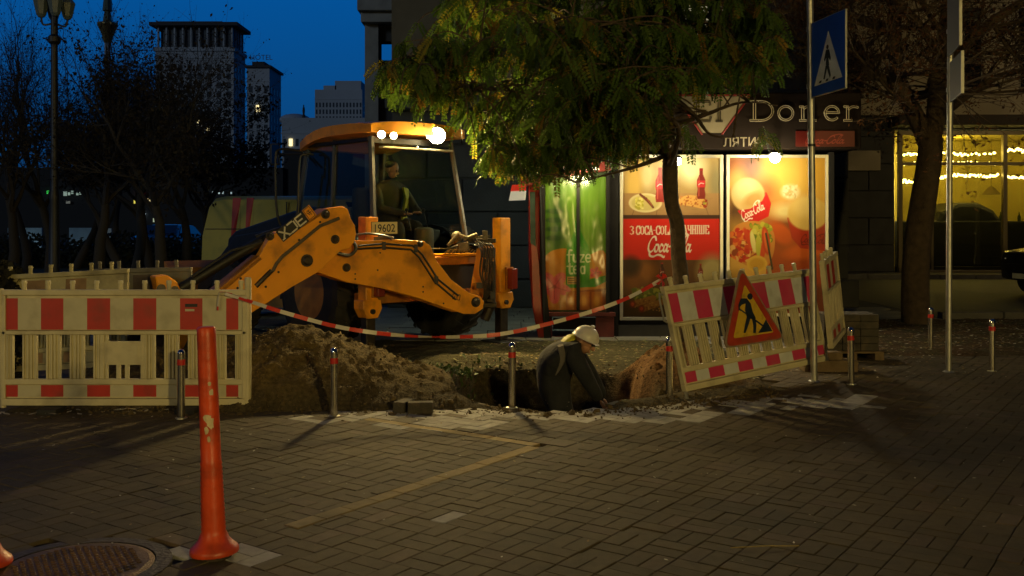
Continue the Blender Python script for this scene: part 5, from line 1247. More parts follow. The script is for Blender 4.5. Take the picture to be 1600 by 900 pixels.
GL = {'3': [[(0,-9),(2,-10),(4,-9),(4.3,-7),(2.3,-5.3),(4.6,-3.6),(4.4,-1),(2,0),(0,-1)]], 'C': [[(5,-7.5),(4,-10),(2,-10),(.6,-8),(.6,-2),(2,0),(4,0),(5,-2.5)], [(5,-10),(5,-7)]],
      'O': [[(2.6,-10),(.8,-8.5),(.5,-5),(.8,-1.5),(2.6,0),(4.4,-1.5),(4.7,-5),(4.4,-8.5),(2.6,-10)]], 'A': [[(.5,0),(2.6,-10),(4.7,0)], [(1.3,-3.4),(4,-3.4)], [(-.3,0),(1.5,0)], [(3.7,0),(5.4,0)]],
      '-': [[(.3,-5),(2.6,-5)]], 'L': [[(1.2,-10),(1.2,0),(4.8,0),(4.8,-2.5)], [(.2,-10),(2.4,-10)]], 'М': [[(.8,0),(.8,-10),(3.2,-2),(5.6,-10),(5.6,0)], [(0,0),(1.7,0)], [(4.7,0),(6.5,0)]],
      'Ч': [[(.9,-10),(.9,-6),(2,-4.5),(4.3,-5)], [(4.4,-10),(4.4,0)], [(0,-10),(1.9,-10)], [(3.4,0),(5.3,0)]], 'Н': [[(1,-10),(1,0)], [(4.4,-10),(4.4,0)], [(1,-5),(4.4,-5)], [(.1,0),(1.9,0)], [(3.5,0),(5.3,0)], [(.1,-10),(1.9,-10)], [(3.5,-10),(5.3,-10)]],
      'І': [[(1.2,-10),(1.2,0)], [(.2,-10),(2.2,-10)], [(.2,0),(2.2,0)]], 'Ш': [[(.9,-10),(.9,0),(6.7,0),(6.7,-10)], [(3.8,-10),(3.8,0)], [(0,-10),(1.8,-10)], [(5.8,-10),(7.6,-10)]], 'Е': [[(1.1,-10),(1.1,0),(4.8,0),(4.8,-2)], [(.2,-10),(4.6,-10),(4.6,-8)], [(1.1,-5),(3.6,-5)]]}
GWd = {'3': 5.2, 'C': 5.8, 'O': 5.9, 'A': 6.0, '-': 3.6, 'L': 5.7, 'М': 7.2, 'Ч': 6.0, 'Н': 6.1, 'І': 3.2, 'Ш': 8.4, 'Е': 5.8, ' ': 3.0}
def slab(cv, txt, x, y, s_, c, w=1.6, xs=1.0):
    for ch in txt:
        for g in GL.get(ch, []):
            q = [(x+a*s_*xs, y+b*s_) for a, b in g]
            for i in range(len(q)-1):
                vert = abs(q[i+1][1]-q[i][1]) > abs(q[i+1][0]-q[i][0]); cv.stroke(q[i:i+2], w if vert else w*.62, c, soft=.6)
        x += GWd[ch]*s_*xs
    return x
def bottle(cv, x, y, h, c=(120, 20, 16), cap=(150, 30, 25), lab=(205, 30, 40)):
    w = h*.14
    body = [(x-w*.35, y-h), (x+w*.35, y-h), (x+w*.4, y-h*.8), (x+w*.95, y-h*.62), (x+w, y-h*.45), (x+w*.8, y-h*.32), (x+w, y-h*.15), (x+w*.85, y), (x-w*.85, y), (x-w, y-h*.15), (x-w*.8, y-h*.32), (x-w, y-h*.45), (x-w*.95, y-h*.62), (x-w*.4, y-h*.8)]
    cv.poly(body, c); cv.poly([(x-w*.4, y-h*.99), (x+w*.4, y-h*.99), (x+w*.4, y-h*.92), (x-w*.4, y-h*.92)], cap)
    cv.poly([(x-w*.98, y-h*.6), (x+w*.98, y-h*.6), (x+w*.88, y-h*.38), (x-w*.88, y-h*.38)], lab); cv.stroke([(x-w*.5, y-h*.72), (x-w*.55, y-h*.1)], w*.25, (230, 120, 90), a=.5)
    cv.stroke([(x-w*.6, y-h*.46), (x-w*.1, y-h*.52), (x+w*.6, y-h*.5)], h*.02, (240, 225, 215))
rs = random.Random(5)
kio = thing('kiosk', 'street food kiosk with two tall advertising posters and a dark El Doner sign on top', 'kiosk', (2.7, 13.5, 0))
M_post = mat('poster_print', vcol=True, rough=.45, spec=.3)
M_kdark = mat('kiosk_dark', (.014, .013, .012), rough=.6, vary=.2, scale=5, spec=.15); M_alu = mat('aluminium', (.50, .48, .42), rough=.35, metal=.7, vary=.1, scale=6)
m = MB(); a = K(962, 243, .03); b = K(1300, 522, .03); m.box(a.x, b.x, YK+.03, YK+2.3, 0, a.z); m.build('body', M_kdark, kio, bevel=.01)
m = MB(); m.box(a.x-.02, b.x+.02, YK-.03, YK+.03, -.01, K(0, 505).z-.02); m.build('plinth', mat('kiosk_plinth', (.02, .018, .015), rough=.6, vary=.3), kio, bevel=.005)
def frame(x0, y0, x1, y1, t=5, name='poster_frame'):
    m = MB(); A_, B_ = K(x0, y0), K(x1, y1); tt = t*sK
    m.box(A_.x, A_.x+tt, YK-.05, YK+.03, B_.z, A_.z); m.box(B_.x-tt, B_.x, YK-.05, YK+.03, B_.z, A_.z); m.box(A_.x+tt, B_.x-tt, YK-.048, YK+.03, A_.z-tt, A_.z); m.box(A_.x+tt, B_.x-tt, YK-.048, YK+.03, B_.z, B_.z+tt)
    return m.build(name, M_alu, kio, bevel=.004)
frame(968, 242, 1129, 500); frame(1134, 242, 1293, 494)
# poster one
cv = Canvas(973, 247, 1125, 496, 1.35, (178, 150, 95))
X_, Y_ = cv.X, cv.Y
cv.mix((Y_-247)/90*.4, (150, 110, 60)); cv.ell(1010, 275, 10, 20, (210, 185, 130), soft=.8); cv.ell(1080, 262, 22, 24, (225, 215, 170), soft=1); cv.ell(990, 290, 12, 40, (215, 175, 90), soft=1); cv.ell(1118, 285, 10, 25, (120, 115, 85), soft=1, a=.6); cv.ell(1050, 300, 20, 30, (140, 110, 60), soft=1, a=.5)
cv.poly([(973, 302), (1125, 302), (1125, 336), (973, 336)], (165, 125, 78)); 
for x in (1000, 1030, 1060, 1095): cv.stroke([(x, 302), (x+(x-1050)*.25, 336)], .7, (110, 80, 45))
for k in range(26): y = rs.uniform(303, 335); x = rs.uniform(973, 1100); cv.stroke([(x, y), (x+rs.uniform(8, 25), y+.5)], .6, (140, 100, 58), a=.5)
cv.ell(1008, 317, 26, 15, (225, 205, 150), soft=.08); cv.ell(1008, 317, 22, 12, (200, 180, 110), soft=.2)
cv.spatter(60, (993, 310, 1004, 326), [(215, 200, 90), (170, 160, 50), (230, 215, 130)], 2, rs)
for k in range(4): cv.stroke(cr([(1000+k*3, 304+k*2), (1006+k*3, 309+k*3), (1014+k*2, 315+k*3)]), 3.4, (110, 48, 22)); cv.stroke([(1002+k*3, 305+k*2), (1012+k*2, 312+k*3)], 1, (170, 90, 45))
cv.poly(cr([(1058, 312), (1075, 305), (1098, 309), (1104, 317), (1100, 326), (1082, 323), (1060, 319)]), (215, 160, 85)); cv.spatter(30, (1062, 307, 1098, 322), [(160, 90, 35), (190, 120, 55)], 1.8, rs); cv.ell(1101, 318, 4, 7, (150, 50, 25)); cv.spatter(14, (1096, 313, 1104, 325), [(200, 140, 50), (120, 40, 20), (150, 160, 60)], 1.4, rs)
bottle(cv, 1031, 316, 54, (150, 30, 24), lab=(215, 35, 50)); bottle(cv, 1095, 311, 48, (120, 28, 22), lab=(190, 30, 40))
cv.poly([(973, 336), (1125, 336), (1125, 342), (973, 342)], (62, 32, 22))
cv.poly([(973, 342), (1125, 342), (1125, 406), (973, 406)], (208, 24, 14))
xe = slab(cv, '3 COCA-COLA', 984, 366, 1.25, (235, 215, 190), w=2.0, xs=.92); slab(cv, 'СМАЧНІШЕ'.replace('С', 'C').replace('А', 'A'), 1052, 365, 1.25, (235, 215, 190), w=2.0, xs=.92)
script(cv, 1010, 393, .70, (240, 222, 200), w=3.4, sy=.86, slant=.15)
cv.poly([(973, 406), (1125, 406), (1125, 497), (973, 497)], (92, 52, 20)); cv.ell(1010, 425, 16, 16, (140, 82, 30), soft=1); cv.ell(990, 440, 12, 12, (120, 66, 22), soft=1); cv.ell(1060, 435, 14, 22, (105, 62, 30), soft=1); cv.ell(1112, 425, 22, 26, (170, 150, 95), soft=.8); cv.ell(985, 416, 14, 14, (50, 25, 12), soft=1)
cv.poly([(973, 462), (1125, 455), (1125, 497), (973, 497)], (80, 55, 25))
cv.spatter(70, (990, 452, 1036, 468), [(110, 110, 30), (140, 135, 45), (80, 85, 20)], 4, rs)
for k in (0, 1): cv.stroke([(990+k*14, 475+k*7), (1020+k*12, 466+k*6)], 10, (150, 100, 45)); cv.spatter(20, (990+k*14, 466+k*7, 1022+k*12, 480+k*6), [(120, 70, 25), (175, 125, 60)], 1.7, rs); cv.ell(988+k*14, 475+k*7, 5, 6, (120, 50, 22), soft=.3); cv.ell(988+k*14, 475+k*7, 2.5, 3, (180, 70, 40), soft=.3)
bottle(cv, 1034, 440, 30, (60, 20, 14), lab=(100, 25, 20)); bottle(cv, 1094, 438, 26, (110, 35, 24), lab=(120, 30, 24))
cv.build('poster', lambda x, y: K(x, y, -.028), kio, M_post)
# poster two
cv = Canvas(1139, 247, 1289, 490, 1.35, (205, 150, 60)); X_, Y_ = cv.X, cv.Y
for e in [(1150, 258, 20, 18, (150, 80, 35)), (1175, 262, 16, 26, (110, 50, 28)), (1152, 285, 14, 22, (215, 165, 85)), (1230, 280, 42, 40, (222, 180, 82)), (1280, 275, 18, 40, (214, 160, 55)), (1195, 300, 18, 24, (180, 110, 50)), (1235, 340, 30, 30, (215, 150, 80)), (1215, 390, 34, 50, (150, 60, 20)), (1228, 370, 16, 20, (90, 55, 20)), (1225, 330, 20, 12, (225, 200, 130)), (1150, 335, 14, 30, (90, 55, 22)), (1250, 400, 50, 30, (185, 85, 20)), (1265, 440, 50, 40, (170, 60, 14)), (1150, 360, 16, 18, (165, 120, 50))]: cv.ell(*e, soft=1.2)
cv.ell(1220, 365, 22, 14, (200, 85, 22), ang=40, soft=.5); cv.ell(1260, 392, 34, 12, (215, 95, 25), ang=-10, soft=.6)
# cup one, tilted
cv.poly([(1152, 330), (1196, 300), (1204, 318), (1200, 338), (1184, 346), (1164, 345)], (196, 22, 18)); cv.ell(1168, 305, 26, 27, (214, 178, 110), ang=-30, soft=.12); cv.ell(1163, 297, 18, 15, (228, 200, 140), ang=-30, soft=.7); cv.ell(1176, 312, 16, 10, (190, 145, 75), ang=-30, soft=.8)
cv.poly([(1152, 329), (1172, 326), (1190, 314), (1197, 301), (1204, 318), (1200, 338), (1184, 346), (1164, 345)], (196, 22, 18)); script(cv, 1159, 344, .40, (240, 225, 200), w=2.0, ang=-27, slant=.2, sy=.5)
# cup two
cv.poly([(1229, 340), (1236, 372), (1250, 388), (1289, 388), (1289, 340)], (170, 50, 20)); cv.ell(1262, 334, 32, 26, (216, 176, 88), soft=.12); cv.ell(1255, 322, 20, 16, (228, 192, 110), soft=.8); cv.poly([(1232, 350), (1250, 362), (1289, 362), (1289, 392), (1252, 388), (1238, 372)], (176, 44, 16)); script(cv, 1249, 378, .42, (110, 20, 12), w=1.8, ang=4, slant=.2, sy=.45)
cv.ell(1234, 300, 15, 12, (228, 205, 145), soft=.4); cv.spatter(60, (1224, 291, 1244, 308), [(236, 216, 165), (205, 178, 112), (240, 225, 180)], 2.6, rs, .9)
# filled wrap
cv.poly(cr([(1139, 370), (1150, 352), (1175, 345), (1198, 352), (1209, 366), (1208, 395), (1196, 420), (1180, 432), (1160, 420), (1139, 412)]), (205, 130, 50))
cv.spatter(130, (1141, 360, 1180, 408), [(200, 60, 20), (225, 110, 35), (150, 60, 20), (230, 170, 90), (190, 40, 16)], 4.5, rs, .35)
cv.spatter(90, (1172, 350, 1206, 380), [(150, 150, 30), (190, 175, 50), (110, 120, 20), (205, 190, 80)], 4, rs, .35)
for k in range(4): cv.ell(1168+k*8, 372+k*6, 4, 17, [(200, 60, 20), (225, 205, 120), (190, 180, 60), (205, 70, 24)][k], ang=-20+10*k, soft=.3)
cv.ell(1196, 376, 6, 22, (190, 60, 20), ang=-8, soft=.2); cv.ell(1196, 376, 3, 17, (220, 100, 40), ang=-8, soft=.4)
cv.poly(cr([(1139, 400), (1160, 412), (1180, 420), (1196, 418), (1190, 440), (1168, 446), (1139, 436)]), (222, 165, 70)); cv.ell(1182, 412, 16, 13, (226, 176, 62), soft=.15); cv.ell(1182, 412, 12, 9, (205, 150, 40), soft=.4)
cv.stroke([(1196, 365), (1206, 420)], 3.0, (70, 60, 35))
cv.poly([(1139, 446), (1289, 446), (1289, 490), (1139, 490)], (120, 45, 14), soft=12)
cv.build('poster', lambda x, y: K(x, y, -.028), kio, M_post)
m = MB(); g_ = .012
m.box(K(973, 0).x, K(1125, 0).x, YK-.040, YK-.037, K(0, 496).z, K(0, 247).z); m.box(K(1139, 0).x, K(1289, 0).x, YK-.040, YK-.037, K(0, 490).z, K(0, 247).z)
m.build('poster_glass', glass('poster_glass', tint=(.97, .97, .95), rough=.03, base=.0), kio)
# side post and canopy
m = MB(); m.box(K(1294, 0).x, K(1302, 0).x, YK-.05, YK+.03, 0, K(0, 238).z); m.build('corner_post', M_kdark, kio, bevel=.006); m = MB(); m.box(K(950, 0).x, K(966, 0).x, YK-.04, YK+.03, 0, K(0, 243).z); m.build('corner_post', M_kdark, kio, bevel=.006)
# sign fascia
fz0, fz1 = K(0, 237).z, K(0, 148).z
m = MB(); m.box(K(950, 0).x, K(1337, 0).x, YK-.22, YK+2.4, fz0+.02, fz1); m.build('fascia', mat('fascia_brown', (.014, .009, .006), rough=.8, vary=.2, scale=2, spec=.1), kio, bevel=.012)
m = MB(); m.prism([K(x, y, -.226) for x, y in ((1054, 154), (1162, 154), (1122, 210), (1092, 210))], (0, -.012, 0)); m.build('logo_panel', mat('logo_cream', (.24, .20, .12), rough=.5, vary=.1), kio)
m = MB()
for a_, b_ in (((1050, 152), (1166, 152)), ((1166, 152), (1122, 213)), ((1092, 213), (1050, 152))):
    p, q = K(*a_, -.24), K(*b_, -.24); m.tube([p, q], .012, 6)
m.build('logo_border', mat('logo_red', (.20, .014, .01), rough=.4), kio)
m = MB(); m.box(K(1236, 0).x, K(1326, 0).x, YK-.232, YK-.222, K(0, 231).z, K(0, 207).z); m.build('red_sign_board', mat('board_dim_red', (.13, .012, .008), rough=.5), kio)
cvs = Canvas(1236, 207, 1326, 231, 1.3, (84, 22, 14)); script(cvs, 1248, 226, .62, (150, 60, 45), w=1.8, sy=.42); cvs.build('red_sign_print', lambda x, y: K(x, y, -.236), kio, M_post)
# double-line serif letters
M_neon = mat('letter_beige', (.42, .35, .21), rough=.4)
def out_stroke(m, pts, w, dark=False):
    P = [Vector((x, 0, y)) for x, y in pts]; n = len(P); L_, R_ = [], []
    for i in range(n):
        t = (P[min(i+1, n-1)]-P[max(i-1, 0)]).normalized(); s_ = Vector((t.z, 0, -t.x))*w/2; L_.append(P[i]+s_); R_.append(P[i]-s_)
    loop = L_+R_[::-1]
    if (P[0]-P[-1]).length < .5: 
        for lp in (L_, R_): m.tube([K(p.x, p.z, -.245) for p in lp], .006, 5, cap=True)
    else: m.tube([K(p.x, p.z, -.245) for p in loop+[loop[0]]], .006, 5)
def arc(cx, cy, rx, ry, a0, a1, n=14): return [(cx+rx*math.cos(math.radians(a0+(a1-a0)*i/n)), cy-ry*math.sin(math.radians(a0+(a1-a0)*i/n))) for i in range(n+1)]
LT = {'E': [[(1085, 163), (1085, 192)], [(1079, 162), (1103, 162), (1104, 168)], [(1079, 192), (1104, 192), (1105, 185)], [(1085, 177), (1098, 177)]],
      'l': [[(1118, 160), (1118, 192)], [(1113, 192), (1123, 192)]],
      'D': [[(1172, 163), (1172, 190)], [(1165, 162), (1178, 162)], [(1165, 191), (1178, 191)], [(1178, 162)]+arc(1182, 176.5, 18, 14.5, 85, -85)+[(1178, 191)]],
      'o': [arc(1220, 180, 11, 10.5, 0, 360, 20)],
      'n': [[(1246, 170), (1246, 190)], [(1241, 191), (1252, 191)], [(1241, 170), (1247, 170)], arc(1254, 177, 7.5, 7, 150, 0)+[(1262, 190)], [(1257, 191), (1267, 191)]],
      'e': [[(1282, 179), (1301, 179)]+arc(1291, 180, 10.5, 10.5, 0, 320, 18)],
      'r': [[(1315, 170), (1315, 190)], [(1309, 191), (1322, 191)], [(1309, 170), (1316, 170)], arc(1325, 177, 9, 7, 160, 50)]}
for k_, st_ in LT.items():
    m = MB()
    for q in st_: out_stroke(m, q, 3.6 if len(q) < 4 and abs(q[0][0]-q[-1][0]) < 3 else 2.6)
    m.build('letter', mat('letter_dark', (.03, .02, .012)) if k_ in 'El' else M_neon, kio, smooth=True)
m = MB(); 
for t_, x in (('КУ', 1022), ('ЛЯТИ', 1124)): m.text(t_, K(x, 231, -.232), (1, 0, 0), (0, 0, 1), size=.17, bold=.01, xs=.95)
m.text('А', K(1172, 231, -.232), (1, 0, 0), (0, 0, 1), size=.17, bold=.01); m.build('fascia_text', mat('text_dim', (.22, .18, .11), rough=.6), kio)
# lamps over the posters
M_kl = mat('kiosk_bulb', (1, .95, .8), emit=(1, .90, .62), estr=80)
def klamp(px, py, power, R):
    c = K(px, py, -.62); c.x = (px-800)/F*c.y; c.z = H-(py-350)/F*c.y; m = MB(); m.ball(c, R, seg=14, ring=10); lo = m.build('lamp_bulb', M_kl, kio, smooth=True)
    m = MB(); m.tube([c+Vector((0, .02, R*.8)), Vector((c.x, c.y+.05, K(px, 236).z+.03)), K(px, 234, -.22)], .012, 6); m.lathe([(R*1.2, R*.75), (R*.7, R*1.4)], c, (0, 0, 1), 12); m.build('lamp_arm', M_kdark, lo)
    return spot('poster_lamp', c+Vector((0, 0, -R*1.35)), power, (1, .84, .52), kio, rad=.06)
klamp(1211, 246, 52, .07); klamp(1058, 252, 40, .055)
# ---- drinks cabinet wing at left of the kiosk
cab = thing('drinks_cabinet', 'red framed drinks display wrapped in a green iced tea banner under clear plastic', 'display cabinet', (.95, 13.3, 0))
Mred = mat('cabinet_red', (.33, .02, .012), rough=.35, vary=.25, scale=5, dirt=(.06, .015, .01), dirt_amt=.5, dirt_scale=4)
m = MB(); m.box(K(850, 0).x, K(948, 0).x, YK-.02, YK+.7, .3, K(0, 262).z); m.build('body', mat('cab_green_dark', (.03, .045, .02), rough=.5), cab)
m = MB(); a, b = K(855, 490), K(964, 535)
m.box(K(852, 0).x, K(960, 0).x, YK-.14, YK+.6, K(0, 493).z, K(0, 487).z); m.box(K(855, 0).x, K(958, 0).x, YK-.10, YK+.6, .0, K(0, 530).z+.05)
for px in (852, 930): m.box(K(px, 0).x, K(px+(10 if px < 900 else 28), 0).x, YK-.12, YK-.03, .0, K(0, 494).z)
m.build('base', mat('base_maroon', (.12, .02, .015), rough=.5, vary=.3, scale=5), cab, bevel=.01)
m = MB(); m.box(K(864, 0).x, K(930, 0).x, YK-.07, YK-.06, .1, K(0, 496).z); m.build('kick_panel', M_kdark, cab)
# slanted red side frame
m = MB()
m.prism([at(826, 290, 13.35), at(843, 283, 13.35), at(845, 415, 13.35), at(858, 500, 13.3), at(858, 535, 13.3), at(842, 534, 13.3), at(832, 480, 13.3), at(826, 400, 13.35)], (0, .5, 0)); m.build('side_frame', Mred, cab, bevel=.01)
m = MB(); m.prism([at(828, 300, 13.32), at(836, 300, 13.32), at(837, 385, 13.32), at(829, 380, 13.32)], (0, .02, 0)); m.build('side_print', mat('print_teal', (.05, .09, .07), rough=.3, vary=.6, scale=9), cab)
m = MB(); m.prism([at(843, 268, 13.28), at(851, 268, 13.28), at(853, 440, 13.28), at(862, 530, 13.25), at(850, 530, 13.25), at(844, 420, 13.28)], (0, .1, 0)); m.build('corner_strut', M_kdark, cab)
m = MB(); m.prism([at(845, 262, 13.2), at(952, 250, 13.2), at(955, 266, 13.2), at(845, 280, 13.2)], (0, .5, 0)); m.prism([at(812, 272, 13.25), at(845, 262, 13.25), at(845, 285, 13.25), at(815, 292, 13.25)], (0, .4, 0)); m.build('canopy', mat('canopy_red', (.16, .015, .01), rough=.6, vary=.2), cab, bevel=.01)
cv = Canvas(852, 276, 946, 484, 1.4, (92, 130, 38)); X_, Y_ = cv.X, cv.Y
cv.mix((Y_-276)/200*.5, (120, 160, 30)); cv.ell(870, 350, 14, 50, (20, 60, 25), soft=.8, a=.6)
for k in range(4): cv.ell(866, 330+k*14, 14, 4, (18, 62, 32), soft=.5, a=.7)
cv.poly(cr([(852, 400), (862, 392), (880, 388), (898, 392), (915, 400), (946, 396), (946, 484), (852, 484)]), (205, 122, 20))
cv.poly([(884, 484-18), (884, 400), (886, 384), (893, 372), (898, 358), (898, 345), (906, 345), (906, 358), (912, 372), (919, 384), (921, 400), (921, 436), (946, 430), (946, 440), (930, 448), (884, 450)], (50, 132, 28)); cv.ell(903, 412, 18, 30, (66, 150, 34), soft=.6, a=.7)
def petals(cx, cy, r, c1, c2, n=5, a0=0):
    for k in range(n): t = a0+2*math.pi*k/n; cv.ell(cx+r*.55*math.cos(t), cy+r*.55*math.sin(t), r*.55, r*.36, c1, ang=math.degrees(t), soft=.25)
    for k in range(n): t = a0+2*math.pi*k/n; cv.stroke([(cx, cy), (cx+r*.8*math.cos(t), cy+r*.8*math.sin(t))], .8, c2)
    cv.ell(cx, cy, r*.13, r*.13, c2, soft=.4)
petals(866, 448, 24, (214, 70, 95), (150, 20, 50), a0=.3); petals(930, 426, 9, (214, 60, 85), (140, 10, 40))
cv.poly([(884, 456), (946, 450), (946, 484), (884, 484)], (150, 60, 10)); 
for k in range(3): cv.poly([(884+k*20, 456), (901+k*20, 455), (901+k*20, 484), (884+k*20, 484)], (190, 96, 16)); cv.ell(892+k*20, 470, 5, 9, (225, 140, 40), soft=.8)
wh = (222, 222, 190)
def sk(pts, w=3.0): cv.stroke(pts, w, wh)
x0_, y0_ = 887, 409      # fuze
sk(cr([(893, 391), (890, 391), (889, 395), (889, 409)])); sk([(886, 398), (893, 398)], 2.2); sk(cr([(896, 398), (896, 406), (899, 409), (902, 406), (902, 398)])); sk([(902, 398), (902, 409)]); sk([(906, 398), (912, 398), (906, 409), (912, 409)], 2.4); sk(cr([(916, 403), (922, 403), (921, 398), (917, 398), (915, 403), (917, 409), (922, 408)]), 2.2)
sk(cr([(890, 412), (890, 426), (894, 427)])); sk([(886, 416), (894, 416)], 2.2); sk(cr([(897, 421), (903, 421), (902, 416), (898, 416), (896, 421), (898, 427), (903, 426)]), 2.4); sk(cr([(913, 418), (909, 416), (907, 421), (909, 427), (913, 425), (913, 416)]), 2.2); sk([(913, 416), (913, 427)], 2.4)
cv.poly([(886, 432), (906, 432), (906, 444), (886, 444)], (205, 150, 90)); 
for k in range(3): cv.stroke([(888, 435+k*3.2), (888+[8, 9, 14][k], 435+k*3.2)], 1.1, (70, 60, 30))
# draped, slightly rippled
def drape(x, y): w = .003*math.sin(x*.35)+.012*noise.noise((x*.05, y*.02, 3)); return K(x, y, -.035+w)
cv.build('banner', drape, cab, mat('banner_print', vcol=True, rough=.35, spec=.5))
cl = MB(); cl.box(K(868, 0).x, K(932, 0).x, YK-.42, YK-.38, K(0, 268).z, K(0, 264).z); cl.build('strip_lamp', mat('strip_glow', (1, 1, .8), emit=(1, .92, .6), estr=2), cab)
spot('strip_light', (K(900, 0).x, YK-.42, K(0, 272).z), 48, (1, .86, .45), cab, rad=.12)
# clear wrinkled sheet over it
nx_, ny_ = 40, 80; mb = MB()
for j in range(ny_+1):
    for i in range(nx_+1):
        x = 850+100*i/nx_; y = 274+212*j/ny_; w = .030*noise.noise((x*.035, y*.012, 7))+.008*noise.noise((x*.09, y*.05, 2)); mb.v.append(tuple(K(x, y, -.10+w)))
for j in range(ny_):
    for i in range(nx_): a = j*(nx_+1)+i; mb.f.append((a+nx_+1, a+nx_+2, a+1, a)); mb.m.append(0)
mb.build('plastic_sheet', glass('plastic_sheet', tint=(.92, .93, .8), refl=1.0, rough=.24), cab, smooth=True, angle=180)
m = MB(); m.box(K(900, 0).x, K(905, 0).x, YK-.13, YK-.09, K(0, 484).z, K(0, 280).z); m.box(K(946, 0).x, K(951, 0).x, YK-.13, YK+.1, K(0, 488).z, K(0, 270).z); m.build('mullion', M_kdark, cab)
# service hatch, cool light inside
m = MB(); m.box(K(943, 0).x, K(962, 0).x, YK+.25, YK+.27, K(0, 402).z, K(0, 290).z); m.build('hatch_panel', mat('hatch_lit', (.6, .75, .85), emit=(.62, .82, 1), estr=.42), cab)
m = MB(); m.box(K(941, 0).x, K(964, 0).x, YK-.03, YK+.24, K(0, 403).z-.03, K(0, 402).z); m.box(K(953, 0).x, K(955, 0).x, YK+.2, YK+.24, K(0, 402).z, K(0, 290).z); m.build('hatch_sill', M_alu, cab)
# small light box
r = thing('light_box_sign', 'small red and white light box sign hanging left of the drinks cabinet', 'sign', at(808, 298, 13.1))
a = at(795, 312, 13.1); m = MB(); m.prism([at(795, 313, 13.1), at(821, 312, 13.1), at(822, 298, 13.1), at(798, 299, 13.1)], (0, .3, 0)); m.build('white_face', mat('lightbox_white', (.7, .7, .6), emit=(1, .95, .75), estr=.25), r, bevel=.004)
m = MB(); m.prism([at(798, 298, 13.09), at(822, 297, 13.09), at(822, 288, 13.09), at(800, 289, 13.09)], (0, .3, 0)); m.build('red_face', mat('lightbox_red', (.5, .02, .01), emit=(1, .05, .02), estr=.25), r)
m = MB(); m.tube([at(812, 288, 13.2), at(812, 276, 13.3)], .01, 6); m.build('hanger', M_kdark, r)
# teal pharmacy-like lamp behind the crown and a small white lamp
r = thing('wall_lantern', 'small bright wall lantern glinting through the leaves above the red canopy', 'lamp', at(882, 233, 14.6))
m = MB(); m.ball(at(879, 233, 14.6), .035); m.ball(at(891, 231, 14.6), .04, .04, .06); m.build('bulb', mat('white_bulb', (1, 1, 1), emit=(.9, 1, .95), estr=14), r, smooth=True)
m = MB(); m.tube([at(879, 229, 14.6), at(885, 200, 14.8), at(888, 180, 18.1)], .015, 6); m.build('bracket', M_kdark, r)
spot('lantern_light', at(885, 236, 14.4), 70, (.80, .95, .70), r, rad=.05)
spot('teal_light', at(875, 232, 13.0), 60, (.25, 1.0, .75), r, rad=.05, kind='SPOT', target=at(868, 120, 11.6), angle=75, blend=.8)

# ================================================================ TREES
M_bark = mat('bark', (.075, .052, .032), rough=.95, vary=.35, scale=12, bump=1.0, bscale=45)
def leafmat(name, c1, c2, trans=.35):
    m = bpy.data.materials.new(name); m.use_nodes = True; nt = m.node_tree; N = nt.nodes; L = nt.links; p = N['Principled BSDF']
    at_ = N.new('ShaderNodeAttribute'); at_.attribute_name = 'Col'; p.inputs['Roughness'].default_value = .6; p.inputs['Specular IOR Level'].default_value = .3
    L.new(at_.outputs['Color'], p.inputs['Base Color']); t = N.new('ShaderNodeBsdfTranslucent'); L.new(at_.outputs['Color'], t.inputs[0]); mx = N.new('ShaderNodeMixShader'); mx.inputs[0].default_value = trans
    L.new(p.outputs[0], mx.inputs[1]); L.new(t.outputs[0], mx.inputs[2]); L.new(mx.outputs[0], N['Material Output'].inputs[0]); return m
M_leaf = leafmat('leaf', None, None)
ct = thing('honey_locust_tree', 'leafy street tree with drooping feathery foliage hanging over the digger and the kiosk sign', 'tree', (1.93, 11.4, 0))
YT = 11.4
T3 = lambda px, py, dy=0: at(px, py, YT+dy)
tr = [T3(1070, 520), T3(1064, 437), T3(1060, 400), T3(1058, 350), T3(1050, 320), T3(1047, 285), T3(1047, 250), T3(1045, 200), T3(1042, 150), T3(1030, 80), T3(1020, 0), T3(1015, -90)]
tr[0].z = -.02
rd = [.105, .092, .086, .084, .082, .09, .086, .075, .064, .05, .04, .03]
m = MB(); m.tube(catmull(tr, 4), [np.interp(i/4, range(12), rd) for i in range(45)], 12); m.build('trunk', M_bark, ct, smooth=True, angle=80)
random.seed(31)
limbs = [
 [(1047, 250, 0), (1000, 200, -.2), (920, 170, -.5), (840, 150, -.9), (760, 140, -1.2), (700, 150, -1.4)],
 [(1044, 190, 0), (980, 130, -.3), (880, 90, -.7), (780, 75, -1.0), (690, 95, -1.3), (620, 120, -1.4)],
 [(1042, 150, 0), (960, 70, .3), (860, 20, .5), (760, 0, .4), (680, 20, .2)],
 [(1047, 240, 0), (1010, 255, -.4), (960, 270, -.8), (900, 285, -1.0)],
 [(1045, 200, 0), (1100, 180, -.3), (1160, 160, -.5), (1215, 165, -.6)],
 [(1042, 150, 0), (1090, 90, .1), (1160, 50, .1), (1230, 40, .0)],
 [(1050, 150, 0), (1085, 180, -.6), (1110, 210, -.9), (1150, 215, -1.0)],
 [(1030, 80, 0), (980, 10, -.4), (900, -40, -.8), (800, -60, -1.0)],
 [(1030, 80, 0), (1060, 10, -.5), (1110, -40, -.9), (1190, -50, -1.0)],
 [(1047, 230, 0), (980, 200, .6), (900, 190, 1.0), (830, 200, 1.2)],
 [(1045, 260, 0), (1060, 200, -1.0), (1000, 160, -1.5), (930, 140, -1.8)],
 [(1042, 120, 0), (1000, 60, -1.0), (920, 40, -1.7), (840, 50, -2.0)], [(1040, 120, 0), (1110, 110, .8), (1180, 90, 1.2), (1240, 110, 1.3)]]
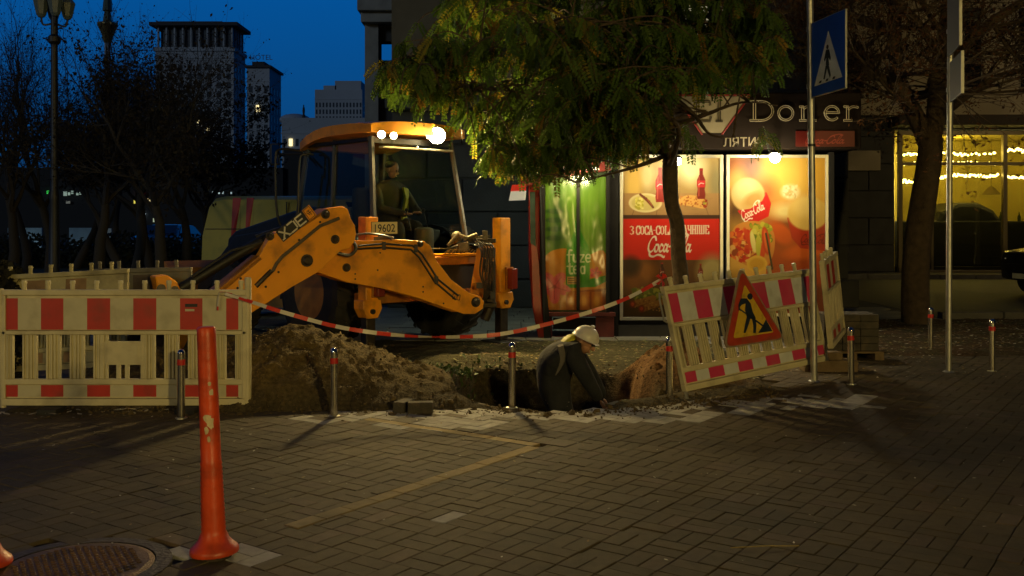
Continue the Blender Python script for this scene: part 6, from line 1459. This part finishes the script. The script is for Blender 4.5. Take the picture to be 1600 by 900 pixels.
# envelope the foliage is allowed to fill (photo outline of the crown, at its own depth)
def allowed(p):
    px = 800+p.x/p.y*F; py = 350-(p.z-H)/p.y*F
    if px < 575 or px > 1222: return False
    low = np.interp(px, [575, 600, 640, 700, 740, 765, 800, 850, 900, 950, 1000, 1040, 1060, 1100, 1130, 1180, 1205, 1215, 1250], [110, 165, 195, 205, 235, 300, 318, 300, 285, 272, 255, 232, 155, 148, 150, 155, 150, 145, 120])
    if py > low: return random.random() < (.03 if px < 1050 else .012)
    if px < 700: 
        hi = np.interp(px, [575, 600, 650, 700], [60, 70, 55, 20])
        if py < hi: return random.random() < .25
    if 1052 < px < 1170 and 158 < py < 205: return random.random() < .22
    return True
m = MB(); twigs = MB(); sprays = []
for L_ in limbs:
    path = catmull([T3(*p) for p in L_], 6); n = len(path); m.tube(path, [max(.006, .036*(1-i/n)) for i in range(n)], 7)
    for i in range(3, n):
        for k in range(3):
            p = path[i]; d = Vector((random.gauss(0, 1), random.gauss(0, 1), random.gauss(-.05, .5))).normalized(); ln = random.uniform(.35, 1.0)
            q = [p, p+d*ln*.4+Vector((0, 0, .04)), p+d*ln*.75, p+d*ln+Vector((0, 0, -.22*ln))]; q = catmull(q, 3); (twigs.tube(q, [.010*(1-j/len(q))+.003 for j in range(len(q))], 4) if allowed(q[-1]) and allowed(q[len(q)//2]) else None)
            for j in range(2, len(q)):
                for _ in range(2): sprays.append((q[j]+Vector((random.gauss(0, .05), random.gauss(0, .05), random.gauss(0, .03))), (q[j]-q[j-1]).normalized()))
m.build('limbs', M_bark, ct, smooth=True, angle=80); twigs.build('twigs', M_bark, ct)
lm = MB(); lc = []
def leaflet(p, d, s_, L, W, col):
    lm.add([p, p+d*L*.5+s_*W*.5, p+d*L, p+d*L*.5-s_*W*.5], [(0, 1, 2, 3)]); lc.extend([(*col, 1)]*4)
def spray(p, d, ln):
    dirn = Vector((d.x*.5+random.gauss(0, .35), d.y*.5+random.gauss(0, .35), -.75+random.gauss(0, .25))).normalized(); side = dirn.cross(Vector((random.gauss(0, 1), random.gauss(0, 1), .2))).normalized()
    rr = random.random(); b_ = random.uniform(.7, 1.25)
    if rr < .82: col = (.062*b_, .112*b_, .012*b_)
    elif rr < .93: col = (.17*b_, .15*b_, .016*b_)
    else: col = (.20*b_, .12*b_, .014*b_)
    n = 11; pos = Vector(p); ln *= 1.45
    for i in range(n):
        pos = pos+dirn*ln/n; dirn = (dirn+Vector((0, 0, -.05))).normalized(); taper = 1-.5*abs(i-n*.4)/n
        for sg in (-1, 1):
            dd = (side*sg+dirn*.55+Vector((random.gauss(0, .12), random.gauss(0, .12), random.gauss(0, .12)))).normalized(); w_ = dd.cross(side.cross(dirn)).normalized()
            leaflet(pos, dd, w_, .055*taper, .024, col)
cnt = 0
def ok(p): return allowed(p) and allowed(p-Vector((0, 0, .22)))
def branchlet(p, d, L):
    """arching side shoot with sprays hanging from it"""
    global cnt
    n = max(4, int(L/.075)); pts = [Vector(p)]; d = Vector(d).normalized()
    for i in range(n): d = (d+Vector((random.gauss(0, .06), random.gauss(0, .06), -.085))).normalized(); pts.append(pts[-1]+d*L/n)
    if not ok(pts[-1]) : return
    twigs.tube(pts, [.007*(1-j/len(pts))+.002 for j in range(len(pts))], 4)
    for i in range(1, n+1):
        if random.random() < .12: continue
        sd = d.cross(Vector((0, 0, 1))).normalized()*(1 if i % 2 else -1)
        q = pts[i]
        if ok(q): spray(q, (sd*.9+d*.6), random.uniform(.13, .25)); cnt += 1
        if random.random() < .45 and ok(q): spray(q, (-sd*.7+d*.8), random.uniform(.12, .2)); cnt += 1
twigs = MB()
for L_ in limbs:
    path = catmull([T3(*p) for p in L_], 6); n = len(path)
    for i in range(4, n):
        out = (path[i]-path[i-2]).normalized()
        for k in range(4):
            ang = random.uniform(-1.9, 1.9); o = Vector((out.x*math.cos(ang)-out.y*math.sin(ang), out.x*math.sin(ang)+out.y*math.cos(ang), random.uniform(-.15, .55)))
            if random.random() < .28 or noise.noise(path[i]*1.1+Vector((k, 0, 0))) < -.22: continue
            branchlet(path[i]+Vector((random.gauss(0, .04), random.gauss(0, .04), random.gauss(0, .04))), o, random.uniform(.35, 1.0))
# secondary shoots higher and between the limbs, kept in clumps
for i in range(620):
    L_ = limbs[random.randrange(len(limbs))]; k = random.randrange(1, len(L_)); p = T3(*L_[k-1]).lerp(T3(*L_[k]), random.random())+Vector((random.gauss(0, .30), random.gauss(0, .4), random.gauss(.02, .26)))
    if noise.noise(p*1.3) < .10 or not ok(p): continue
    branchlet(p, (random.gauss(0, 1), random.gauss(0, .8), random.uniform(-.1, .5)), random.uniform(.3, .7))
for (x0, y0, x1, y1, n) in ((745, 175, 800, 250, 34), (780, 200, 950, 255, 60), (1065, 185, 1090, 215, 2), (1180, 190, 1205, 215, 2), (1020, 60, 1240, 125, 40), (800, 0, 1240, 70, 44), (600, 90, 700, 130, 20)):
    for i in range(n):
        p = at(random.uniform(x0, x1), random.uniform(y0, y1), random.uniform(10.3, 12.2)); dd = (random.gauss(0, 1), random.gauss(0, .8), random.uniform(0, .4))
        if n <= 2: 
            for _ in range(4): spray(p+Vector((random.gauss(0, .05), random.gauss(0, .05), random.gauss(0, .05))), Vector(dd), .22)
        else: branchlet(p, dd, random.uniform(.3, .6))
twigs.build('branchlets', M_bark, ct)
print('sprays', cnt)
lm.build('foliage', M_leaf, ct, cols=lc)

# bare branching trees
def bare_tree(name, label, cat, base, height, seed, spread=1.0, r0=.12, levels=5, leaves=0, leafcol=(.10, .055, .02), group=None, first=None, lsize=.05, nseg=5, up=.25, trunk_h=.28, path0=None, colmat=None):
    rnd = random.Random(seed); r = thing(name, label, cat, base, group=group); tm = MB(); bm_ = MB(); lv = MB(); lc_ = []
    def grow(p, d, L, rad, lev, mb):
        pts = [p]; n = nseg if lev < 2 else 3
        for i in range(n):
            d = (d+Vector((rnd.gauss(0, .16), rnd.gauss(0, .16), rnd.gauss(.03, .08)))).normalized(); pts.append(pts[-1]+d*L/n)
        rads = [rad*(1-.45*i/n) for i in range(n+1)]; mb.tube(pts, rads, 8 if lev == 0 else (5 if lev < 3 else 3), cap=False)
        if lev >= levels:
            for _ in range(leaves):
                q = pts[rnd.randrange(1, n+1)]+Vector((rnd.gauss(0, .05), rnd.gauss(0, .05), rnd.gauss(-.03, .04))); a = Vector((rnd.gauss(0, 1), rnd.gauss(0, 1), rnd.gauss(0, 1))).normalized()*lsize*rnd.uniform(.5, 1.2); b = a.orthogonal().normalized()*a.length*.55; k = rnd.uniform(.6, 1.3)
                lv.add([q-a, q+b, q+a, q-b], [(0, 1, 2, 3)]); lc_.extend([(leafcol[0]*k, leafcol[1]*k, leafcol[2]*k, 1)]*4)
            return
        nb = rnd.choice((3, 4)) if lev < 3 else rnd.choice((2, 3, 4))
        for k in range(nb):
            i = rnd.randrange(max(1, n//2), n+1) if lev else rnd.randrange(n-1, n+1); ang = rnd.random()*6.283; tilt = rnd.uniform(.35, .95)*spread
            o = d.orthogonal().normalized(); o.rotate(Matrix.Rotation(ang, 3, d)); nd = (d*math.cos(tilt)+o*math.sin(tilt)+Vector((0, 0, up*.4))).normalized()
            grow(pts[i], nd, L*rnd.uniform(.6, .82)*(1 if lev else 1.0), rads[i]*rnd.uniform(.5, .72), lev+1, bm_)
        grow(pts[-1], (d+Vector((0, 0, up))).normalized(), L*.78, rads[-1]*.85, lev+1, bm_)
    if path0:
        for st, rd_ in path0: tm.tube(catmull(st, 5), [np.interp(i, [0, (len(st)-1)*5], rd_) for i in range((len(st)-1)*5+1)], 12)
        for st, rd_ in path0[1:] if len(path0) > 1 else path0:
            pts = catmull(st, 5)
            for k in range(7): i = rnd.randrange(len(pts)//4, len(pts)); dd = Vector((rnd.gauss(0, 1), rnd.gauss(0, .7), rnd.uniform(-.2, .8))).normalized(); grow(pts[i], dd, height*rnd.uniform(.12, .22), rd_[1]*.6, 1, bm_)
            grow(pts[-1], (pts[-1]-pts[-3]).normalized(), height*.2, rd_[1]*.9, 1, bm_)
    else: grow(Vector(base), Vector((rnd.gauss(0, .04), 0, 1)).normalized(), height*trunk_h, r0, 0, tm)
    tm.build('trunk', colmat or M_bark, r, smooth=True, angle=80); bm_.build('branches', colmat or M_bark, r)
    if leaves: lv.build('leaves', M_leaf, r, cols=lc_)
    return r
# big forked street tree at right
b0 = gnd(1432, 510); Yb = b0.y; R_ = lambda px, py, dy=0: at(px, py, Yb+dy)
bare_tree('street_tree', 'large forked street tree with brown autumn leaves in front of the lit shopfront', 'tree', b0, 6.0, 5, levels=4, leaves=7, lsize=.035, leafcol=(.13, .06, .022), up=.15,
  path0=[([b0+Vector((0, 0, -.05)), R_(1430, 470), R_(1432, 400), R_(1440, 330), R_(1451, 260), R_(1455, 215)], (.21, .17)),
         ([R_(1453, 235), R_(1435, 190), R_(1415, 150), R_(1402, 110), R_(1398, 40), R_(1400, -60)], (.14, .08)), ([R_(1453, 230), R_(1462, 180), R_(1466, 110), R_(1478, 40), R_(1490, -60)], (.15, .09)),
         ([R_(1412, 145), R_(1370, 118), R_(1330, 118), R_(1290, 95, -.3)], (.08, .04)), ([R_(1466, 120), R_(1520, 60, -.3), R_(1570, 20, -.5), R_(1640, -20, -.6)], (.09, .05)), ([R_(1400, 60), R_(1350, 30, .3), R_(1290, 20, .5)], (.07, .04)), ([R_(1460, 190), R_(1510, 150, .4), R_(1560, 120, .6), R_(1620, 105, .8)], (.07, .04)), ([R_(1470, 90), R_(1430, 30, -.5), R_(1380, -20, -.8)], (.07, .04))])
M_barkd = mat('bark_dark', (.03, .026, .022), rough=.95)
LTR = [(12, 24, 8.0, 1, 'bare twiggy tree at the far left edge of the dark square'), (78, 27, 9.2, 2, 'bare tree behind the lamp post with the cluster of lanterns'), (150, 22, 7.4, 3, 'bare forked tree standing below the gilded column capital'), (213, 25, 8.4, 4, 'bare tree left of the dense dark one, in front of the hotel tower'),
       (262, 21, 6.0, 6, 'dense dark tree with clinging leaves in front of the hotel tower'), (236, 30, 7.6, 10, 'slender bare tree with a thin trunk behind the dense dark one'), (118, 33, 8.4, 8, 'thin bare tree farther back between the lamp post and the column')]
for px, Y, hh, sd, lab in LTR:
    b = at(px, 400, Y); b.z = 0; dense = sd in (6,)
    bare_tree('bare_tree', lab, 'tree', b, hh*(1.25 if sd == 6 else 1.04), sd, levels=5, leaves=4 if dense else (2 if sd in (3, 4, 2) else 1), lsize=.028 if not dense else .05, leafcol=(.035, .028, .018), r0=.16, group='bare trees on the dark square', colmat=M_barkd, spread=.9 if not dense else 1.05, up=.22, trunk_h=.26)
bare_tree('bare_tree', 'dense dark tree with leaves hiding the left half of the hotel tower', 'tree', Vector(((322-800)/F*30, 30, 0)), 7.8, 14, levels=5, leaves=6, lsize=.06, leafcol=(.03, .026, .018), r0=.16, group='bare trees on the dark square', colmat=M_barkd, trunk_h=.24)
bare_tree('bare_tree', 'dark leafy tree in the middle of the dark square left of the van', 'tree', Vector(((195-800)/F*28, 28, 0)), 8.2, 19, levels=5, leaves=6, lsize=.06, leafcol=(.03, .026, .018), r0=.16, group='bare trees on the dark square', colmat=M_barkd, trunk_h=.22)
for px, Y, hh, sd, lab in ((40, 31, 9.0, 41, 'bare tree between the far left one and the lamp post, its trunk behind the hoarding'), (290, 26, 7.6, 43, 'bare tree with dense twigs in front of the middle of the hotel tower'), (182, 35, 10.0, 47, 'tall thin bare tree rising right of the gilded column')):
    b = at(px, 400, Y); b.z = 0
    bare_tree('bare_tree', lab, 'tree', b, hh, sd, levels=5, leaves=3, lsize=.03, leafcol=(.03, .026, .018), r0=.16, group='bare trees on the dark square', colmat=M_barkd, trunk_h=.26)
# hedge mass along the square
m = MB(); random.seed(9); hc = []
for i in range(16000):
    x = random.uniform(-26, -8.5); y = random.uniform(33, 36); z = abs(random.gauss(0, .5))+.1
    if z > 1.15+.4*noise.noise((x*.5, 0, 1)): continue
    a = Vector((random.gauss(0, 1), random.gauss(0, 1), random.gauss(0, 1))).normalized()*.09; b = a.orthogonal().normalized()*.05; q = Vector((x, y, z)); m.add([q-a, q+b, q+a, q-b], [(0, 1, 2, 3)]); hc.extend([(.03, .035, .02, 1)]*4)
o = m.build('hedge', M_leaf, cols=hc); tag(o, 'low dark hedge running across the square behind the left barrier', 'hedge')
# lantern post at left
p = Vector(((85-800)/F*20, 20, 0)); r = thing('street_lantern', 'tall dark lamp post with a cluster of unlit lanterns above the trees at left', 'street lamp', p)
zz = lambda py: H-(py-350)/F*20
m = MB(); m._lathe([(.22, 0), (.20, .3), (.11, .5), (.09, 2.0), (.10, 2.05), (.075, 2.2), (.065, zz(70)), (.12, zz(66)), (.12, zz(58)), (.07, zz(54)), (.06, zz(-30))], p, (0, 0, 1), 12, None); m.build('post', M_mblk, r, smooth=True)
for k in range(4):
    q = .5+k*1.5708; c = p+Vector((math.cos(q)*.24, math.sin(q)*.24, zz(24))); m = MB(); m._lathe([(.06, -.06), (.10, 0), (.15, .22), (.16, .26), (.10, .34), (.02, .42)], c, (0, 0, 1), 8, None); m.build('lantern', mat('lantern_glass', (.10, .13, .14), rough=.3), r)
    m = MB(); m.tube(catmull([p+Vector((0, 0, zz(36))), p+Vector((math.cos(q)*.2, math.sin(q)*.2, zz(40))), c-Vector((0, 0, .05))], 4), .02, 6); m.build('arm', M_mblk, r)
# small clipped bush dark at the left edge
m = MB(); random.seed(2); hc = []; c = at(-32, 425, 9.3)
for i in range(3500):
    v = Vector((random.gauss(0, 1), random.gauss(0, 1), random.gauss(0, 1))).normalized()*random.uniform(.6, 1)**.4; q = Vector((c.x+v.x*.36, c.y+.4+v.y*.36, .55+v.z*.62)); a = Vector((random.gauss(0, 1), random.gauss(0, 1), random.gauss(0, 1))).normalized()*.04; b = a.orthogonal().normalized()*.025
    m.add([q-a, q+b, q+a, q-b], [(0, 1, 2, 3)]); hc.extend([(.018, .018, .012, 1)]*4)
o = m.build('shrub', M_leaf, cols=hc); tag(o, 'round dark shrub cut by the left edge above the end of the upright barrier', 'shrub')

# ================================================================ PEOPLE
def skin_body(name, J, E, mats, parent, sub=2, seatroot=0):
    me = bpy.data.meshes.new(name); off = rootloc(parent); me.from_pydata([tuple(Vector(j[0])-off) for j in J], E, []); me.materials.append(mats)
    o = bpy.data.objects.new(name, me); COL.objects.link(o); o.parent = parent
    s_ = o.modifiers.new('skin', 'SKIN'); s_.use_smooth_shade = True
    lay = me.skin_vertices[0].data if me.skin_vertices else None
    if lay is None:
        bm = bmesh.new(); bm.from_mesh(me); bm.verts.layers.skin.verify(); bm.to_mesh(me); bm.free(); lay = me.skin_vertices[0].data
    for i, j in enumerate(J):
        rr = j[1] if isinstance(j[1], tuple) else (j[1], j[1]); lay[i].radius = rr; lay[i].use_root = (i == seatroot)
    q = o.modifiers.new('sub', 'SUBSURF'); q.levels = sub; q.render_levels = sub; return o
M_coat = mat('dark_coat', (.012, .014, .018), rough=.9, vary=.4, scale=9, bump=1.0, bscale=11); M_skin = mat('skin', (.38, .20, .12), rough=.55); M_hiv = mat('hi_vis', (.50, .46, .03), rough=.6); M_grey = mat('grey_vest', (.12, .11, .10), rough=.8, vary=.3, scale=8)
def head(c, fwd, upv, sc, parent, skinm, hair=None):
    c = Vector(c); f = Vector(fwd).normalized(); u = Vector(upv); u = (u-f*u.dot(f)).normalized(); s_ = f.cross(u); Rm = Matrix((s_, f, u)).transposed()
    m = MB(); 
    def bl(x, y, z, rx, ry, rz, seg=12, ring=8): m.ball(c+Rm @ Vector((x, y, z))*sc, rx*sc, ry*sc, rz*sc, seg, ring, R=Rm)
    bl(0, -.01, .02, .075, .095, .095, 16, 12); bl(0, .022, -.045, .055, .062, .065, 14, 10); bl(0, .10, -.015, .012, .02, .022); bl(0, .088, -.062, .022, .01, .008); bl(.077, -.01, -.01, .012, .022, .032); bl(-.077, -.01, -.01, .012, .022, .032)
    h_ = m.build('head', skinm, parent, smooth=True, angle=80)
    m = MB(); 
    for s2 in (-1, 1): m.ball(c+Rm @ Vector((s2*.03, .083, .012))*sc, .010*sc, seg=8, ring=6)
    m.build('eyes', M_black, h_, smooth=True); return h_, Rm
def hand(wr, d, nrm, sc, mb):
    d = Vector(d).normalized(); n = Vector(nrm); n = (n-d*n.dot(d)).normalized(); s_ = d.cross(n)
    mb.ball(Vector(wr)+d*.045*sc, .040*sc, .048*sc, .017*sc, 10, 7, R=Matrix((s_, d, n)).transposed())
    for k, (o_, L_) in enumerate(((-.028, .065), (-.010, .075), (.010, .07), (.028, .055))):
        b = Vector(wr)+d*.085*sc+s_*o_*sc; mb.tube([b-d*.02*sc, b+d*L_*.5*sc+n*.004*sc, b+d*L_*.85*sc+n*.022*sc], [.0095*sc, .0088*sc, .007*sc], 7)
    b = Vector(wr)+d*.03*sc+s_*-.036*sc; mb.tube([b, b-s_*.022*sc+d*.03*sc, b-s_*.025*sc+d*.058*sc+n*.01*sc], [.012*sc, .011*sc, .008*sc], 7)
# worker in the pit, bent forward to the right
wk = thing('person', 'bending worker in dark coat and white helmet digging inside the pit', 'person', (.42, 9.0, -.75))
hip = Vector((.36, 9.02, .12)); chest = Vector((.46, 8.93, .345)); neck = Vector((.56, 8.90, .44)); hd = Vector((.655, 8.88, .475))
shL = Vector((.52, 8.72, .40)); shR = Vector((.54, 9.10, .40)); elL = Vector((.66, 8.72, .16)); elR = Vector((.72, 9.05, .15)); wrL = Vector((.78, 8.78, -.04)); wrR = Vector((.83, 9.0, -.06))
kL = Vector((.50, 8.86, -.28)); kR = Vector((.46, 9.18, -.28)); aL = Vector((.32, 8.86, -.70)); aR = Vector((.26, 9.16, -.70))
J = [(hip, (.20, .185)), (Vector((.37, 8.98, .24)), (.20, .18)), (chest, (.195, .165)), (neck, (.085, .085)), (hip+Vector((.02, -.10, -.12)), .13), (kL, .095), (aL, .07), (aL+Vector((.16, -.01, -.03)), .045), (hip+Vector((0, .11, -.12)), .13), (kR, .095), (aR, .07), (aR+Vector((.16, .01, -.03)), .045),
     (shL, .095), (elL, .072), (wrL, .050), (shR, .095), (elR, .072), (wrR, .050)]
E = [(0, 1), (1, 2), (2, 3), (0, 4), (4, 5), (5, 6), (6, 7), (0, 8), (8, 9), (9, 10), (10, 11), (2, 12), (12, 13), (13, 14), (2, 15), (15, 16), (16, 17)]
skin_body('body', J, E, M_coat, wk)
head(hd, (.75, -.35, -.55), (.55, -.1, .8), .98, wk, M_skin)
m = MB(); up_ = Vector((.42, -.05, .9)).normalized(); s_ = up_.orthogonal().normalized(); f_ = up_.cross(s_); hc_ = hd+up_*.03+Vector((-.01, 0, 0))
vs = []; fs = []; N_ = 20; RG = 7
for i in range(RG+1):
    t = (math.pi/2)*i/RG
    for k in range(N_): q = 2*math.pi*k/N_; vs.append(hc_+up_*(.115*math.cos(t))+(s_*math.cos(q)+f_*math.sin(q))*(.122*math.sin(t)))
for k in range(N_): q = 2*math.pi*k/N_; vs.append(hc_-up_*.006+(s_*math.cos(q)+f_*math.sin(q))*.138)
for i in range(RG+1):
    for k in range(N_): fs.append((i*N_+k, i*N_+(k+1) % N_, (i+1)*N_+(k+1) % N_, (i+1)*N_+k))
m.add(vs, fs); he = m.build('helmet', mat('helmet_white', (.58, .57, .52), rough=.35), wk, smooth=True, angle=70)
m = MB(); m.tube([hc_+up_*.118-f_*.10*0+s_*.0, hc_+up_*.119+s_*.04], .012, 6); m.build('helmet_ridge', mat('helmet_white', (.7, .7, .66)), he)
m = MB(); m.ball(neck+Vector((-.07, .0, .02)), .10, .13, .05, 14, 8, R=Matrix.Rotation(-.75, 3, 'Y')); m.build('hi_vis_collar', M_hiv, wk, smooth=True)
m = MB(); m.tube(catmull([shL+Vector((-.10, -.03, .06)), chest+Vector((-.02, -.20, -.02)), hip+Vector((.02, -.21, .08))], 5), .03, 6); m.build('reflective_strip', M_grey, wk, smooth=True)
m = MB(); hand(wrL, (.5, .1, -.85), (.6, 0, .3), 1, m); m.build('hand', M_skin, wk, smooth=True, angle=80); m = MB(); hand(wrR, (.4, -.1, -.9), (.6, 0, .3), 1, m); m.build('hand', M_skin, wk, smooth=True, angle=80)
# operator
B0_ = B
def B(l, a, z): return B0_(l+.13, a-.05, z)
op = thing('person', 'seated digger operator in brown jacket and yellow hi-vis vest inside the cab', 'person', B(.05, 1.2, 1.46))
bp = B(.04, 1.2, 1.56); ch_ = B(.0, 1.12, 1.92); nk = B(-.02, 1.05, 2.10); hd2 = B(-.05, .98, 2.22)
J = [(bp, (.17, .15)), (B(.03, 1.18, 1.74), (.17, .14)), (ch_, (.185, .14)), (nk, .07), (B(.16, .98, 1.50), .10), (B(.18, .72, 1.50), .075), (B(.18, .66, 1.15), .055), (B(-.10, .98, 1.50), .10), (B(-.12, .72, 1.50), .075), (B(-.12, .66, 1.15), .055),
     (B(.20, 1.08, 1.96), .075), (B(.27, .92, 1.72), .06), (B(.20, .72, 1.66), .045), (B(-.22, 1.08, 1.96), .075), (B(-.28, .92, 1.72), .06), (B(.02, .74, 1.64), .045)]
E = [(0, 1), (1, 2), (2, 3), (0, 4), (4, 5), (5, 6), (0, 7), (7, 8), (8, 9), (2, 10), (10, 11), (11, 12), (2, 13), (13, 14), (14, 15)]
skin_body('body', J, E, mat('brown_jacket', (.05, .04, .025), rough=.85, vary=.25, scale=8), op)
head(hd2, -ff_*.8+rr_*.35-UZ*.35, (0, 0, 1), .95, op, M_skin)
m = MB(); m.ball(hd2+UZ*.06*.95+ff_*.02, .088, .098, .062, 14, 8); m.build('knit_cap', M_black, op, smooth=True)
m = MB(); m.prism([B(.10, .935, 2.0), B(.19, .95, 1.98), B(.22, .97, 1.80), B(.17, .96, 1.58), B(.07, .94, 1.52), B(.10, .93, 1.70), B(.13, .93, 1.85)], ff_*.05); m.build('hi_vis_panel', M_hiv, op, bevel=.01)
m = MB(); hand(B(.20, .72, 1.66), (-.2, -.6, .1), (0, 0, -1), .95, m); m.build('hand', M_skin, op, smooth=True, angle=80); m = MB(); hand(B(.02, .74, 1.64), (.2, -.6, .1), (0, 0, -1), .95, m); m.build('hand', M_skin, op, smooth=True, angle=80)

B = B0_
# ================================================================ STREET LAMPS, some only added for their light (standing outside the picture, behind and beside us)
def street_lamp(label, p, h, arm, power, tgt, col=SODIUM, rad=.12):
    p = Vector(p); r = thing('street_lamp', label, 'street lamp', p); e = p+Vector((arm[0], arm[1], h))
    m = MB(); m.tube([p, p+Vector((0, 0, .6)), p+Vector((0, 0, h-.3)), p+Vector((arm[0]*.3, arm[1]*.3, h-.02)), e], [.11, .08, .05, .04, .035], 12); m.build('post', M_steel, r, smooth=True)
    m = MB(); m.ball(e+Vector((0, 0, .03)), .32, .18, .09); m.build('lamp_head', M_steel, r, smooth=True)
    m = MB(); m.ball(e-Vector((0, 0, .045)), .2, .12, .03); m.build('lamp_lens', mat('sodium_lens', (1, .7, .3), emit=(1, .6, .2), estr=25), r, smooth=True)
    spot('street_light', e-Vector((0, 0, .15)), power, col, r, kind='SPOT', rad=rad, target=tgt, angle=150, blend=.7)
street_lamp('warm street lamp standing on the right well behind the viewpoint', (9.0, -11, 0), 4.2, (-1.0, .2), 4700, (-1.0, 8.0, .6), col=(1, .72, .22), rad=.4)
street_lamp('warm unseen fill lamp added on the left well behind the viewpoint', (-9.5, -9, 0), 4.6, (1.0, .2), 1500, (2.0, 9.0, 1.6), col=(1, .75, .28), rad=.4)  # added fill light, softens shadows and lifts the crossing sign
street_lamp('unseen street lamp added beyond the right edge to brighten the shop facade', (17.5, 21.5, 0), 5.5, (-.8, .2), 270, (12.0, 29.0, 4.0), col=(1, .70, .30))  # added to lift the dark facade with warm light
# street walls behind and beside us, outside the picture
for nm, x0, x1, y0, y1, hh, lab in (('townhouse', -30, 34, -34, -24, 24, 'long stone street front behind the viewpoint'), ('townhouse', 34, 44, -24, 20, 24, 'stone street front closing the right side beyond the picture')):
    r = thing(nm, lab, 'building', ((x0+x1)/2, (y0+y1)/2, 0)); m = MB(); m.box(x0, x1, y0, y1, 0, hh); m.build('wall', M_stone, r)
    m = MB(); m.box(x0-.2, x1+.2, y0-.2, y1+.2, hh, hh+.5); m.build('cornice', M_stone2, r)
